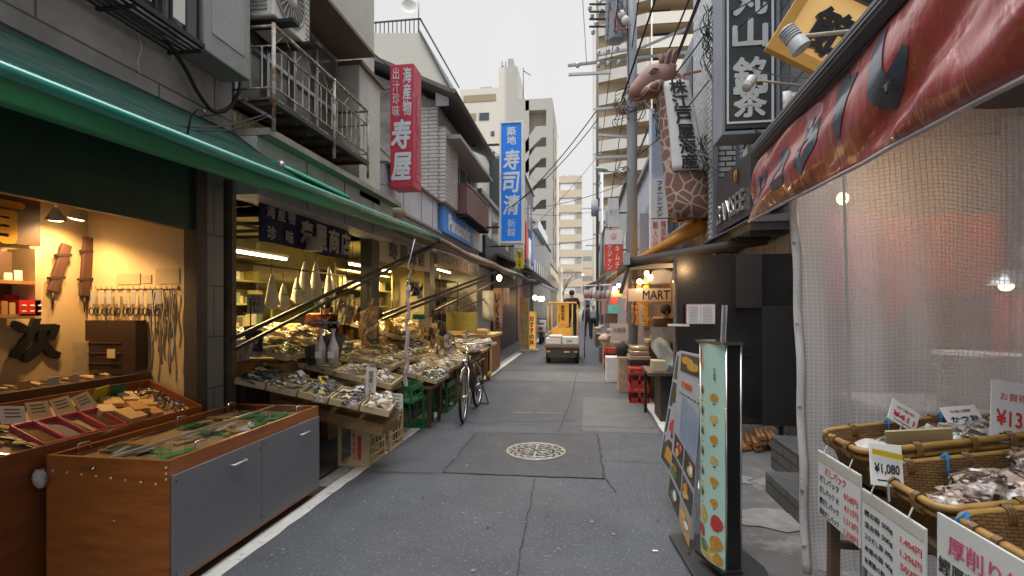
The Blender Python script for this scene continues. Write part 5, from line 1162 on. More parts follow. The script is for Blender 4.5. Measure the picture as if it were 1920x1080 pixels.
# wooden crate, yellow bin at the end of the stalls
we = thing('wooden_crate', 'large brown wooden crate standing at the far end of the fish stalls', 'crate', (-2.3,11.6,0))
B(-2.75,-2.05,10.9,12.2,.03,.84).build('body', mat('crate_brown', (.22,.1,.04), .6, var=.2), we, bev=.01)
mb = MB(); mb.box(-2.8,-2.0,10.86,12.25,.84,.9); mb.box(-2.12,-2.03,10.87,10.96,.03,.84); mb.box(-2.78,-2.7,10.87,10.95,.03,.84); mb.build('frame', PALEWOOD, we)
tag(B(-2.9,-2.3,10.3,10.7,1.0,1.4).build('stock_box', mat('yellow_basket', (.4,.36,.08), .6, var=.3, scale=25)), 'yellow green stack of cartons beside the third bay', 'box')
for i,(x,y,z,c) in enumerate(((-2.55,9.9,.95,(.5,.3,.12)),(-2.3,11.2,.92,(.45,.32,.15)),(-2.5,11.8,.92,(.5,.42,.25)),(-1.98,9.6,.78,(.35,.38,.38)))):
    tag(B(x-.15,x+.15,y-.2,y+.2,z,z+.07).build('carton', mat('carton%d' % i, c, .6)), ['tan carton on the last trays','brown carton on the near half of the wooden crate','cream carton on the far half of the wooden crate','grey flat carton on the last row of trays'][i], 'box')
tag(MB().lathe([(.03,-.04),(.08,-.04),(.08,.04),(.03,.04),(.03,-.04)], (-1.95,11.05-.9,.1), 16, Matrix.Rotation(R(90),4,'Y')).build('tape_roll', mat('yellow_tape', (.5,.33,.03), .4)), 'yellow roll lying at the foot of the last stall', 'roll')
# vertical hanging cloth banners beyond the third bay
for i, (px0, px1, py0, py1, y, c, tx, lb) in enumerate(((905,925,545,602,13.6,(.35,.38,.42),None,'pale grey cloth hanging beyond the third bay'),(925,942,540,625,13.9,(.3,.2,.18),'いくら','dull pink vertical cloth with black brush letters'),(944,955,540,575,14.2,(.45,.35,.33),None,'small pale pink bag hanging beside the pink cloth'))):
    a_ = at(px0,py0,y=y); b_ = at(px1,py1,y=y); t = thing('cloth_banner', lb, 'banner', a_)
    MB().surf(lambda a, b: (a_.x+(b_.x-a_.x)*a, y+.03*math.sin(a*8), a_.z+(b_.z-a_.z)*b), 10, 4).build('cloth', mat('ban%d' % i, c, .8, var=.2), t, thick=.01)
    if tx: text(tx, ((a_.x+b_.x)/2, y-.05, (a_.z+b_.z)/2), X, Z, .14, 1.0, INK, t, vertical=True, bold=.03)
# standing signs near the far left
for i, (px0, px1, py0, py1, y, c, tx, lb) in enumerate(((976,990,560,655,16.5,(.3,.22,.1),None,'brown photo standing sign left of the glowing board'),(990,1004,585,655,16.8,(.65,.38,.1),'おすすめ丼','glowing yellow menu board standing on the left of the street'))):
    a_ = at(px0,py0,y=y); b_ = at(px1,py1,y=y); t = thing('standing_sign', lb, 'sign', (a_.x,y,0))
    B(a_.x, b_.x, y, y+.12, max(.1,b_.z), a_.z).build('panel', mat('ssign%d' % i, c, .5, var=.5, scale=7, emit=(1,.5,.12) if i else None, estr=.35 if i else 0), t)
    fr = MB(); fr.box(a_.x-.03,a_.x,y-.02,y+.14,.05,a_.z+.03); fr.box(b_.x,b_.x+.03,y-.02,y+.14,.05,a_.z+.03); fr.box(a_.x,b_.x,y-.02,y+.14,a_.z,a_.z+.03); fr.build('frame', mat('yellow_frame' if i else 'tan_frame', (.65,.5,.2) if i else (.35,.27,.15), .5), t)
    B(a_.x-.05,b_.x+.1,y-.15,y+.3,0,.08).build('base', CONC, t)
    if tx: text(tx, ((a_.x+b_.x)/2, y-.002, (a_.z+b_.z)/2), X, Z, .16, 1.0, mat('brown_red_ink', (.3,.06,.02), .5), t, vertical=True, bold=.04)
for i, (px, py, y) in enumerate(((1003,558,22),(1013,560,22),(1017,560,22.6))):
    bulb(at(px,py,y=y), ['left','middle','right'][i]+' bulb of the small cluster above the scooter', 10, .1, light=(i == 1))
for i,(y0,y1,c,lb) in enumerate(((16,21.5,(.07,.07,.08),'dark sloping canopy past the grey awning'),(22,27,(.1,.095,.09),'dark canopy over the bulbs farther down the left side'),(28,36,(.55,.57,.6),'pale blue canopy far down the left side'))):
    o = MB().prism([(-3.0,y0,3.3),(-1.75,y0,2.75),(-1.75,y0,2.82),(-3.0,y0,3.4)], (0,y1-y0,0)).build('canopy', mat('canopy%d' % i, c, .6)); tag(o, lb, 'awning')
    if i < 2: tag(B(-3.02,-2.9,y0,y1,0,2.7).build('shopfront', mat('shopfront%d' % i, ((.05,.05,.05),(.3,.17,.16))[i], .6, var=.6, scale=2.5)), ['dark shopfront under the sloping canopy','pinkish shopfront under the far canopy'][i], 'shopfront')
# ================================================================== RIGHT SIDE
SL = brick('slate_shingles', (.1,.11,.125), (.14,.15,.165), (.02,.02,.025), .42, .34, .012, .6, .8, .5, .15)
WTILE = brick('white_tile', (.6,.6,.58), (.66,.66,.64), (.06,.06,.06), .22, .085, .012, .4, .6, .5, .06)
r1 = thing('shop_building', 'shop building behind the red vinyl valance and netted curtain on the right', 'building', (3, 1, 0))
B(3.6, 8, -8, 4.9, 0, 14).build('wall', CONC, r1)
B(2.2, 6, 4.9, 5.0, 0, 3.0).build('side_wall', mat('warm_back_wall', (.2,.185,.18), .7, var=.2, scale=2), r1)
B(1.4, 3.6, -8, 3.2, 2.58, 2.64).build('canopy_ceiling', mat('dark_ceiling', (.07,.07,.075), .6, var=.3), r1)
r2 = thing('shop_building', 'dark slate shingled building behind the black vertical sign', 'building', (2.4, 6.4, 0))
B(2.38, 8, 5.02, 8.28, 0, 14).build('wall', SL, r2)
B(1.95, 2.38, 6.2, 8.2, 2.42, 2.5).build('porch_ledge', mat('grey_ledge', (.13,.135,.145), .5, var=.15), r2)
mb = MB().prism([(1.85,6.1,2.5),(2.4,6.1,2.5),(2.4,6.1,2.6),(1.95,6.1,2.56)], (0,2.1,0)); mb.build('porch_roof', mat('grey_ledge', (0,0,0)), r2)
for y in (6.3, 6.8, 7.3, 7.8): B(1.97, 2.35, y, y+.05, 2.36, 2.42).build('porch_rib', DARKSTEEL, r2)
sw = B(2.34, 2.38, 7.2, 7.9, 3.5, 5.2).build('shutter_window', mat('slat_grey', (.25,.28,.33), .5), r2)
ls = MB()
for k in range(24): ls.box(2.325,2.34,7.22,7.88,3.53+k*.07,3.57+k*.07)
ls.build('slats', mat('slat_grey', (0,0,0)), sw)
# black panel / door facing the camera
bp_ = thing('black_partition', 'tall black partition wall with a faint warm lamp reflection beside the menu sign', 'partition', (1.67, 6.0, 0))
BLK = mat('satin_black', (.016,.017,.019), .16, var=.15, scale=2, spec=.6)
B(1.07, 2.6, 6.0, 6.06, .17, 2.11).build('panel', BLK, bp_)
B(1.72, 2.0, 5.97, 5.999, 1.5, 2.11).build('inset_panel', mat('black_inset', (.028,.028,.03), .35), bp_); B(2.001, 2.6, 5.96, 5.999, .17, 1.52).build('inset_panel', mat('black_inset', (0,0,0)), bp_); B(1.6, 1.87, 5.99, 5.999, .95, .954).build('seam', DARKSTEEL, bp_)
B(1.05, 1.07, 5.98, 6.1, 0, 2.13).build('edge_trim', mat('edge_grey', (.08,.085,.09), .4), bp_)
for x in (1.12, 2.2): B(x, x+.04, 6.01, 6.05, 0, .17).build('foot', DARKSTEEL, bp_)
t = thing('open_menu', 'open menu book with printed pages on the black partition', 'menu', at(1315,588,y=5.9))
a_ = at(1288,571,y=5.9); b_ = at(1341,607,y=5.9)
B(a_.x-.008,b_.x+.008,5.92,5.935,b_.z-.008,a_.z+.008).build('red_cover', mat('menu_red', (.35,.05,.04), .5), t)
for (xa, xb) in ((a_.x,(a_.x+b_.x)/2-.002),((a_.x+b_.x)/2+.002,b_.x)):
    pg = B(xa,xb,5.91,5.92,b_.z,a_.z).build('page', PAPER, t)
    ln = MB()
    for k in range(9): ln.box(xa+.02,xb-.03,5.907,5.91,b_.z+.02+k*.021,b_.z+.025+k*.021)
    ln.build('print', mat('print_grey', (.3,.3,.33), .6), pg)
tag(B(a_.x-.2,a_.x+.02,5.86,5.98,b_.z-.03,b_.z-.008).build('ledge_shelf', WHITE), 'small white ledge holding the open menu', 'shelf')
# steps
for i, (x0,x1,y0,y1,h) in enumerate(((1.75,2.6,4.2,5.0,.3),(1.48,2.6,3.55,4.35,.16))):
    o = B(x0,x1,y0,y1,-.02,h).build('tiled_step', brick('dark_step_tile', (.06,.062,.066), (.075,.077,.08), (.02,.02,.02), .3, .09, .01, .5), None, bev=.01); o['kind'] = 'structure'
fw = thing('wood_bundle', 'stacked brown wood in the gap beside the black partition foot', 'wood pile', (2.0,5.6,0))
for k in range(14): MB().tube([(1.62+.05*(k % 5)+.1*(k//5),5.45+.03*(k % 3),.03+.055*(k//5)),(1.7+.05*(k % 5)+.1*(k//5),5.9,.03+.055*(k//5))], .024, 7).build('log', mat('warm_wood_store', (.2,.09,.03), .7, var=.5, scale=14), fw)
# black vertical sign
vs = thing('vertical_sign', 'large black vertical sign with white brush characters and a white inner border', 'sign', (2.0, 6.5, 3.7))
B(1.73, 2.34, 6.5, 6.86, 3.72, 7.2).build('sign_box', mat('charcoal_sign', (.035,.042,.05), .4, var=.1), vs)
fr = MB(); fr.box(1.7,1.73,6.46,6.9,3.68,7.2); fr.box(2.34,2.37,6.46,6.9,3.68,7.2); fr.box(1.7,2.37,6.46,6.9,3.64,3.68); fr.build('outer_frame', mat('frame_blue_grey', (.2,.23,.27), .4), vs)
fr = MB(); fr.box(1.76,1.785,6.49,6.5,3.78,7.2); fr.box(2.285,2.31,6.49,6.5,3.78,7.2); fr.box(1.785,2.285,6.49,6.5,3.78,3.805); fr.build('white_border', SIGNW, vs)
for i, ch in enumerate('丸山銘茶'): text(ch, (2.035, 6.495, [at(1405,py,y=6.5).z for py in (-5,62,140,192)][i]), X, Z, .38, [.42,.34,.42,.36][i], mat('sign_grey_white', (.5,.54,.58), .5), vs, bold=.03, rough=.012)
bk = MB(); bk.bar((2.38,6.68,4.4),(2.2,6.68,4.4),.05); bk.build('bracket', DARKSTEEL, vs)
# box sign with raised letters
hs = thing('box_sign', 'dark metal box sign with raised chrome letters under the black vertical sign', 'sign', (2.05, 7.1, 2.6))
MET = mat('dark_brushed_metal', (.07,.072,.078), .35, .6, var=.15)
B(1.98, 2.2, 6.3, 7.87, 2.62, 3.38).build('sign_box', MET, hs)
text('BANSEE', (1.975, 7.1, 2.85), -Y, Z, 1.2, .26, CHROME, hs, bold=.02, ext=.03)
MB().tube([(1.96,6.85,3.28),(1.96,6.87,3.18),(1.96,6.82,3.12),(1.96,6.78,3.2),(1.96,6.79,3.28),(1.96,6.85,3.28)], .012, 6).build('emblem', mat('gold_emblem', (.5,.25,.08), .3, .8), hs)
MB().bar((2.2,7.1,2.8),(2.38,7.1,2.8),.06).build('bracket', DARKSTEEL, hs)
t = thing('carved_plaque', 'small cream plaque with black carving beside the porch', 'plaque', at(1400,265,x=2.3)); c = at(1400,265,x=2.3)
B(2.28,2.34,c.y-.1,c.y+.1,c.z-.22,c.z+.2).build('board', mat('cream_board', (0,0,0)), t)
text('茶', (2.279,c.y,c.z), -Y, Z, .15, .2, INK, t, bold=.04)
# yellow framed carved sign, hung at a tilt
ysn = thing('framed_sign', 'tilted yellow framed board with black carved characters above the grey roller', 'sign', (2.2, 4.6, 3.9))
cen = Vector((2.33, 4.6, 4.2)); roll = R(31)
M = Matrix.Translation(cen) @ Matrix.Rotation(roll, 4, 'Y') @ Matrix.Rotation(R(12), 4, 'X')
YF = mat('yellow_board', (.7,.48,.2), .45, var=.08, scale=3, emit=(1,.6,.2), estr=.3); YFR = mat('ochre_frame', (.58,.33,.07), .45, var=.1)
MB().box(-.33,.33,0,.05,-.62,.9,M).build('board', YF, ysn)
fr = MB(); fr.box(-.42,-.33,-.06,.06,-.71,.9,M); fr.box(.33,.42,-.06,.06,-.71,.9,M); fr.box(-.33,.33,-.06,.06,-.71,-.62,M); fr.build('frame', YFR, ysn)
M3 = M.to_3x3()
text('鰹', M @ Vector((-.02,-.005,.12)), M3 @ X, M3 @ Z, .36, .42, mat('carved_black', (.012,.014,.02), .3, var=.3), ysn, 'carved_character', bold=.03, ext=.05, rough=.006)
text('節', M @ Vector((-.02,-.005,-.4)), M3 @ X, M3 @ Z, .34, .34, mat('carved_black', (0,0,0)), ysn, 'carved_character', bold=.03, ext=.05, rough=.006)
text('登録\n商標', M @ Vector((.24,-.003,.3)), M3 @ X, M3 @ Z, .1, .16, mat('brown_red_ink', (0,0,0)), ysn, bold=0, ext=.001)
MB().bar(M @ Vector((0,.06,.5)), (2.45,5.1,4.6), .05).build('bracket', DARKSTEEL, ysn)
# spotlights on arms
def spot_arm(p, q, d, label, glow, sc=1):
    t = thing('arm_spotlight', label, 'lamp', p); Mq = Vector(d).to_track_quat('Z', 'Y').to_matrix().to_4x4()
    MB().lathe([(a*sc,b*sc) for a, b in ((.001,-.1),(.035,-.1),(.04,-.02),(.05,0),(.055,.06))], p, 16, Mq).build('housing', mat('white_housing', (.5,.52,.55), .4), t)
    MB().lathe([(.001,.05*sc),(.05*sc,.055*sc)], p, 16, Mq).build('lens', mat('lens_glow_soft', (1,.8,.5), .3, emit=(1,.65,.3), estr=5) if glow else mat('lens_off', (.45,.48,.5), .1), t)
    mb = MB()
    for k in range(5): mb.lathe([(.03*sc,(-.09+k*.016)*sc),(.05*sc,(-.09+k*.016)*sc),(.05*sc,(-.084+k*.016)*sc),(.03*sc,(-.084+k*.016)*sc)], p, 14, Mq)
    mb.build('cooling_fins', mat('white_housing', (0,0,0)), t)
    MB().tube([Vector(p)+Z*.02, Vector(p).lerp(Vector(q),.15)+Z*.03, q], .012*sc, 8).build('arm', mat('cream_arm', (.55,.52,.45), .5), t)
    return t
spot_arm(at(1492,78,y=4.0), at(1620,56,y=4.3), (.5,-.2,-.9), 'unlit white spotlight on an arm in front of the yellow framed board', False, 1.3)
spot_arm(at(1406,155,y=5.6), at(1545,166,y=5.9), (.55,.4,.8), 'lit spotlight on a cream arm in front of the black vertical sign', True)
# roller and valance of the near right stall
ra = thing('roller_awning', 'dark grey fluted awning roller running over the right stall', 'awning', (1.05, 2.5, 2.45))
pa = at(1428,283,x=1.08); pb = at(1692,-8,x=1.08); dr = (pb-pa).normalized(); pn = pa+dr*4.2
q = dr.to_track_quat('Z','Y').to_matrix(); fl = MB(); vsx = []; n_ = 40
for s in (0, 1):
    c = pa if s == 0 else pn
    for j in range(n_): a = 2*math.pi*j/n_; r_ = .062+(.003 if j % 2 else 0); vsx.append(c+q @ Vector((r_*math.cos(a), r_*math.sin(a), 0)))
fl.add(vsx, [(j,(j+1) % n_, n_+(j+1) % n_, n_+j) for j in range(n_)]+[list(range(n_))[::-1]])
fl.build('roller_case', mat('roller_grey', (.075,.08,.088), .35, .3, var=.1), ra)
VR = bpy.data.materials.new('red_vinyl'); VR.use_nodes = True
p = VR.node_tree.nodes['Principled BSDF']; n = VR.node_tree.nodes; l = VR.node_tree.links
p.inputs['Base Color'].default_value = (.33,.045,.04,1); p.inputs['Subsurface Weight'].default_value = 0; p.inputs['Roughness'].default_value = .34; p.inputs['Coat Weight'].default_value = .8; p.inputs['Coat Roughness'].default_value = .12; p.inputs['Specular IOR Level'].default_value = .9
nz = n.new('ShaderNodeTexNoise'); nz.inputs['Scale'].default_value = 5; nz.inputs['Detail'].default_value = 3; nz.inputs['Distortion'].default_value = 1.2
tcn = n.new('ShaderNodeTexCoord'); mp = n.new('ShaderNodeMapping'); mp.inputs['Rotation'].default_value = (R(25),0,0); mp.inputs['Scale'].default_value = (1,2.4,.8); l.new(tcn.outputs['Object'], mp.inputs[0]); l.new(mp.outputs[0], nz.inputs[0])
bp = n.new('ShaderNodeBump'); bp.inputs['Strength'].default_value = .45; bp.inputs['Distance'].default_value = .035; l.new(nz.outputs[0], bp.inputs['Height']); l.new(bp.outputs[0], p.inputs['Normal'])
va = thing('vinyl_valance', 'crumpled glossy red vinyl valance with dark brush lettering hanging from the roller', 'valance', (1.05, 2.3, 2.2))
def vfn(a, b):      # a along the street from the far end, b downwards
    top = pa+dr*(.06+3.6*a)+Vector((-.01,0,-.05)); yb = 3.36-3.7*a
    bot = Vector((1.05, yb, 2.05+.0*a))
    p = top.lerp(bot, b); k = math.sin(b*math.pi)**.6; e_ = 1-.85*b**5
    w1 = math.sin(a*38+3*math.sin(b*3+a*9)+b*4)*.016+math.sin(a*83-b*9+2*math.sin(a*31))*.006+math.sin(a*17+b*6)*.03
    fold = .02*math.sin(30*a+7*b)*math.exp(-((b-.85)/.25)**2)
    return p+Vector((-.03*k-(w1*(.25+.75*b)+fold+.03*abs(math.sin(a*9+1))*b*b)*e_, .004*math.sin(a*60)*b, 0))
MB().surf(vfn, 150, 26).build('vinyl', VR, va, thick=.003)
MB().tube([vfn(i/60, 1.0) for i in range(61)], .009, 8).build('hem', mat('hem_pale', (.5,.42,.45), .3, coat=.6), va)
INKV = mat('navy_vinyl_ink', (.04,.06,.09), .3, coat=.8)
def brushes(a0, b0, pts_list, wd):
    for pts in pts_list:
        vs = []; 
        P_ = [Vector((x, y)) for x, y in pts]; out = []
        for i in range(len(P_)-1):
            for k in range(8): out.append(P_[i].lerp(P_[i+1], k/8))
        out.append(P_[-1])
        for i, c in enumerate(out):
            t_ = i/(len(out)-1); d = (out[min(i+1,len(out)-1)]-out[max(i-1,0)]); d = d.normalized() if d.length else Vector((1,0)); nrm = Vector((-d.y,d.x)); w_ = wd*(.35+.65*math.sin(math.pi*min(1,t_*.8+.15)))
            for s in (-1, 0, 1):
                qd = c+nrm*w_*1.5*s; vs.append(vfn(a0+qd.x*.13, b0+qd.y)+Vector((-.005,0,0)))
        MB().add(vs, [f for i in range(len(out)-1) for f in ((3*i,3*i+1,3*i+4,3*i+3),(3*i+1,3*i+2,3*i+5,3*i+4))], True).build('brush_stroke', INKV, va)
brushes(.06, .42, [[(-.12,.0),(-.18,.2),(-.3,.42)],[(.05,-.02),(.02,.25),(-.12,.35)]], .045)
brushes(.12, .36, [[(0,.35),(.05,.0),(.2,.1),(.3,.35)],[(.1,.4),(.35,.38)]], .05)
brushes(.2, .2, [[(0,0),(.0,.25),(.02,.5)],[(.0,.3),(.2,.15),(.32,.35),(.15,.55),(.05,.45)]], .055)
brushes(.27, .1, [[(.0,.0),(.25,.3),(.3,.6)],[(.3,.1),(.2,.45)]], .06)
brushes(.36, .1, [[(-.05,.0),(.1,.4),(.25,.55),(.4,.3)]], .07)
brushes(.62, .2, [[(-.1,.1),(.15,.35)]], .09)
# netted vinyl curtain facing the street end
NET = bpy.data.materials.new('netted_vinyl'); NET.use_nodes = True
n = NET.node_tree.nodes; l = NET.node_tree.links; p = n['Principled BSDF']
uvn = n.new('ShaderNodeUVMap'); s = n.new('ShaderNodeSeparateXYZ'); l.new(uvn.outputs[0], s.inputs[0])
outs = []
for k in (0, 1):
    m1 = n.new('ShaderNodeMath'); m1.operation = 'FRACT'; l.new(s.outputs[k], m1.inputs[0])
    m2 = n.new('ShaderNodeMath'); m2.operation = 'LESS_THAN'; m2.inputs[1].default_value = .2; l.new(m1.outputs[0], m2.inputs[0]); outs.append(m2)
mxn = n.new('ShaderNodeMath'); mxn.operation = 'MAXIMUM'; l.new(outs[0].outputs[0], mxn.inputs[0]); l.new(outs[1].outputs[0], mxn.inputs[1])
p.inputs['Base Color'].default_value = (.8,.8,.82,1); p.inputs['Roughness'].default_value = .5
tr_ = n.new('ShaderNodeBsdfTransparent'); tr_.inputs[0].default_value = (.9,.88,.87,1)
gl_ = n.new('ShaderNodeBsdfGlossy'); gl_.inputs['Roughness'].default_value = .18
df = n.new('ShaderNodeBsdfDiffuse'); df.inputs[0].default_value = (.78,.8,.84,1)
tl_ = n.new('ShaderNodeBsdfTranslucent'); tl_.inputs[0].default_value = (.7,.66,.66,1)
nz = n.new('ShaderNodeTexNoise'); nz.inputs['Scale'].default_value = 6; nz.inputs['Distortion'].default_value = .6; tcn = n.new('ShaderNodeTexCoord'); l.new(tcn.outputs['Object'], nz.inputs[0])
bp = n.new('ShaderNodeBump'); bp.inputs['Strength'].default_value = .6; bp.inputs['Distance'].default_value = .03; l.new(nz.outputs[0], bp.inputs['Height']); l.new(bp.outputs[0], gl_.inputs['Normal'])
ma = n.new('ShaderNodeMixShader'); ma.inputs[0].default_value = .14; l.new(df.outputs[0], ma.inputs[1]); l.new(gl_.outputs[0], ma.inputs[2])
mt = n.new('ShaderNodeMixShader'); mt.inputs[0].default_value = .35; l.new(ma.outputs[0], mt.inputs[1]); l.new(tl_.outputs[0], mt.inputs[2])
mb_ = n.new('ShaderNodeMixShader'); mb_.inputs[0].default_value = .7; l.new(tr_.outputs[0], mb_.inputs[1]); l.new(mt.outputs[0], mb_.inputs[2])
mc = n.new('ShaderNodeMixShader'); sf = n.new('ShaderNodeMath'); sf.operation = 'MULTIPLY'; sf.inputs[1].default_value = .65; l.new(mxn.outputs[0], sf.inputs[0]); l.new(sf.outputs[0], mc.inputs[0]); l.new(mb_.outputs[0], mc.inputs[1]); l.new(p.outputs[0], mc.inputs[2]); l.new(mc.outputs[0], n['Material Output'].inputs[0])
cu = thing('net_curtain', 'translucent netted vinyl curtain closing off the right stall behind the baskets', 'curtain', (2.4, 3.05, 0))
def cfn(a, b):
    z = 2.71-2.66*b; e = (1-a)**3; xl = 1.15+.02*math.sin(b*4)+.08*b*b
    x = xl+(3.6-xl)*a
    return Vector((x, 3.03+.05*math.sin(x*9+b*1.5)*(.4+.6*b)+.025*math.sin(x*23-b*2)*b-.12*b*e, z+.01*math.sin(x*7)))
NU, NV = 110, 60
o = MB().surf(cfn, NU, NV).build('net_sheet', NET, cu)
uv = o.data.uv_layers.new(name='UVMap')
for poly in o.data.polygons:
    for li in poly.loop_indices:
        vi = o.data.loops[li].vertex_index; a = (vi//(NV+1))/NU; b = (vi % (NV+1))/NV
        uv.data[li].uv = (a*2.4/.026+.8*math.sin(b*3)+.4*math.sin(b*9+a*6), b*2.66/.022+1.2*math.sin(a*7)+.35*math.sin(a*23+b*5))
hm = MB().surf(lambda a, b: cfn(.0, b)+Vector((-.035+.045*a, -.012-.012*math.sin(a*3.14)+.01*math.sin(b*30), 0)), 3, 50)
hm.build('edge_hem', mat('white_hem', (.6,.58,.57), .45, var=.1, bump=.3), cu, thick=.006)
MB().surf(lambda a, b: cfn(.115, b)+Vector(((a-.5)*.018,-.006,0)), 2, 40).build('weld_seam', mat('seam_grey', (.62,.63,.65), .4), cu)
for z in (.2,.5,.95,1.4,1.85):
    MB().box(-.008,.008,-.004,.004,-.006,.006,Matrix.Translation(cfn(0,(2.71-z)/2.66)+Vector((-.03,-.03,0)))).build('snap', STEEL, cu)
# things behind the curtain
bulb((1.64,3.45,2.2), 'warm bulb glowing behind the top left of the netted curtain', 11, .035)
lamp('POINT', (2.75,3.7,1.58), 3, (1,.8,.6), None, .1)
for i, (x0,x1,z0,z1,y,c,lb) in enumerate(((2.05,2.5,1.3,2.3,4.6,(.35,.08,.2),'magenta cloth hanging behind the netted curtain'),(2.55,3.55,1.0,2.3,4.75,(.5,.05,.035),'wide red cloth hanging at the back of the netted stall'),(3.1,3.5,.9,1.6,4.3,(.4,.06,.03),'brighter red panel to the right behind the curtain'))):
    o = MB().surf(lambda a, b: (x0+(x1-x0)*a, y+.03*math.sin(a*20), z0+(z1-z0)*b), 24, 2).build('hanging_cloth', mat('hc%d' % i, c, .7, var=.3), None, thick=.006); tag(o, lb, 'cloth')
for i, (x, y, z) in enumerate(((2.35,4.4,1.15),(2.8,4.4,1.2),(2.9,4.35,1.45),(2.2,4.4,.75))):
    tag(B(x-.16,x+.16,y-.1,y+.1,z,z+.16).build('dark_carton', mat('dcart%d' % (i % 2), ((.05,.03,.03),(.12,.05,.04))[i % 2], .6), None, bev=.01), ['dark carton low on the shelf behind the curtain','dark carton beside the red cloth behind the curtain','upper dark carton behind the curtain','lowest dark carton behind the curtain'][i], 'box')
sh = thing('back_shelf', 'dim shelf unit standing behind the netted curtain', 'shelf', (2.6,4.5,0))
for z in (.7,1.12): B(2.0,3.5,4.2,4.7,z-.02,z).build('shelf_board', DWOOD, sh)
for x in (2.0,2.7,3.46): B(x,x+.04,4.66,4.7,0,1.5).build('upright', DWOOD, sh)
pot = thing('white_pot', 'large white steel pot standing behind the netted curtain', 'pot', (2.62,3.75,.85))
MB().lathe([(.001,0),(.2,0),(.22,.02),(.23,.3),(.25,.31),(.25,.33),(.22,.33),(.001,.3)], (2.62,3.75,.87), 26).build('pot_body', mat('enamel_white', (.6,.62,.66), .3), pot)
for s in (-1,1): MB().tube([(2.62+s*.22,3.7,1.1),(2.62+s*.3,3.7,1.12),(2.62+s*.22,3.8,1.1)], .01, 6).build('pot_handle', STEEL, pot)
tb = thing('back_table', 'dim table carrying the white pot behind the curtain', 'table', (2.6,3.8,0))
B(1.9,3.5,3.4,4.1,.82,.86).build('top', mat('table_grey', (.3,.28,.28), .6), tb)
for x in (1.95,3.4):
    for y in (3.45,4.0): B(x,x+.05,y,y+.05,0,.82).build('leg', DARKSTEEL, tb)
lp = thing('clamp_lamp', 'metal shaded lamp glowing behind the right part of the curtain', 'lamp', (2.75,3.7,1.65))
MB().lathe([(.02,.1),(.06,.09),(.12,.0)], (2.75,3.7,1.65), 18).build('shade', mat('shade_steel', (.6,.62,.65), .2, .8), lp); MB().ell((2.75,3.7,1.64), (.04,.04,.03), 10, 6).build('bulb', bulb_m, lp)
MB().tube([(2.75,3.7,1.75),(2.75,3.7,2.7)], .006, 5).build('cord', CABLE, lp)

# ------------------------------------------------------------------ bamboo baskets
BAM = mat('bamboo', (.33,.19,.05), .45, var=.3, scale=10, stretch=(1,1,1), dirt=(.18,.09,.025), dscale=8, dlo=.5, dhi=.7, coat=.25)
WEAVE = brick('bamboo_weave', (.32,.18,.06), (.24,.13,.045), (.09,.045,.015), .03, .0105, .0016, .6, 1, .5, .3)
def basket(c, lx, ly, h_, tilt, label, seed, ties=()):
    t = thing('bamboo_basket', label, 'basket', c); M = Matrix.Translation(c) @ Matrix.Rotation(-tilt, 4, 'Y')
    def ring(x, y, r_, z, n=8):
        o_ = []
        for cx_, cy_, a0 in ((x/2-r_,y/2-r_,0),(-x/2+r_,y/2-r_,90),(-x/2+r_,-y/2+r_,180),(x/2-r_,-y/2+r_,270)):
            for k in range(n): a = R(a0+90*k/(n-1)); o_.append(Vector((cx_+r_*math.cos(a), cy_+r_*math.sin(a), z)))
        return o_
    rings = [ring(lx*(1-.1*(1-k/6)), ly*(1-.1*(1-k/6)), .05, -h_+h_*k/6) for k in range(7)]; N_ = len(rings[0])
    mb = MB(); mb.add([M @ p for r_ in rings for p in r_], [(k*N_+j, k*N_+(j+1) % N_, (k+1)*N_+(j+1) % N_, (k+1)*N_+j) for k in range(6) for j in range(N_)]+[list(range(N_))[::-1]])
    mb.build('woven_body', WEAVE, t, thick=.008)
    rm = ring(lx+.02, ly+.02, .055, -.005); rm.append(rm[0]); rm = [M @ p for p in rm]
    MB().tube(rm, .0135, 10, False).build('rim', BAM, t)
    rm2 = ring(lx+.005, ly+.005, .055, -.04); rm2.append(rm2[0]); MB().tube([M @ p for p in rm2], .011, 8, False).build('lower_rim', BAM, t)
    r2 = random.Random(seed)
    for (sx_, sy_) in [(u_, -1) for u_ in (-.2,.12,.33)]+[(u_, 1) for u_ in (-.3,0,.25)]+[(-1, v_) for v_ in (-.25,.1,.3)]+[(1, v_) for v_ in (-.1,.25)]:
        if abs(sx_) == 1: p = Vector((sx_*(lx/2+.01), sy_*ly, -.012)); ax = Vector((0,1,0))
        else: p = Vector((sx_*lx, sy_*(ly/2+.01), -.012)); ax = Vector((1,0,0))
        nn = 10; up = Z; sd_ = ax.cross(up)
        loop = [M @ (p+(up*math.cos(k/nn*6.283)*.034+sd_*math.sin(k/nn*6.283)*.022-up*.008)+ax*.004*math.sin(k)) for k in range(nn+1)]
        w_ = MB()
        for q_ in (-.008,0,.008): w_.tube([v+(M.to_3x3() @ ax)*q_ for v in loop], .0045, 5, False)
        w_.build('rim_binding', mat('binding_dark', (.16,.085,.03), .5, var=.2), t)
    for (u_, v_) in ties:
        p = M @ Vector((u_*lx, v_*ly, 0)); k_ = MB()
        k_.tube([p+Vector((0,0,.022)), p+Vector((-.01,-.02,.0)), p+Vector((-.012,-.024,-.05))], .005, 5); k_.tube([p+Vector((0,0,.022)), p+Vector((-.022,.005,.0)), p+Vector((-.026,.008,-.04))], .005, 5)
        k_.build('blue_tie', mat('blue_string', (.02,.2,.45), .5), t)
    return t, M
BT_ = math.atan(.16)
t1, M1 = basket(Vector((1.42,2.345,.975)), .62, .33, .17, BT_, 'far bamboo basket against the netted curtain holding pale packets', 1, ((.3,.5),(-.05,.5)))
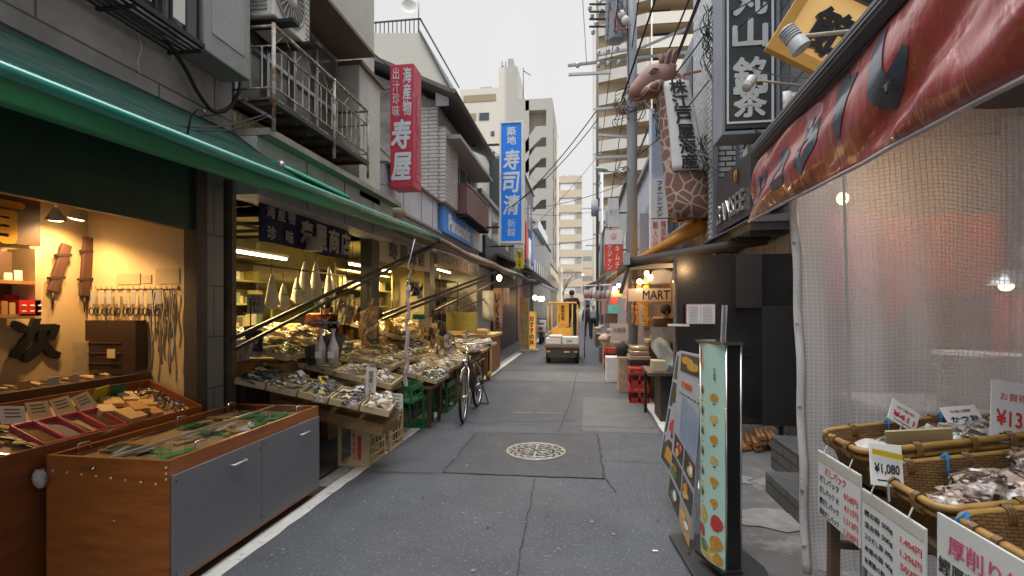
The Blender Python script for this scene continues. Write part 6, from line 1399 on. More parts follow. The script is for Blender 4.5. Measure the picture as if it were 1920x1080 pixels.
t2, M2 = basket(Vector((1.45,1.93,.93)), .68, .4, .19, BT_, 'middle bamboo basket heaped with clear bags of shaved fish', 2, ((-.1,.5),(.32,.5)))
t3, M3b = basket(Vector((1.45,1.46,.93)), .68, .42, .19, BT_, 'nearest bamboo basket with a blue string on its rim', 3, ((-.5,.42),))
# contents
CLR = mat('shaved_fish_pack', (.52,.38,.31), .35, var=.4, scale=40, dirt=(.6,.5,.44), dscale=22, dlo=.45, dhi=.6)
def pillow(M, lx, ly, h_, m, label, group=None, seed=1, lab=None):
    t = thing('fish_flake_bag', label, 'packet', M.translation, group)
    f = lambda a, b, k=1.0: M @ Vector(((a-.5)*lx*k, (b-.5)*ly*k, h_*k*((math.sin(a*math.pi)*math.sin(b*math.pi))**.45+.14*math.sin(a*9+seed)*math.sin(b*8+seed*2))+.012*math.sin(a*17+seed*3)*(a > .8)))
    MB().surf(lambda a, b: f(a,b), 16, 12).build('clear_bag', FILM2, t)
    mb = MB(); r2 = random.Random(seed)
    for i in range(60):
        a, b = r2.uniform(.12,.88), r2.uniform(.15,.85); p = f(a,b)-(M.to_3x3() @ Z)*r2.uniform(.008,.02); E_ = Euler((r2.uniform(-.6,.6), r2.uniform(-.6,.6), r2.uniform(0,3))).to_matrix(); s_ = r2.uniform(.012,.028)
        mb.add([p+E_ @ Vector(q) for q in ((-s_,-s_*.5,0),(s_,-s_*.6,.004),(s_*.8,s_*.6,0),(-s_*.9,s_*.5,.004))], [(0,1,2,3)])
    mb.surf(lambda a, b: f(.1+.8*a,.1+.8*b)-(M.to_3x3() @ Z)*.018, 10, 8)
    mb.build('flakes', m, t)
    if lab:
        MB().surf(lambda a, b: f(.3+.45*a,.2+.5*b)+(M.to_3x3() @ Z)*.003, 6, 5).build('label', lab, t)
    return t
FILM2 = FILM.copy(); FILM2.name = 'clear_film_near'
for nd in FILM2.node_tree.nodes:
    if nd.type == 'MAP_RANGE': nd.inputs['To Min'].default_value = .08; nd.inputs['To Max'].default_value = .34
    if nd.type == 'TEX_NOISE': nd.inputs['Scale'].default_value = 11
    if nd.type == 'BUMP': nd.inputs['Distance'].default_value = .05
LABY = mat('label_yellow_white', (.6,.55,.45), .4, var=.2, scale=20, dirt=(.65,.4,.03), dscale=14, dlo=.5, dhi=.56)
def inb(M, x, y, z, rz=0, tx=0, ty=0): return M @ Matrix.Translation((x,y,z)) @ Matrix.Rotation(rz,4,'Z') @ Matrix.Rotation(tx,4,'X') @ Matrix.Rotation(ty,4,'Y')
for i, (x, y, z, rz, tx, lab) in enumerate(((-.17,.0,-.09,.3,.15,None),(-.02,.05,-.06,-.4,.2,None),(.14,.0,-.02,.2,.1,LABY),(.02,-.08,-.03,.9,-.1,None),(.22,.1,-.03,-.3,.25,LABY))):
    pillow(inb(M2,x,y,z,rz,tx), .27, .19, .055, CLR, ['clear bag of flakes in the street side of the middle basket','clear bag at the back of the middle basket','labelled bag with a yellow sticker on top of the middle basket','clear bag at the front of the middle basket','labelled bag at the wall side of the middle basket'][i], None, i+1, lab)
for i, (x, y, z, rz) in enumerate(((-.1,.0,-.05,.1),(.1,.02,-.03,-.2),(.2,-.04,-.02,.3))):
    pillow(inb(M1,x,y,z,rz,.1), .26, .18, .035, mat('silver_pack', (.5,.46,.42), .3, var=.3, scale=12), ['flat pale packet in the left of the far basket','flat pale packet in the middle of the far basket','flat pale packet at the wall side of the far basket'][i], None, i+11)
tag(MB().box(-.11,.11,-.006,.006,-.05,.05,inb(M1,-.08,-.12,.0,-.25,.25)).build('kraft_packet', mat('kraft_green', (.4,.3,.16), .6, var=.1)), 'upright kraft packet at the front of the far basket', 'packet')
tag(MB().box(-.05,.03,-.008,-.0065,-.045,.045,inb(M1,.0,-.125,.0,-.25,.25)).build('green_label', mat('label_green', (.02,.25,.15), .5)), 'green label on the kraft packet in the far basket', 'label')
for i, (x, y) in enumerate(((-.15,.0),(.05,.03),(.2,-.05))):
    pillow(inb(M3b,x,y,-.08,.2*i), .28, .2, .04, CLR, ['clear bag of flakes at the street side of the nearest basket','clear bag of flakes in the middle of the nearest basket','clear bag of flakes at the wall side of the nearest basket'][i], None, i+21)
tag(MB().surf(lambda a, b: inb(M1,-.22,-.02,-.03,.2) @ Vector(((a-.5)*.12,(b-.5)*.12,.03*math.sin(a*3.14)*math.sin(b*3.14))), 6, 6).build('red_print_pack', mat('red_print_pack_m', (.5,.45,.42), .4, var=.3, scale=30, dirt=(.5,.06,.04), dscale=20, dlo=.55, dhi=.6)), 'small packet with red print in the corner of the far basket', 'packet')
# legs and stand
sd_ = thing('basket_stand', 'wood and steel stand carrying the bamboo baskets', 'stand', (1.4, 2.0, 0))
for (x, y) in ((1.14,2.48),(1.7,2.48),(1.14,1.3),(1.7,1.3)): B(x-.02,x+.02,y-.02,y+.02,0,.74).build('leg', mat('stand_wood', (.12,.08,.05), .7), sd_)
B(1.12,1.74,1.28,2.5,.7,.73).build('top_board', mat('stand_wood',(0,0,0)), sd_)
MB().tube([(1.2,2.35,0),(1.2,2.35,.72)], .014, 8).build('steel_post', STEEL, sd_); MB().tube([(1.1,2.75,.03),(1.75,2.72,.03)], .012, 6).build('floor_bar', WHITE, sd_)
MB().bar((1.14,2.46,.42),(1.7,2.46,.42),.03).build('cross_rail', mat('stand_wood',(0,0,0)), sd_)
# hanging price boards on the basket fronts
def board(px0, py0, px1, y_cut, h_, label, rows, x=1.08, title=None, foot=True, fs=.03):
    a = at(px0, py0, x=x); y0 = a.y; y1 = y_cut if y_cut is not None else at(px1, py0, x=x).y; z1 = a.z
    t = thing('price_board', label, 'price board', (x, y0, z1-h_))
    B(x-.008, x, y1, y0, z1-h_, z1).build('board', mat('board_card', (.58,.6,.6), .55, var=.08), t, bev=.002)
    W = y0-y1
    B(x-.0095, x-.0085, y1+.002, y0-.002, z1-.045, z1-.005).build('tape_strip', mat('tape_clear', (.48,.46,.42), .3), t)
    yc = (y0+y1)/2
    if title: text(title, (x-.009, y0-W*.45, z1-.075), -Y, Z, W*.5, .035, REDINK, t, bold=.01, ext=.001)
    for i, (l_, r_) in enumerate(rows):
        z = z1-(.12 if title else .085)-i*fs*1.45
        text(l_, (x-.009, y0-W*.3, z), -Y, Z, W*.48, fs*.85, INK, t, bold=.0, ext=.001)
        if r_: text(r_, (x-.009, y1+W*.19, z-.004), -Y, Z, W*.3, fs*.85, REDINK, t, bold=.0, ext=.001)
    for k in (.2,.8): MB().tube([(x-.004,y0-W*k,z1-.015),(x-.012,y0-W*k,z1+.01),(x,y0-W*k,z1+.04)], .0025, 4).build('string', WHITE, t)
    return t
board(1537,843,1617,None,.29,'white hanging price board on the far basket with a red title', [('だしパック','658円'),('だしパック 大','411円'),('鰹だしパック','1,512円'),('昆布だしパック','1,350円')], title='だしパック', fs=.034)
board(1620,915,1740,None,.3,'middle hanging price board listing powders with red yen prices', [('鰹の粉 500g','1,404円'),('混合粉 500g','1,296円'),('コクだし粉 300g','507円'),('本節の粉 90g','411円'),('糸貫節の粉 90g','411円')], fs=.031)
a = at(1762,960,x=1.08)
t = thing('price_board', 'nearest hanging price board with large pink and black characters', 'price board', (1.08,a.y,a.z-.3))
B(1.072,1.08,a.y-.42,a.y,a.z-.34,a.z).build('board', mat('board_card',(0,0,0)), t, bev=.002)
text('厚削り節', (1.0705,a.y-.185,a.z-.075), -Y, Z, .27, .06, mat('pink_ink', (.55,.06,.2), .6), t, bold=.01, ext=.001)
text('鰹厚削り', (1.0705,a.y-.11,a.z-.15), -Y, Z, .2, .05, INK, t, bold=.01, ext=.001)
text('宗田厚削り', (1.0705,a.y-.13,a.z-.24), -Y, Z, .22, .045, INK, t, bold=.0, ext=.001)
# clip cards above baskets
def clipcard(px, py, y, w_, h_, roll, lean, label, body, ink, sub=None):
    c = at(px, py, y=y); t = thing('clip_card', label, 'card', c); M = Matrix.Translation(c) @ Matrix.Rotation(roll, 4, 'Y') @ Matrix.Rotation(lean, 4, 'X')
    MB().box(-w_/2,w_/2,0,.004,-h_/2,h_/2,M).build('card', PAPER, t, bev=.003)
    m3 = M.to_3x3(); text(body, M @ Vector((0,-.001,-h_*.1)), m3 @ X, m3 @ Z, w_*.75, h_*.25, ink, t, bold=.02, ext=.0005)
    if sub: text(sub, M @ Vector((0,-.001,h_*.25)), m3 @ X, m3 @ Z, w_*.6, h_*.13, REDINK, t, bold=.0, ext=.0005)
    MB().box(-w_*.3,w_*.3,-.0015,-.0005,-h_*.38,-h_*.35,M).build('line', INK, t)
    MB().tube([M @ Vector((0,-.004,-h_/2+.01)), M @ Vector((0,-.004,-h_/2-.05))], .004, 5).build('clip', STEEL, t)
    return t
clipcard(1695,780,2.42,.13,.1,R(32),R(-25),'white card clipped at a tilt over the far basket','¥411',REDINK,'お徳用')
clipcard(1806,781,2.42,.14,.1,R(-8),R(-35),'silvery white card clipped over the wall side of the far basket','かつお',INK,'特選')
clipcard(1900,775,2.2,.16,.24,R(10),R(-12),'large white card with a red price at the right edge over the baskets','¥135',REDINK,'お買得')
rc = clipcard(1662,872,1.98,.11,.15,R(5),R(-15),'white card with a yellow ribbon banner standing in the middle basket','¥1,080',INK)
c = at(1662,852,y=1.975); MB().prism([c+Vector(q) for q in ((-.05,-.008,.022),(.05,-.008,.002),(.05,-.008,-.018),(-.05,-.008,.002))], (0,.003,0)).build('yellow_ribbon', mat('ribbon_yellow', (.6,.45,.02), .5), rc)

# ------------------------------------------------------------------ slim curved menu sign
ms = thing('menu_pylon', 'slim upright menu pylon with a curved pale green food menu and black back', 'sign', (.76, 2.9, 0))
A_, B__, C_, D_ = Vector((.675,3.03,0)), Vector((.757,2.8,0)), Vector((.835,2.83,0)), Vector((.755,3.06,0))
def pane(a, b, z0=.09, z1=1.3, off=0):
    p = A_.lerp(B__, a); nrm = Vector((-.94,-.33,0)); return p+nrm*(.028*math.sin(a*math.pi)+off)+Z*(z0+(z1-z0)*b)
MB().surf(lambda a, b: pane(a,b), 14, 10).build('menu_face', mat('mint_face', (.36,.5,.44), .35, var=.06, emit=(.45,.8,.65), estr=.06), ms)
MB().prism([B__+Z*.09, C_+Z*.09, D_+Z*.09, A_+Z*.09], (0,0,1.21)).build('black_body', mat('pylon_black', (.012,.013,.015), .35), ms)
MB().prism([A_+Vector((-.03,-.01,1.3)), B__+Vector((-.02,-.02,1.3)), C_+Vector((.012,-.02,1.3)), D_+Vector((.01,.02,1.3))], (0,0,.014)).build('top_cap', CHROME, ms)
for p_ in (B__, C_+Vector((.005,0,0)), A_): MB().tube([p_+Z*.07, p_+Z*1.3], .006, 8).build('edge_strip', CHROME, ms)
MB().prism([A_+Vector((-.03,0,.07)), B__+Vector((-.02,-.02,.07)), C_+Vector((.01,-.02,.07)), D_+Z*.07], (0,0,.02)).build('bottom_cap', BLACK, ms)
MB().prism([Vector(p_) for p_ in ((.55,3.35,0),(.62,2.65,0),(.98,2.62,0),(1.02,3.0,0),(.9,3.4,0))], (0,0,.03)).build('base_plate', mat('base_black', (.03,.031,.034), .4, var=.2), ms, bev=.008)
for (x, y) in ((.64,2.78),(.62,3.1)): MB().lathe([(.001,.04),(.012,.04),(.014,.03)], (x,y,0), 10).build('bolt', DARKSTEEL, ms)
FOOD = [mat('food%d' % i, c, .5, var=.3, scale=60) for i, c in enumerate(((.5,.25,.04),(.45,.05,.05),(.05,.05,.02),(.55,.38,.12),(.1,.2,.05)))]
rr = random.Random(8)
def patch(a, b, ra_, rb_, m, nm='menu_picture', par=ms, fn=pane, off=.003):
    k = 10; vs = [fn(a,b,off=off)]+[fn(a+ra_*math.cos(i/k*6.283)*rr.uniform(.75,1.1), b+rb_*math.sin(i/k*6.283)*rr.uniform(.75,1.1), off=off) for i in range(k)]
    return MB().add(vs, [(0, 1+i, 1+(i+1) % k) for i in range(k)]).build(nm, m, par)
for i in range(6):
    b = .76-.095*i
    patch(.22,b+.015,.09,.02,FOOD[2]); patch(.22,b+.03,.08,.012,FOOD[0]); patch(.7,b-.005,.13,.022,FOOD[(0,3,0,3,0,0)[i]])
    for a in (.22,.7): MB().add([pane(a-.03,b-.035,off=.003),pane(a+.04,b-.035,off=.003),pane(a+.04,b-.03,off=.003),pane(a-.03,b-.03,off=.003)], [(0,1,2,3)]).build('menu_caption', INK, ms)
patch(.1,.93,.1,.05,FOOD[1]); patch(.2,.9,.1,.03,FOOD[3])
patch(.3,.2,.2,.04,FOOD[3]); patch(.75,.19,.2,.04,FOOD[1]); patch(.2,.12,.18,.03,FOOD[1]); patch(.75,.1,.2,.04,FOOD[0]); patch(.5,.04,.42,.035,FOOD[3]); patch(.3,.06,.2,.03,FOOD[4]); patch(.8,.03,.15,.025,FOOD[0])
text('お品書', pane(.72,.865,off=.004), (B__-A_).normalized(), Z, .02, .07, INK, ms, vertical=True, bold=.01, ext=.0008)
for i in range(3):
    MB().box(-.035,.035,-.004,.004,0,.2,Matrix.Translation((.76+.012*i,2.9+.02*i,1.315)) @ Matrix.Rotation(1.2+.12*i,4,'Z') @ Matrix.Rotation(.04,4,'X')).build('menu_leaflet', mat('leaf%d' % i, ((.4,.38,.36),(.2,.22,.26),(.45,.45,.48))[i], .4, var=.3, scale=20), ms)
# photo menu easel
ez = thing('menu_easel', 'leaning menu easel covered with food photos and a price sheet', 'easel', (.65, 3.35, 0))
def ep(a, b, off=0):      # a: far..near, b: bottom..top
    bo = Vector((.575,3.53,.2)).lerp(Vector((.645,3.15,.09)), a); to = Vector((.665,3.62,1.2)).lerp(Vector((.745,3.22,1.2)), a)
    return bo.lerp(to, b)+Vector((-.96,-.2,.12)).normalized()*off
MB().add([ep(0,0),ep(1,0),ep(1,1),ep(0,1),ep(0,0,-.02),ep(1,0,-.02),ep(1,1,-.02),ep(0,1,-.02)], [(0,1,2,3),(7,6,5,4),(0,4,5,1),(1,5,6,2),(2,6,7,3),(3,7,4,0)]).build('panel', mat('panel_white', (.34,.36,.4), .4), ez)
def eq(a0,a1,b0,b1,m,nm,off=.003,sk=0):
    return MB().add([ep(a0,b0,off),ep(a1,b0-sk,off),ep(a1,b1-sk,off),ep(a0,b1,off)], [(0,1,2,3)]).build(nm, m, ez)
DK = mat('photo_dark', (.06,.055,.055), .35, var=.3, scale=12)
def ephoto(a0,a1,b0,b1,bgm=DK,sk=0,seed=1):
    eq(a0,a1,b0,b1,bgm,'photo',.003,sk); r2 = random.Random(seed)
    for i in range(4):
        ca = a0+(a1-a0)*r2.uniform(.25,.75); cb_ = b0+(b1-b0)*r2.uniform(.25,.75)-sk*.5
        k = 9; ra_, rb_ = (a1-a0)*r2.uniform(.15,.3), (b1-b0)*r2.uniform(.12,.25); m_ = r2.choice(FOOD+[PAPER])
        vs = [ep(ca,cb_,.005+.001*i)]+[ep(ca+ra_*math.cos(j/k*6.283), cb_+rb_*math.sin(j/k*6.283), .005+.001*i) for j in range(k)]
        MB().add(vs, [(0,1+j,1+(j+1) % k) for j in range(k)]).build('food_picture', m_, ez)
ephoto(.12,.98,.87,.985,DK,0,1)
eq(.1,.98,.45,.85,mat('sheet_pale', (.36,.38,.44), .4),'price_sheet',.002)
text('1980', ep(.45,.79,.004), (ep(1,.79)-ep(0,.79)).normalized(), Z, .16, .045, mat('orange_ink', (.6,.15,.03), .5), ez, bold=.03, ext=.001)
for k in range(7): eq(.15+.12*k,.23+.12*k,.725,.733,INK,'dash',.004)
eq(.3,1.02,.46,.72,mat('blue_white_sheet', (.25,.3,.4), .35),'menu_sheet',.006,.06)
for k in range(4): eq(.38+.16*k,.385+.16*k,.48,.68,mat('ink_blue', (.1,.15,.4), .5),'written_line',.008,.03)
for i, (a0,a1,b0,b1) in enumerate(((.1,.5,.33,.45),(.55,.98,.3,.42),(.05,.5,.18,.31),(.55,.98,.14,.27),(.02,.5,.02,.15),(.55,.98,-.02,.11))): ephoto(a0,a1,b0,b1,DK if i != 5 else mat('photo_tan', (.45,.3,.15), .4),.03,i+5)
MB().bar(ep(.5,.95,-.03), (.95,3.35,0.03), .02).build('rear_leg', DARKSTEEL, ez)
e2 = thing('photo_board', 'narrow leaning board of food photos behind the menu easel', 'board', (.72, 3.9, 0))
def ep2(a, b, off=0):
    return Vector((.6,4.1,.3)).lerp(Vector((.66,3.75,.25)), a).lerp(Vector((.74,4.12,1.15)).lerp(Vector((.78,3.8,1.15)), a), b)+Vector((-.95,-.2,.2)).normalized()*off
MB().add([ep2(0,0),ep2(1,0),ep2(1,1),ep2(0,1),ep2(0,0,-.02),ep2(1,0,-.02),ep2(1,1,-.02),ep2(0,1,-.02)], [(0,1,2,3),(7,6,5,4),(0,4,5,1),(1,5,6,2),(2,6,7,3),(3,7,4,0)]).build('panel', mat('panel_white',(0,0,0)), e2)
for i in range(4):
    MB().add([ep2(.08,.02+.245*i,.003),ep2(.92,.02+.245*i,.003),ep2(.92,.235+.245*i,.003),ep2(.08,.235+.245*i,.003)], [(0,1,2,3)]).build('photo', DK, e2)
    MB().add([ep2(.3,.07+.245*i,.005),ep2(.7,.06+.245*i,.005),ep2(.75,.16+.245*i,.005),ep2(.35,.18+.245*i,.005)], [(0,1,2,3)]).build('food_picture', FOOD[i % 5], e2)
tag(B(.88,1.0,4.5,4.95,0,.1).build('kerb_block', CONC2, None, bev=.015), 'short concrete kerb block on the white line behind the easel', 'kerb block')
tag(B(.74,.82,3.1,3.2,0.03,.55).build('green_bottle_rack', mat('bottle_green', (.01,.09,.03), .2), None, bev=.01), 'dark green rack tucked between the easel and the pylon', 'rack')
# ------------------------------------------------------------------ RIGHT: buildings beyond the slate one
r3 = thing('shop_building', 'narrow building with a white tile pier and rough silver siding behind the giraffe', 'building', (2.1, 9.2, 0))
B(2.1, 8, 8.8, 10.0, 0, 12).build('siding_wall', mat('silver_siding', (.36,.39,.43), .45, .25, var=.3, scale=9, bump=.9, bscale=14, dirt=(.6,.62,.65), dscale=12, dlo=.5, dhi=.56), r3)
B(2.08, 2.5, 8.3, 8.8, 0, 12).build('tile_pier', WTILE, r3)
B(2.02, 2.1, 8.22, 8.3, 2.5, 12).build('corner_pipe', mat('frame_blue_grey', (0,0,0)), r3)
r4 = thing('shop_building', 'grey metal clad building just past the giraffe', 'building', (2.1, 11.2, 0))
B(2.15, 8, 10.0, 12.5, 2.6, 6.9).build('wall', mat('grey_clad', (.26,.28,.31), .5, .2, var=.2, scale=2), r4)
for k in range(3): B(2.13, 2.15, 10.3+k*.75, 10.8+k*.75, 3.3, 6.5).build('louvre_panel', mat('dark_louvre', (.08,.085,.1), .5), r4)
r5 = front('shop_building', 'pale building with small signs along the right side of the lane', 1.9, 12.6, 20, 5.6, mat('pale_blue_wall', (.42,.45,.5), .6, var=.1), 1, side=1)
r6 = front('shop_building', 'low white building farther down the right side', 1.7, 20, 34, 6.4, mat('offwhite_wall', (.45,.45,.44), .7, var=.1), 1, side=1)
r7 = front('shop_building', 'grey brown building near the far right end of the lane', 1.5, 34, 54, 7.0, mat('taupe_wall', (.32,.3,.27), .7, var=.15), 1, side=1)
# stacked signs
def signbox(px0, px1, py0, py1, y, d, m, label, col_text=None, name='hanging_sign'):
    a = at(px0,py0,y=y); b = at(px1,py1,y=y); t = thing(name, label, 'sign', (a.x,y,b.z))
    B(a.x,b.x,y,y+d,b.z,a.z).build('sign_box', m, t)
    for (tx, cx, cy, w_, h_, im, vert, bo) in (col_text or []): text(tx, (a.x+(b.x-a.x)*cx, y-.004, b.z+(a.z-b.z)*cy), X, Z, (b.x-a.x)*w_, (a.z-b.z)*h_, im, t, vertical=vert, bold=bo, ext=.002)
    MB().bar((b.x,y+d/2,(a.z+b.z)/2),(b.x+.5,y+d/2,(a.z+b.z)/2),.04).build('bracket', DARKSTEEL, t)
    return t, a, b
CORR = mat('pale_blue_corrugated', (.42,.5,.62), .4, var=.08, scale=3)
t, a, b = signbox(1222,1252,205,336,12.4,.5,CORR,'pale blue corrugated sign box above the katakana sign')
cg = MB(); k = a.z
while k > b.z: cg.box(a.x-.006,b.x+.006,12.392,12.4,k-.02,k); k -= .07
cg.build('ribs', CORR, t)
signbox(1221,1253,337,408,12.2,.4,SIGNW,'white vertical sign with black katakana beside the giraffe neck',[('フォーシーズン',.5,.5,.32,.92,INK,True,.02)])
signbox(1220,1252,411,480,12.2,.3,SIGNW,'white sign with red characters just above the orange awning',[('韓国輸入',.75,.55,.3,.8,REDINK,True,.0),('輸入品',.28,.6,.3,.7,REDINK,True,.0)])
t, a, b = signbox(1134,1167,430,507,14,.12,mat('pink_red_sign', (.6,.07,.05), .5),'red and white vertical sign with white katakana beside the pole',[('キムチ',.72,.33,.26,.55,SIGNW,True,.02),('ケジャン',.28,.33,.26,.6,SIGNW,True,.02)])
B(a.x,b.x,13.98,14.0,a.z-.42,a.z-.02).build('pale_top_panel', SIGNW, t)
MB().ell(((a.x+b.x)/2,13.975,a.z-.18),(.09,.01,.11),14,8).build('face_drawing', mat('pale_pink', (.6,.4,.42), .6), t)
signbox(1140,1160,372,425,16,.2,mat('pale_grey_sign', (.5,.53,.56), .5),'pale grey sign with faint writing above the red and white sign',[('寿司 丼',.5,.5,.7,.25,mat('print_grey',(0,0,0)),False,.0)])
signbox(1200,1218,400,480,13.5,.3,mat('grey_ribbed', (.32,.35,.4), .5),'grey ribbed service panel left of the katakana sign')
signbox(1135,1150,385,425,25,.4,mat('dim_sign', (.35,.36,.36), .5),'dim small sign far behind the pole')
# ------------------------------------------------------------------ giraffe
gi = thing('giraffe_figure', 'large giraffe head and neck figure with a lettered white banner mounted on the building', 'giraffe figure', at(1295,412,y=9))
GM = bpy.data.materials.new('giraffe_skin'); GM.use_nodes = True
n = GM.node_tree.nodes; l = GM.node_tree.links; p = n['Principled BSDF']; p.inputs['Roughness'].default_value = .55
tcn = n.new('ShaderNodeTexCoord'); v = n.new('ShaderNodeTexVoronoi'); v.feature = 'DISTANCE_TO_EDGE'; v.inputs['Scale'].default_value = 5.2; l.new(tcn.outputs['Object'], v.inputs['Vector'])
cr = n.new('ShaderNodeMapRange'); cr.inputs['From Min'].default_value = .05; cr.inputs['From Max'].default_value = .075; l.new(v.outputs[0], cr.inputs[0])
mx = n.new('ShaderNodeMix'); mx.data_type = 'RGBA'; mx.inputs[6].default_value = (.43,.37,.3,1); mx.inputs[7].default_value = (.2,.092,.075,1); l.new(cr.outputs[0], mx.inputs[0]); l.new(mx.outputs[2], p.inputs['Base Color'])
GP = mat('giraffe_plain', (.22,.105,.085), .55, var=.12, scale=8)
yg = 9.0
def G(px, py, dy=0): return at(px, py, y=yg+dy)
# neck: loft of ellipses along centreline, width from the photo
secs = [((1296,412),38),((1292,380),38),((1286,340),37),((1280,300),35),((1274,260),32),((1268,225),30),((1262,190),29),((1262,165),28),((1255,148),26),((1245,140),20)]
vs = []; K_ = 20
for (c, hw) in secs:
    cc_ = G(*c); r_ = hw/FPX*9.2
    for j in range(K_):
        a = 2*math.pi*j/K_; vs.append(cc_+Vector((r_*math.cos(a), r_*.8*math.sin(a), .0)))
m_ = len(secs)
MB().add(vs, [(i*K_+j,i*K_+(j+1) % K_,(i+1)*K_+(j+1) % K_,(i+1)*K_+j) for i in range(m_-1) for j in range(K_)]+[list(range((m_-1)*K_,m_*K_)),list(range(K_))[::-1]], True).build('neck', GM, gi)
# head: loft from the poll down to the muzzle
hs_ = [((1262,150),26,30),((1246,148),30,30),((1230,152),32,30),((1214,160),27,26),((1202,168),21,21),((1193,174),17,18),((1186,179),14,16),((1182,181),8,10)]
vs = []
for i, (c, hh, hwid) in enumerate(hs_):
    cc_ = G(*c); q_ = G(*hs_[min(i+1,len(hs_)-1)][0]); o_ = G(*hs_[max(i-1,0)][0]); d = (q_-o_).normalized(); up = Vector((-d.z,0,d.x)); 
    if up.z < 0: up = -up
    for j in range(K_):
        a = 2*math.pi*j/K_; vs.append(cc_+up*math.sin(a)*hh/FPX*9+Y*math.cos(a)*hwid/FPX*9*.8)
m_ = len(hs_)
MB().add(vs, [(i*K_+j,i*K_+(j+1) % K_,(i+1)*K_+(j+1) % K_,(i+1)*K_+j) for i in range(m_-1) for j in range(K_)]+[list(range((m_-1)*K_,m_*K_)),list(range(K_))[::-1]], True).build('head', GP, gi)
hp = MB(); hp.ell(G(1224,166,-.14),(.24,.14,.1),14,8,Matrix.Rotation(R(-28),4,'Y')); hp.build('cheek_patches', GM, gi)
MB().tube([G(1186,186,-.12),G(1198,186,-.2),G(1210,177,-.22)], [.008,.014,.006], 6).build('mouth_line', mat('mouth_dark', (.08,.03,.03), .6), gi)
for s in (-1, 1):
    MB().ell(G(1226,133,s*.22),(.07,.035,.03),12,8,Matrix.Rotation(R(-25),4,'Y')).build('eye', mat('eye_pale', (.4,.33,.3), .3), gi)
    MB().tube([G(1216,138,s*.25),G(1226,128,s*.26),G(1237,130,s*.25)], [.006,.014,.006], 6).build('eyelid', mat('mouth_dark',(0,0,0)), gi)
    MB().tube([G(1242,125,s*.1),G(1241,112,s*.1),G(1238,102,s*.1)], [.07,.05,.055], 10).build('horn', GP, gi)
    M = Matrix.Translation(G(1252 if s < 0 else 1262,112,s*.16)) @ Matrix.Rotation(R(14),4,'Y')
    MB().ell((0,0,0),(.055,.025,.2),10,10,M).build('ear', GP, gi)
    MB().ell((-.005,-.018,0),(.03,.015,.15),8,8,M).build('ear_inner', mat('ear_dark', (.12,.05,.05), .6), gi)
def bn(a, b):
    px = 1252+(1284-1252)*b; i = 162+(328-162)*b; hw = 30.5+8*b; cc_ = G(1262+(1285-1262)*b+1, i); r_ = hw/FPX*9.35; th = R(-160+140*a)
    return cc_+Vector((r_*math.cos(th), r_*.83*math.sin(th), 0))
def bnf(a, b):
    if b < 0 or b > 1: b = max(0,min(1,b))
    return bn(.18+.64*a+ .03*math.sin(b*3), b)+Vector((0,-.01,0))
MB().surf(bnf, 14, 14).build('white_banner', mat('banner_white', (.62,.62,.62), .6, var=.05), gi, thick=.01)
for i, ch in enumerate('株江戸屋海産'):
    b_ = .085+i*.165; c = bnf(.5,b_); r_ = (bnf(.6,b_)-bnf(.4,b_)).normalized(); u_ = (bnf(.5,b_-.03)-bnf(.5,b_+.03)).normalized()
    text(ch, c+r_.cross(u_)*.012, r_, u_, .27, .24, INK, gi, bold=.03, ext=.004)
MB().tube([G(1270,413),G(1300,404,-.1),G(1325,408)], .04, 8).build('black_base_band', BLACK, gi)
MB().bar(G(1300,300,.2),(2.15,9.3,4.4),.05).build('bracket', DARKSTEEL, gi)
# ------------------------------------------------------------------ awnings of the mid right stalls
oa = thing('awning', 'orange canvas awning sloping down from below the giraffe', 'awning', (1.5, 12, 2.5))
OR = mat('orange_canvas', (.5,.2,.02), .6, var=.15, scale=3, bump=.1)
a_ = at(1325,403,y=9.0); b_ = at(1196,480,y=9.0); c_ = at(1130,527,y=15)
MB().surf(lambda a, b: Vector((b_.x+(a_.x-b_.x)*a-.25*b, 9.0+6.2*b, b_.z+(a_.z-b_.z)*a-.05*math.sin(a*3.14)-.05*b)), 8, 12).build('cloth', OR, oa, thick=.012)
MB().surf(lambda a, b: Vector((b_.x+(a_.x-b_.x)*a, 8.985, b_.z+(a_.z-b_.z)*a-b*(.1+.2*a))), 8, 2).build('end_flap', OR, oa, thick=.01)
MB().surf(lambda a, b: Vector((b_.x-.25*a-.01, 9.0+6.2*a, b_.z-.05*a-b*(.16+.01*math.sin(a*60)))), 40, 2).build('front_valance', OR, oa, thick=.01)
for y in (9.1, 11, 13, 15.1): MB().bar((b_.x-.04*(y-9),y,b_.z-.03),(a_.x,y,a_.z-.06),.035).build('rafter', mat('cream_arm',(0,0,0)), oa)
MB().tube([(b_.x,9.0,b_.z-.02),(b_.x-.25,15.2,b_.z-.07)], .03, 8).build('front_bar', mat('cream_arm',(0,0,0)), oa)
MB().tube([a_+Vector((-.05,-.05,.03)), a_+Vector((-.25,6.1,0))], .06, 10).build('roller', mat('roller_brown', (.25,.2,.15), .6), oa)
da = thing('awning', 'dark brown canvas awning with a pale underside edge beside the black partition', 'awning', (1.4, 7.6, 2.3))
D_c = mat('dark_brown_canvas', (.035,.028,.026), .6, var=.15)
MB().surf(lambda a, b: (.6+2.0*a, 6.9+2.2*b, 2.17+.32*a+.02*math.sin(b*3)), 10, 6).build('cloth', D_c, da, thick=.012)
MB().surf(lambda a, b: (.6+2.0*a, 6.9, 2.17+.32*a-b*.13), 10, 2).build('end_flap', D_c, da, thick=.01)
MB().surf(lambda a, b: (.6, 6.9+2.2*a, 2.17-.13*b), 6, 2).build('front_flap', D_c, da, thick=.01)
MB().bar((.62,6.98,2.05),(2.5,6.98,2.12),.05,.06).build('cross_bar', mat('cream_arm',(0,0,0)), da)
B(.54,.62,6.84,6.94,2.08,2.24).build('end_bracket', mat('bracket_grey', (.3,.33,.36), .5), da)
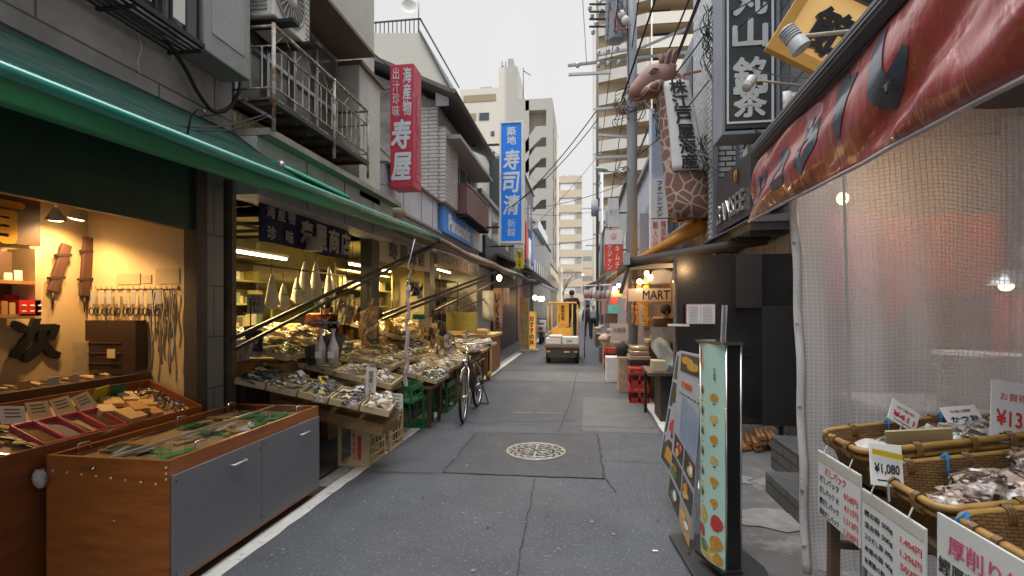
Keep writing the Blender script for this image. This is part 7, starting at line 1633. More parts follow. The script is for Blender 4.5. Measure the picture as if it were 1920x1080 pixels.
MB().surf(lambda a, b: (.6-.1*b+.05*a, 7.0+.1*a+.2*b, 2.1-.4*b), 3, 5).build('hanging_corner', mat('slate_cloth', (.16,.18,.23), .7), da, thick=.01)
# shop front behind stalls
mf = thing('market_stall', 'pale boarded stall front behind the mart sign', 'stall', (1.5,11.5,0))
B(1.0,2.1,11.4,11.5,0,2.6).build('back_wall', mat('stall_grey', (.4,.4,.42), .6, var=.15), mf)
B(1.62,1.66,8.9,11.4,0,2.2).build('side_wall', mat('stall_brown', (.25,.14,.06), .6, var=.3), mf)
bulb_pos = [(1160,535,12),(1153,541,11.5),(1153,548,11),(1213,513,9),(1219,520,8.6),(1199,528,9.5),(1093,515,30),(1268,528,6.9)]
for i, (px, py, y) in enumerate(bulb_pos):
    bulb(at(px,py,y=y), ['top','left','lower','near upper','near lower','middle','distant','last'][i]+' glowing bulb in the string over the right stalls', 9, .045, light=(i in (0,3,5,2)))
lamp('POINT', (1.3,6.6,2.0), 5, (1,.6,.25), None, .05)
MBs = thing('sign_board', 'white board sign reading MART in thin black capitals', 'sign', at(1225,552,y=9.5))
a_ = at(1178,541,y=9.5); b_ = at(1258,565,y=9.5)
B(a_.x,b_.x,9.5,9.53,b_.z,a_.z).build('board', mat('mart_board', (.45,.4,.38), .6, var=.1), MBs)
text('MART', ((a_.x+b_.x)/2+.12,9.497,(a_.z+b_.z)/2), X, Z, .48, .16, INK, MBs, bold=.02)
MB().surf(lambda a, b: (1.05+.75*a, 9.75-.3*b, 1.93+.28*math.sin(a*3.14)**.6*b), 12, 4).build('pale_hood', mat('pale_hood_cloth', (.5,.55,.62), .6), MBs, thick=.01)
wb = thing('notice_board', 'cream standing board with an arched handwritten heading behind the counter', 'board', at(1215,590,y=9.8))
a_ = at(1198,571,y=9.8); b_ = at(1238,622,y=9.8)
B(a_.x,b_.x,9.8,9.83,0.2,a_.z).build('board', mat('cream_notice', (.45,.42,.4), .6, var=.1), wb)
text('メニュー', ((a_.x+b_.x)/2,9.797,a_.z-.2), X, Z, .28, .08, INK, wb, bold=.0)
for k in range(3): B(a_.x+.08,b_.x-.1,9.795,9.8,a_.z-.33-.07*k,a_.z-.32-.07*k).build('written_line', INK, wb)
# counter with the papers
ct = thing('stall_counter', 'brown wooden counter with white paper sheets under the shopkeeper', 'counter', (1.35,8.7,0))
B(1.08,1.62,8.5,8.95,0,.92).build('body', mat('counter_brown', (.1,.055,.03), .6, var=.25), ct)
B(1.05,1.65,8.46,9.0,.92,.96).build('top', PALEWOOD, ct)
a_ = at(1221,613,y=8.45); b_ = at(1244,639,y=8.45)
B(a_.x,b_.x,8.44,8.455,b_.z,a_.z).build('paper_sheet', PAPER, ct); a_ = at(1245,613,y=8.45); b_ = at(1264,639,y=8.45); B(a_.x,b_.x,8.44,8.455,b_.z,a_.z).build('paper_sheet', mat('pinkish_card',(0,0,0)), ct)
GB_ = mat('golden_basket', (.5,.36,.12), .5, var=.3, scale=20)
for i, (x, c) in enumerate(((1.2,GB_),(1.4,mat('lime_pack', (.3,.33,.04), .5)),(1.55,GB_))):
    tag(MB().ell((x,8.62,1.0),(.1,.08,.06),10,6,noise=.12).build('goods_pile', c), ['golden wrapped pile at the left of the counter','lime green packet pile in the middle of the counter','golden wrapped pile at the right of the counter'][i], 'goods')
# near dark table
tt = thing('side_table', 'dark brown table with tissue and cartons in front of the counter', 'table', (1.05,7.0,0))
B(.83,1.5,6.6,7.4,.62,.66).build('top', mat('table_brown', (.09,.06,.05), .45), tt)
B(1.0,1.4,6.75,7.3,0,.62).build('pedestal', mat('table_dark', (.05,.04,.037), .6), tt)
B(.86,.9,7.3,7.34,0,.62).build('leg', DARKSTEEL, tt)
tag(B(.9,1.08,6.75,7.0,.66,.8).build('tissue_carton', mat('cream_carton', (.5,.42,.28), .6), None, bev=.005), 'cream carton standing on the dark side table', 'box')
tag(B(1.12,1.3,6.65,6.85,.66,.74).build('blue_tray', mat('slate_blue', (.12,.17,.25), .5)), 'slate blue tray on the dark side table', 'tray')
tag(B(1.2,1.45,7.0,7.35,.66,.86).build('blue_grey_carton', mat('bluegrey_carton', (.25,.3,.38), .5)), 'blue grey carton at the back of the dark side table', 'box')
tag(MB().surf(lambda a, b: (.95+.25*a+.05*math.sin(b*5), 6.95+.12*math.sin(a*6), .68+.42*b*(1-.4*abs(a-.5))), 8, 8).build('plastic_bag', mat('milky_bag', (.5,.5,.47), .3, bump=.6, var=.2)), 'crumpled milky plastic bag standing on the dark side table', 'bag')
# red crates, stacked cartons
RC = mat('red_plastic', (.4,.03,.02), .4, var=.12)
def redcrate(x, y, z, s, label):
    t = thing('beer_crate', label, 'crate', (x,y,z)); h_ = .27*s; w_ = .3*s; d_ = .36*s
    B(x,x+w_,y,y+d_,z,z+h_*.1).build('base', RC, t)
    mb = MB(); mb.box(x,x+w_,y,y+.02,z+h_*.62,z+h_); mb.box(x,x+w_,y+d_-.02,y+d_,z+h_*.62,z+h_); mb.box(x,x+.02,y+.02,y+d_-.02,z+h_*.62,z+h_); mb.box(x+w_-.02,x+w_,y+.02,y+d_-.02,z+h_*.62,z+h_); mb.build('top_band', RC, t)
    mb = MB()
    for (a, b) in ((0,.07),(.44,.56),(.93,1)): mb.box(x+w_*a,x+w_*b,y,y+.018,z+h_*.1,z+h_*.62)
    for (a, b) in ((0,.07),(.44,.56),(.93,1)): mb.box(x,x+.018,y+d_*a,y+d_*b,z+h_*.1,z+h_*.62); mb.box(x+w_-.018,x+w_,y+d_*a,y+d_*b,z+h_*.1,z+h_*.62)
    mb.box(x,x+w_,y,y+.016,z+h_*.1,z+h_*.3); mb.build('slotted_sides', RC, t)
    B(x+.03,x+w_-.03,y+.03,y+d_-.03,z+h_*.1+.001,z+h_*.5).build('bottles', mat('bottle_dark', (.04,.02,.01), .2), t)
    B(x+.01,x+w_-.01,y+.01,y+d_-.01,z+h_*.97,z+h_*.985).build('lid', RC, t)
    text('生ビール', (x+w_/2,y-.001,z+h_*.8), X, Z, w_*.5, h_*.16, mat('pale_pink_print', (.6,.35,.33), .6), t, bold=.0, ext=.001)
redcrate(.72,8.0,.0,1,'lower red plastic crate on the right road edge'); redcrate(.72,8.0,.275,1,'upper red plastic crate on the right road edge'); redcrate(.49,11.8,.0,1.05,'lower red crate farther up the right road edge'); redcrate(.49,11.8,.285,1,'upper red crate farther up the right road edge')
CB1 = mat('printed_carton', (.38,.27,.2), .7, var=.2, scale=12, dirt=(.5,.4,.33), dscale=6); rr = random.Random(30)
for i, (x0,x1,y0,y1,z0,z1,m_,lb) in enumerate(((.62,.86,9.0,9.5,0,.62,CB1,'tall printed carton left of the stacked goods'),(.78,1.1,8.5,8.95,0,.5,mat('pinkish_box',(.4,.3,.27),.7),'pinkish carton under the packed trays'),(.76,1.1,8.45,8.95,.5,.62,mat('black_tray',(.03,.03,.035),.4),'black tray on the pinkish carton'),(.75,1.1,8.45,8.95,.63,.7,mat('wrapped_gold',(.5,.4,.25),.25,var=.3,scale=30,coat=.5),'lower film wrapped gold tray of snacks'),(.77,1.12,8.5,9.0,.71,.77,mat('wrapped_pink',(.45,.3,.27),.25,var=.3,scale=30,coat=.5),'pink film wrapped tray above the gold one'),(.8,1.15,8.6,9.1,.78,.84,mat('wrapped_gold',(0,0,0)),'top film wrapped gold tray of snacks'),(.45,.75,10.2,10.6,.0,.5,mat('white_foam',(.6,.6,.6),.6),'white foam box by the right road edge'),(.5,.8,12.9,13.4,0,.7,CB1,'printed carton behind the farther red crate'))):
    tag(B(x0,x1,y0,y1,z0,z1).build('carton', m_, None, bev=.01), lb, 'box')
bb = thing('round_bundle', 'black rounded hat like bundle standing on the cartons', 'bundle', (.68,9.3,.62)); MB().ell((.7,9.25,.72),(.12,.12,.15),16,10).build('cover', mat('black_fabric', (.02,.018,.02), .8), bb)
wh = thing('handwritten_board', 'white handwritten board with pink edges behind the black bundle', 'board', at(1162,618,y=10.0)); a_ = at(1145,608,y=10.0); b_ = at(1178,640,y=10.0)
B(a_.x,b_.x,10,10.03,b_.z,a_.z).build('board', mat('cream_notice',(0,0,0)), wh); text('お買得', ((a_.x+b_.x)/2,9.997,(a_.z+b_.z)/2+.05), X, Z, .24, .1, mat('grey_ink',(0,0,0)), wh, bold=.0)
for i in range(9):
    x = .45+rr.uniform(-.1,.3); y = 11+i*1.4; s_ = rr.uniform(.18,.3)
    m_ = mat('side_goods%d' % (i % 4), ((.45,.42,.42),(.5,.35,.3),(.12,.1,.1),(.4,.3,.15))[i % 4], .5, var=.4, scale=14)
    if i > 1: tag(B(x,x+.35,y,y+.5,0,s_*2).build('goods_box', m_, None, bev=.01), 'box of goods set out along the right edge in the distance', 'box', 'boxes along the distant right edge')
    tag(MB().ell((x+.17,y+.2,s_*2+.06 if i > 1 else .75),(.16,.18,.1),10,6,noise=.2).build('wrapped_goods', m_), 'wrapped heap of goods along the right edge in the distance', 'goods', 'wrapped heaps along the distant right edge')
# garlands
for i, (px, y, c, lb, wd) in enumerate(((1197,9.9,(.55,.22,.03),'left orange string of packets hanging by the stall',.1),(1211,9.7,(.6,.3,.04),'right orange string of packets hanging by the stall',.1),(1187,10.2,(.4,.2,.08),'brown twisted garland hanging at the left of the stall',.06),(1203,10.0,(.35,.28,.2),'straw broom like bundle hanging below the orange strings',.08),(1175,11,(.5,.12,.1),'thin pink streamer at the far edge of the stall',.04))):
    top = at(px,527,y=y); t = thing('hanging_garland', lb, 'garland', top); m_ = mat('garland%d' % i, c, .45, var=.3, scale=25)
    for k in range(9):
        z = top.z-.02-k*.1; MB().box(-wd/2,wd/2,-.03,.03,-.045,.045,Matrix.Translation((top.x+.01*math.sin(k*2),top.y,z)) @ Matrix.Rotation(rr.uniform(-.2,.2),4,'Y')).build('packet', m_, t, bev=.01)
    MB().tube([top+Z*.2, top-Z*.95], .006, 5).build('string', CABLE, t)
for i, (px0,px1,py0,py1,y,c,lb) in enumerate(((1146,1165,545,556,12.2,(.6,.33,.03),'orange poster above the red flower poster'),(1144,1158,558,570,12.1,(.55,.05,.06),'red flower shaped poster on the stall end'),(1140,1160,572,588,12.0,(.1,.45,.5),'turquoise poster on the stall end'),(1128,1136,560,590,13.5,(.5,.25,.25),'pink vertical streamer card'),(1134,1158,588,606,12.05,(.1,.05,.03),'brown wooden panel below the turquoise poster'),(1098,1106,562,585,26,(.03,.12,.4),'blue and white far banner beside the walkers'),(1165,1180,533,560,11.8,(.5,.5,.52),'white panel behind the orange strings'))):
    a_ = at(px0,py0,y=y); b_ = at(px1,py1,y=y); tag(B(a_.x,b_.x,y,y+.03,b_.z,a_.z).build('poster', mat('pst%d' % i, c, .5, var=.25, scale=12)), lb, 'poster')
# rack of small baskets hanging out
hr = thing('hanging_rack', 'wire rack hung with little net bags in front of the far right stalls', 'rack', at(1118,545,y=15))
a_ = at(1096,536,y=15); b_ = at(1146,534,y=13.5); MB().tube([a_,b_], .02, 6).build('top_bar', WHITE, hr); c_ = at(1097,563,y=15); d_ = at(1146,562,y=13.5); MB().tube([c_,d_], .014, 6).build('lower_bar', mat('pale_pink',(0,0,0)), hr)
for k in range(6):
    p_ = a_.lerp(b_,(k+.5)/6); MB().ell(p_-Z*.26, (.09,.09,.13), 8, 6, noise=.1).build('net_bag', mat('netbag%d' % (k % 3), ((.35,.32,.32),(.3,.2,.2),(.45,.43,.45))[k % 3], .5, var=.4, scale=30), hr); MB().tube([p_,p_-Z*.15], .008, 4).build('tie', WHITE, hr)
for k in (0,1): MB().tube([(a_,b_)[k],((a_,b_)[k]).xy.to_3d()], .02, 6).build('post', mat('pink_post', (.5,.3,.32), .5), hr)
for i,(px0,px1,py0,py1,y0,y1,c,lb) in enumerate(((1093,1125,528,540,16,19,(.05,.08,.15),'dark blue far awning with a white edge'),(1118,1135,515,530,14,17,(.35,.15,.03),'brown far awning beyond the orange one'))):
    a_ = at(px1,py0,y=y0); b_ = at(px0,py1,y=y0); tag(MB().prism([(b_.x,y0,b_.z),(a_.x,y0,a_.z),(a_.x,y0,a_.z+.08),(b_.x,y0,b_.z+.06)], (0,y1-y0,0)).build('canopy', mat('cnp%d' % i, c, .6)), lb, 'awning')

# ------------------------------------------------------------------ utility poles, transformer, street lamp
POLE = mat('pole_concrete', (.33,.36,.4), .6, var=.12, scale=5)
up_ = thing('utility_pole', 'thick grey utility pole with a transformer and crossarms in front of the cream tower', 'utility pole', (1.0,10.6,0))
MB().tube([(1.0,10.6,0),(1.0,10.6,6),(.97,10.6,12.5)], [.115,.105,.09], 16).build('pole', POLE, up_)
T0 = at(1154,78,y=10.6); MB().lathe([(.001,0),(.17,0),(.18,.02),(.18,1.1),(.19,1.12),(.1,1.2),(.001,1.2)], (T0.x,10.6,T0.z), 18).build('transformer', POLE, up_)
tfm = MB()
for k in range(6): a = k*1.05; tfm.box(-.012,.012,.17,.24,.1,1.0,Matrix.Translation((T0.x,10.6,T0.z)) @ Matrix.Rotation(a,4,'Z'))
tfm.build('cooling_fins', POLE, up_); MB().bar((T0.x+.15,10.6,T0.z+.6),(1.0,10.6,T0.z+.6),.08).build('bracket', STEEL, up_)
for i, (p_, q_, y) in enumerate((((1065,123),(1305,96),10.6),((1118,205),(1175,200),10.6),((1120,103),(1175,93),10.6),((1180,100),(1290,52),10.6),((1122,253),(1182,257),10.6),((1115,296),(1192,292),10.6),((1066,140),(1146,136),10.3),((1250,180),(1300,215),10.6))):
    MB().bar(at(*p_,y=y), at(*q_,y=y+(.6 if i in (0,3) else 0)), .05).build('crossarm', STEEL, up_)
ins = MB(); rr = random.Random(77)
def insul(px, py, y=10.6, s=1):
    c = at(px,py,y=y); mb = MB().lathe([(.001,-.05),(.03,-.05),(.05,-.03),(.03,-.01),(.05,.01),(.03,.03),(.02,.06),(.001,.06)], c, 8)
    mb.build('insulator', mat('insulator_white', (.5,.52,.53), .3), up_)
for (px, py) in ((1122,122),(1140,120),(1160,118),(1083,122),(1122,99),(1140,96),(1158,93),(1110,30),(1106,15),(1118,45),(1128,20),(1112,60),(1124,5)): insul(px, py)
for k in range(4): MB().bar(at(1105,8+k*14,y=10.4), at(1170,8+k*14,y=10.6), .03).build('crossarm', DARKSTEEL, up_)
for (px,py) in ((1165,28),(1172,38)): MB().ell(at(px,py,y=10.4),(.09,.07,.1),8,6).build('fuse_box', WHITE, up_)
rg = [at(1168+17*math.cos(a),38+17*math.sin(a),y=10.3) for a in [k*.5 for k in range(1,10)]]
MB().tube(rg, .014, 6).build('red_cable_loop', mat('red_cable', (.45,.06,.05), .5), up_)
def tangle(px, py, w_, n_, y, label, r=.008, red=True):
    t = thing('wire_tangle', label, 'wires', at(px,py,y=y))
    for i in range(n_):
        c = at(px+rr.uniform(-w_,w_)*.4, py+rr.uniform(-w_,w_)*.4, y=y+rr.uniform(-.2,.2)); ra_ = rr.uniform(.08,.25)*w_/30; ph = rr.random()*6; ax = Euler((rr.uniform(-.9,.9), rr.uniform(-.9,.9), 0)).to_matrix()
        pts = [c+Vector((rr.uniform(-.04,.04)+.05*math.sin(k*.9+ph), rr.uniform(-.03,.03), .25-k*.09)) for k in range(rr.randint(5,9))] if not red else [c+ax @ Vector((ra_*math.cos(ph+k*.55)*(1+.2*math.sin(k)), rr.uniform(-.02,.02), ra_*math.sin(ph+k*.55)*rr.uniform(.8,1.2))) for k in range(rr.randint(6,12))]
        MB().tube(pts, r, 4).build('wire_loop', mat('red_cable',(0,0,0)) if (red and i % 6 == 5) else CABLE, t)
tangle(1180,195,30,16,10.4,'thick tangle of looped wires around the pole below the giraffe muzzle')
tangle(1165,225,18,6,10.4,'smaller loose wire loops just under the main tangle')
tangle(1168,322,18,7,10.4,'tangle of wires beside the street lamp arm')
tangle(1160,15,20,6,10.4,'tangle of fittings and wires beside the transformer top')
tangle(1325,45,20,8,8.0,'messy black wires bunched on the white tiled pier',red=False)
tangle(1330,85,18,6,8.0,'second bunch of black wires lower on the tiled pier',red=False)
tangle(1240,225,22,12,9.4,'small wire bunch in front of the blue sign box',red=False)
tangle(1318,285,16,9,8.4,'small wire bunch near the giraffe banner edge',red=False)
sl_ = thing('street_lamp', 'pale green street lamp on a curved arm from the pole', 'street lamp', at(1128,318,y=10.6))
MB().ell(at(1128,318,y=10.5),(.14,.08,.05),12,8,Matrix.Rotation(R(15),4,'Y')).build('lamp_head', mat('pale_green_lamp', (.3,.45,.42), .4), sl_)
MB().tube([at(1138,321,y=10.5),at(1155,322,y=10.55),at(1168,330,y=10.6),at(1178,345,y=10.6)], .02, 8).build('arm', mat('pale_green_lamp',(0,0,0)), sl_)
p2 = thing('utility_pole', 'thin dark pole with cables standing farther down at the left of the thick pole', 'utility pole', (.62,22,0))
xx = aty(1120,22); MB().tube([(xx,22,0),(xx,22,16)], .06, 10).build('pole', mat('pole_dark', (.1,.1,.11), .6), p2)
for py in (205,240,290,345,395,440): MB().bar(at(1112,py,y=22),at(1128,py-2,y=22),.06).build('crossarm', STEEL, p2)
MB().lathe([(.001,0),(.15,0),(.15,.7),(.001,.7)], at(1115,405,y=22), 12).build('transformer', POLE, p2)
p3 = thing('utility_pole', 'grey distant utility pole with a transformer beside the far office tower', 'utility pole', (1.4,38,0)); xx = aty(1128,38)
MB().tube([(xx,38,0),(xx,38,12)], .12, 8).build('pole', POLE, p3); MB().bar((xx-1.6,38,9),(xx+.6,38,9),.08).build('crossarm', STEEL, p3); MB().bar((xx-1.2,38,6.2),(xx+.6,38,6.2),.08).build('crossarm', STEEL, p3)
# cables
Cb = [((1120,205,10.6),(960,388,13),.012,'upper of two cables from the pole down to the blue sign',.15),((1122,222,10.6),(950,392,13),.01,'lower of two cables from the pole down to the blue sign',.2),
 ((1318,-20,7.5),(1165,360,22),.03,'thick twisted cable bundle running past the giraffe head',.1),((1300,-20,7.6),(1150,330,24),.016,'cable running beside the thick twisted bundle',.1),((1200,-20,9),(1120,560,40),.012,'long thin cable descending left of the pole',.0),
 ((1160,-10,9),(1125,300,24),.012,'cable dropping from the transformer top',0),((1235,-20,8),(1165,190,10.4),.018,'thick black cable coming down to the pole tangle',0),
 ((1300,60,7.8),(1450,-20,5.5),.008,'thin wire crossing the black sign upward',.0),((1330,100,7.8),(1480,-30,5),.008,'second thin wire crossing the black sign',.0),((1330,60,7.8),(1560,140,5),.007,'wire crossing the black sign toward the lit spotlight',.25),((1320,120,7.8),(1440,255,6.2),.009,'dark wire sagging across the lower black sign',.2),
 ((1335,150,7.8),(1455,250,6.3),.007,'thin wire near the last character of the black sign',.3),((1230,215,9.4),(1335,300,8),.012,'wire crossing the giraffe banner diagonally',.05),((1200,180,10.4),(1345,320,7.8),.01,'lower wire crossing the giraffe banner',.1),
 ((1100,120,10.6),(1090,-40,9),.006,'thin vertical wire hanging in the sky gap',0),((1030,350,45),(700,100,7),.01,'long wire over the left roofs',.3),((700,105,7),(600,80,6.2),.008,'short wire from the red sign to the pale building',.02),
 ((1180,340,10.6),(940,390,14),.008,'thin wire from the street lamp to the left balconies',.2),((1115,300,22),(975,445,26),.01,'far wire crossing the tower gap',.2),((1125,395,22),(985,400,26),.01,'level far wire across the tower gap',.15),((1125,445,22),(1000,460,30),.01,'lower far wire across the tower gap',.1),
 ((1195,292,10.6),(1330,150,8.2),.01,'wire rising from the pole to the tiled pier',.1),((1190,205,10.5),(1325,60,8),.012,'upper wire rising from the tangle to the tiled pier',.15),((1175,-30,10.6),(1180,190,10.35),.012,'black cable clipped down the thick pole',0),
 ((1120,250,22),(1118,-60,22),.02,'dark cable running up the thin pole',0),((1145,-20,10),(1135,130,10.6),.006,'drop wire beside the transformer',0),((735,300,7.3),(690,250,6.5),.008,'stay wire at the foot of the red sign',.02),((735,350,7.3),(640,318,5.9),.006,'long thin stay wire under the red sign',.02)]
for i, (p_, q_, r_, lb, sg) in enumerate(Cb): cable([at(p_[0],p_[1],y=p_[2]), at(q_[0],q_[1],y=q_[2])], r_, lb, None, None, sg)
# red iron struts at pier
tag(MB().bar(at(1282,140,y=9), at(1315,133,y=9), .03).build('rusty_strut', mat('rust_red', (.3,.1,.06), .7)), 'short rusty strut between giraffe and tiled pier', 'strut')

# ------------------------------------------------------------------ people
SKIN = mat('skin', (.42,.25,.17), .5, var=.06)
def person(name, label, loc, rz, joints, clothes, h=1.0, puff=1.12):
    """joints: dict of chains -> skinned body; one continuous mesh, coloured by height zones through separate clothing shells"""
    t = thing(name, label, 'person', loc, None, rz)
    V_, E_, R_ = [], [], []
    def chain(pts, start=None):
        prev = start
        for (p, r) in pts:
            V_.append([c*h for c in p]); R_.append((r*h, r*h)); i = len(V_)-1
            if prev is not None: E_.append((prev, i))
            prev = i
        return prev
    j = joints
    pel = chain([(j['pelvis'], .12)]); sp = chain([(j['waist'], .115*puff), (j['chest'], .15*puff), (j['neck0'], .07)], pel); hd = chain([(j['neck'], .055), (j['head'], .085), (j['top'], .07)], sp)
    ch = sp-1
    for s in ('l', 'r'):
        chain([(j['sh'+s], .07*puff), (j['el'+s], .048*puff), (j['wr'+s], .034), (j['ha'+s], .034)], ch)
        chain([(j['hp'+s], .09), (j['kn'+s], .06), (j['an'+s], .042), (j['to'+s], .04)], pel)
    me = bpy.data.meshes.new('body'); me.from_pydata(V_, E_, []); o = bpy.data.objects.new('body', me); col.objects.link(o)
    sk = o.modifiers.new('skin', 'SKIN'); o.modifiers.new('sub', 'SUBSURF').levels = 2; o.modifiers['sub'].render_levels = 2
    for i, v in enumerate(me.skin_vertices[0].data): v.radius = R_[i]; v.use_root = (i == 0)
    dg = bpy.context.evaluated_depsgraph_get(); m2 = bpy.data.meshes.new_from_object(o.evaluated_get(dg)); bpy.data.objects.remove(o)
    for m_ in (clothes['skin'], clothes['top'], clothes['legs'], clothes['shoes']): m2.materials.append(m_)
    nz_, wz, az = j['neck0'][2]*h, j['pelvis'][2]*h, (max(j['anl'][2], j['anr'][2]))*h
    wr = [Vector(j['wr'+s])*h for s in 'lr']; 
    for p in m2.polygons:
        c = p.center; k = 1
        if c.z > nz_+.01: k = 0
        elif min((c-w_).length for w_ in [(Vector(j['ha'+s])*h) for s in 'lr']) < .07*h: k = 0
        elif c.z < wz-.02 and min((Vector((c.x,c.y,0))-Vector((q.x,q.y,0))).length for q in wr) > .09 or c.z < wz-.25: k = 2
        if c.z < .08*h and k == 2: k = 3
        p.material_index = k; p.use_smooth = True
    b = bpy.data.objects.new('body', m2); col.objects.link(b); b.parent = t
    hp_ = Vector(j['head'])*h
    mb = MB(); mb.ell(hp_+Vector((0,-.012,.045))*h, (.092*h,.105*h,.105*h), 14, 10); 
    for v in mb.v:
        pass
    hat = clothes.get('hat')
    mb.build('knit_cap' if hat else 'hair', hat or mat('black_hair', (.012,.011,.012), .6, var=.2), t, world=False)
    return t, hp_
def face(t, hp_, h=1.0):
    MB().ell(hp_+Vector((0,.085,-.005))*h, (.012*h,.018*h,.02*h), 8, 6).build('nose', SKIN, t, world=False)
    for s in (-1,1): MB().ell(hp_+Vector((s*.032,.082,.02))*h, (.013*h,.006*h,.006*h), 8, 5).build('eye', INK, t, world=False)
    MB().box(-.022*h,.022*h,-.003,.003,-.003,.003,Matrix.Translation(hp_+Vector((0,.084,-.045))*h)).build('mouth', mat('lip', (.3,.09,.08), .5), t, world=False)
def stand(stride=0.0, armf=0.0):
    return dict(pelvis=(0,0,.93), waist=(0,.0,1.08), chest=(0,.0,1.3), neck0=(0,0,1.43), neck=(0,.01,1.48), head=(0,.02,1.58), top=(0,.02,1.66),
        shl=(-.19,0,1.38), ell=(-.24,-.03-stride*.3,1.13), wrl=(-.25,.04-stride*.3+armf,.9), hal=(-.25,.06-stride*.3+armf,.8),
        shr=(.19,0,1.38), elr=(.24,-.03+stride*.3,1.13), wrr=(.25,.04+stride*.3+armf,.9), har=(.25,.06+stride*.3+armf,.8),
        hpl=(-.1,0,.86), knl=(-.11,.04+stride*.5,.48), anl=(-.11,stride*.7,.08), tol=(-.12,.14+stride*.7,.04),
        hpr=(.1,0,.86), knr=(.11,.04-stride*.3,.48), anr=(.11,-stride*.8,.1), tor=(.12,.13-stride*.8,.05))
DKC = mat('dark_coat', (.02,.022,.028), .8, var=.2); DKT = mat('dark_trousers', (.018,.022,.035), .8, var=.2); SHOE = mat('shoe_black', (.02,.018,.016), .5)
person('person', 'person in a dark coat and trousers walking away beside the yellow cart', (aty(1102,25),25,0), 0, stand(.16), dict(skin=SKIN, top=DKC, legs=DKT, shoes=mat('shoe_brown', (.2,.09,.05), .5)), .98)
w2, _ = person('person', 'person in dark clothes with a grey hood walking beside the right stalls', (aty(1113,24),24,0), .2, stand(-.14), dict(skin=SKIN, top=mat('grey_navy_coat', (.05,.06,.08), .8, var=.2), legs=DKT, shoes=SHOE, hat=mat('grey_hood', (.35,.37,.4), .8)), .97)
MB().surf(lambda a, b: (-.2+.4*a, -.14-.03*math.sin(a*3), .98+.42*b), 4, 4).build('pale_backpack', mat('grey_hood',(0,0,0)), w2, world=False, thick=.1)
# shopkeeper under the MART sign, leaning at the counter
def seated(b=0): 
    d = stand(); d.update(waist=(0,.03,1.08), chest=(0,.1,1.26), neck0=(0,.15,1.36), neck=(0,.17,1.4), head=(0,.22,1.48), top=(0,.22,1.56), shl=(-.19,.1,1.31), shr=(.19,.1,1.31), ell=(-.26,.2,1.1), elr=(.26,.2,1.1), wrl=(-.12,.4,1.0), wrr=(.12,.4,1.0), hal=(-.06,.46,1.0), har=(.06,.46,1.0)); d.update(ell=(-.22,.16,1.1), elr=(.22,.16,1.1)); return d
kp, hp_ = person('person', 'shopkeeper in a black knit cap and brown coat leaning behind the counter', (aty(1247,9.35),9.45,-.06), math.pi, seated(), dict(skin=SKIN, top=mat('brown_coat', (.09,.05,.03), .8, var=.3), legs=DKT, shoes=SHOE, hat=mat('black_cap', (.012,.012,.014), .9)), 1.0, 1.3)
face(kp, hp_)
k2, hp_ = person('person', 'shopkeeper in a rust brown jacket standing inside the fish shop', (-3.6,6.55,.04), math.pi+.5, seated(), dict(skin=SKIN, top=mat('rust_jacket', (.045,.013,.006), .95, spec=.05, var=.35, scale=14, bump=.5, bscale=30), legs=DKT, shoes=SHOE), 1.0, 1.35)
face(k2, hp_)
MB().box(-.035,.035,.0,.02,.86,1.3,Matrix.Translation((0,.14,.0)) @ Matrix.Rotation(-.12,4,'X')).build('dark_inner_shirt', DKC, k2, world=False)
MB().tube([(-.09,.1,1.36),(-.1,.18,1.33),(-.02,.26,1.27),(.02,.26,1.27),(.1,.18,1.33),(.09,.1,1.36)], .03, 8).build('jacket_collar', mat('rust_jacket',(0,0,0)), k2, world=False)
for z_ in (1.02,1.1,1.18,1.26): MB().tube([(.2*math.cos(q*.4),.06+.15*math.sin(q*.4),z_) for q in range(9)], .012, 5).build('quilt_seam', mat('rust_dark', (.04,.012,.006), .8), k2, world=False)
# ------------------------------------------------------------------ yellow platform cart with driver
YC = mat('cart_yellow', (.72,.38,.06), .45, var=.07, dirt=(.5,.26,.05), dscale=4, dlo=.5, dhi=.8)
GC = mat('cart_grey', (.14,.145,.15), .5, var=.15)
cx_ = -.565; cy_ = 13.3
tc_ = thing('platform_cart', 'yellow framed flatbed market cart seen from behind in the middle of the lane', 'cart', (cx_, cy_, 0))
B(cx_-.46,cx_+.46,cy_,cy_+2.3,.42,.52).build('deck', GC, tc_, bev=.01)
MB().prism([(cx_-.44,cy_+.02,.42),(cx_+.44,cy_+.02,.42),(cx_+.36,cy_+.05,.17),(cx_-.36,cy_+.05,.17)], (0,.12,0)).build('rear_bumper', mat('bumper_dark', (.07,.075,.08), .5), tc_)
B(cx_-.46,cx_+.46,cy_-.02,cy_,.44,.51).build('rear_edge', mat('edge_brown', (.2,.13,.09), .5), tc_)
for s in (-1,1):
    B(cx_+s*.36-.05,cx_+s*.36+.05,cy_+.0,cy_+.018,.31,.35).build('tail_light', mat('amber_lens', (.7,.3,.03), .3), tc_)
    for y in (cy_+.3, cy_+1.9):
        w_ = MB().lathe([(.1,-.06),(.19,-.06),(.21,-.04),(.21,.04),(.19,.06),(.1,.06)], (cx_+s*.38,y,.21), 20, Matrix.Rotation(R(90),4,'Y')).build('wheel', BLACK, tc_)
        MB().lathe([(.001,.05),(.1,.055)], (cx_+s*.38,y,.21), 16, Matrix.Rotation(R(90),4,'Y')).build('rim', STEEL, w_)
B(cx_+.05,cx_+.2,cy_-.001,cy_+.018,.31,.34).build('number_plate', WHITE, tc_)
yf = cy_+.68
fr = MB(); 
for x in (-.42,-.31,.26,.4): fr.tube([(cx_+x,yf,.52),(cx_+x,yf,1.6)], .02, 8)
fr.tube([(cx_-.42,yf,1.58),(cx_-.39,yf,1.64),(cx_+.37,yf,1.64),(cx_+.4,yf,1.58)], .024, 8); fr.build('guard_frame', YC, tc_)
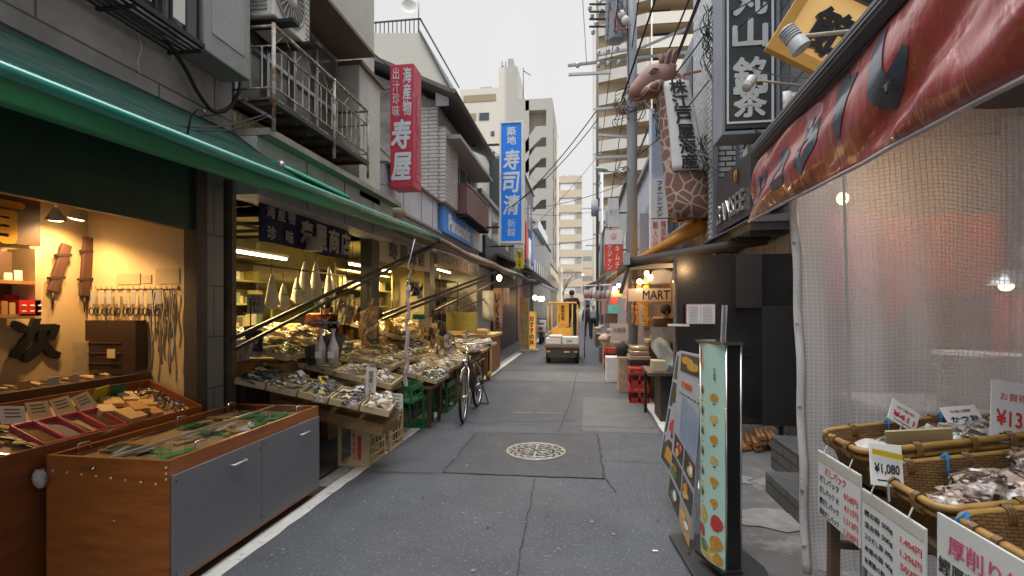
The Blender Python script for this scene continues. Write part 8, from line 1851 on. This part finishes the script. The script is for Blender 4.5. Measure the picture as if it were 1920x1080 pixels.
B(cx_-.17,cx_+.16,yf-.01,yf+.02,.98,1.63).build('sign_panel', YC, tc_); B(cx_-.31,cx_+.26,yf-.01,yf+.02,.6,.95).build('lower_panel', YC, tc_)
text('築地市場', (cx_-.01,yf-.012,1.36), X, Z, .1, .42, mat('brown_ink', (.18,.07,.01), .6), tc_, vertical=True, bold=.03)
B(cx_-.12,cx_-.1,yf-.013,yf-.01,1.1,1.35).build('small_text', mat('brown_ink',(0,0,0)), tc_); B(cx_-.1,cx_+.13,yf-.013,yf-.01,1.02,1.03).build('small_text', mat('brown_ink',(0,0,0)), tc_)
MB().lathe([(.001,0),(.17,0),(.17,.75),(.001,.75)], (cx_-.05,cy_+1.9,.52), 18).build('engine_drum', YC, tc_)
MB().tube([(cx_+.17*math.cos(k*.6),cy_+2.0+.17*math.sin(k*.6),1.32) for k in range(12)], .014, 6).build('steering_ring', BLACK, tc_)
FOAM = mat('foam_white', (.66,.69,.74), .7, var=.05, scale=12)
for i, (x0,x1,z1,lb) in enumerate(((-.44,-.02,.68,'lower left white foam box on the cart deck'),(0,.43,.72,'right white foam box with a green label on the cart deck'),(-.36,.0,.76,'foam lid resting on the left foam box'))):
    z0 = .525 if i < 2 else .685
    t = thing('foam_box', lb, 'box', (cx_+x0,cy_+.1,z0)); B(cx_+x0,cx_+x1,cy_+.08,cy_+.6,z0,z1).build('box', FOAM, t, bev=.015)
    B(cx_+x0+.0,cx_+x1-.0,cy_+.075,cy_+.6,z1-.05,z1-.045).build('lid_groove', mat('foam_groove', (.4,.42,.46), .7), t)
    if i == 1: B(cx_+.12,cx_+.26,cy_+.07,cy_+.079,.58,.64).build('green_label', mat('label_green2', (.2,.4,.25), .6), t)
drv, hp_ = person('person', 'driver in a black jacket standing on the yellow cart with his back turned', (cx_+.23, cy_+1.2, .54), .15, (lambda d: (d.update(ell=(-.28,.12,1.15), wrl=(-.36,-.02,1.0), hal=(-.36,-.12,.98), wrr=(.1,.3,1.05), har=(.06,.36,1.05), elr=(.25,.1,1.15)) or d))(stand(0)), dict(skin=SKIN, top=mat('black_jacket', (.018,.019,.024), .7, var=.2), legs=DKT, shoes=SHOE), .86)
MB().lathe([(.06,0),(.068,.03)], (0,.01,1.24), 14).build('pale_collar', mat('collar_pale', (.5,.52,.55), .7), drv, world=False)
# ------------------------------------------------------------------ bicycle
BK = mat('bike_black', (.015,.016,.018), .3, coat=.4)
bk = thing('bicycle', 'black city bicycle parked beside the stalls with its front wheel toward the camera', 'bicycle', (-1.57, 6.9, 0))
def wheel(y, x, r, yaw=0):
    M = Matrix.Translation((x,y,r+.005)) @ Matrix.Rotation(yaw,4,'Z')
    w_ = MB().tube([M @ Vector((0,r*math.cos(k/28*6.2832),r*math.sin(k/28*6.2832))) for k in range(29)], .02, 8, False).build('wheel', BLACK, bk)
    MB().tube([M @ Vector((0,(r-.03)*math.cos(k/28*6.2832),(r-.03)*math.sin(k/28*6.2832))) for k in range(29)], .011, 6, False).build('rim', CHROME, w_)
    sp_ = MB()
    for k in range(18): a = k/18*6.2832; sp_.tube([M @ Vector((.02*(-1)**k,.02*math.cos(a),.02*math.sin(a))), M @ Vector((0,(r-.03)*math.cos(a),(r-.03)*math.sin(a)))], .0016, 3)
    sp_.build('spokes', CHROME, w_); MB().tube([M @ Vector((-.05,0,0)), M @ Vector((.05,0,0))], .02, 8).build('hub', CHROME, w_)
    MB().tube([M @ Vector((0,(r+.03)*math.cos(a),(r+.03)*math.sin(a))) for a in [R(-10+ k*11) for k in range(15)]], .016, 6).build('mudguard', BK, bk)
wheel(6.38,-1.56,.32,.1); wheel(7.45,-1.6,.32)
f_ = MB()
f_.tube([(-1.57,6.62,.88),(-1.59,7.08,.3)], .018, 8); f_.tube([(-1.57,6.6,.74),(-1.59,6.9,.38),(-1.59,7.08,.3)], .016, 8); f_.tube([(-1.59,7.08,.3),(-1.59,7.22,.78)], .015, 8)
for s in (-.05,.05): f_.tube([(-1.6+s,7.45,.325),(-1.59+s*.6,7.08,.3)], .01, 6); f_.tube([(-1.6+s,7.45,.325),(-1.59+s*.4,7.2,.68)], .009, 6)
f_.build('frame', BK, bk)
fk = MB()
for s in (-.055,.055): fk.tube([(-1.56+s,6.38,.325),(-1.565+s*.9,6.5,.66),(-1.57,6.6,.72)], .012, 6)
fk.build('front_fork', CHROME, bk)
MB().tube([(-1.57,6.6,.72),(-1.57,6.64,1.0)], .013, 8).build('stem', CHROME, bk)
MB().tube([(-1.83,6.85,.98),(-1.78,6.68,1.02),(-1.57,6.62,1.0),(-1.36,6.68,1.02),(-1.31,6.85,.98)], .011, 8).build('handlebar', CHROME, bk)
for s in (-1,1): MB().tube([(-1.57+s*.26,6.85,.98),(-1.57+s*.265,6.94,.97)], .016, 8).build('grip', BLACK, bk)
MB().ell((-1.59,7.25,.84),(.09,.14,.045),12,8).build('saddle', BLACK, bk)
rk = MB()
for s in (-.06,.06): rk.tube([(-1.6+s,7.25,.7),(-1.6+s,7.7,.7)], .007, 5); rk.tube([(-1.6+s,7.65,.7),(-1.6+s,7.45,.33)], .007, 5)
for k in range(4): rk.tube([(-1.66,7.3+k*.12,.7),(-1.54,7.3+k*.12,.7)], .006, 5)
rk.build('rear_rack', BK, bk)
MB().tube([(-1.66,7.5,.33),(-1.74,7.6,.01),(-1.46,7.6,.01),(-1.54,7.5,.33)], .01, 6).build('kickstand', BK, bk)
MB().tube([(-1.59+.06,7.08,.3),(-1.46,7.08,.3)], .01, 6).build('crank', CHROME, bk); MB().lathe([(.001,-.005),(.09,-.004),(.09,.004),(.001,.005)], (-1.53,7.08,.3), 18, Matrix.Rotation(R(90),4,'Y')).build('chain_ring', BK, bk)
for s, z in ((-1,.16),(1,.44)): B(-1.57+s*.14-.04,-1.57+s*.14+.04,7.04,7.12,z,z+.02).build('pedal', BLACK, bk)
MB().lathe([(.001,0),(.035,0),(.04,.03),(.02,.06)], (-1.57,6.52,.78), 12, Matrix.Rotation(R(90),4,'X')).build('headlamp', CHROME, bk)
# scooter far left
sk_ = thing('motor_scooter', 'small white and red motor scooter parked far down the left side', 'scooter', (-1.75,21,0)); sx0 = -1.75
for y in (20.6,21.7): w_ = MB().lathe([(.12,-.05),(.2,-.06),(.25,-.03),(.25,.03),(.2,.06),(.12,.05)], (sx0,y,.25), 20, Matrix.Rotation(R(90),4,'Y')).build('wheel', BLACK, sk_); MB().lathe([(.001,.03),(.12,.04)], (sx0,y,.25), 14, Matrix.Rotation(R(90),4,'Y')).build('rim', STEEL, w_)
MB().prism([(sx0-.15,20.4,.5),(sx0-.15,21.2,.45),(sx0-.15,21.2,.25),(sx0-.15,21.5,.25),(sx0-.15,21.65,.95),(sx0-.15,21.55,.95),(sx0-.15,21.35,.4),(sx0-.15,21.2,.75),(sx0-.15,20.4,.8)], (.3,0,0)).build('body', WHITE, sk_, bev=.03)
MB().ell((sx0,20.8,.82),(.15,.38,.07),12,8).build('seat', BLACK, sk_); B(sx0-.08,sx0+.08,20.36,20.4,.6,.7).build('tail_light', RC, sk_)
MB().tube([(sx0-.3,21.5,1.02),(sx0,21.55,1.05),(sx0+.3,21.5,1.02)], .016, 6).build('handlebar', DARKSTEEL, sk_)
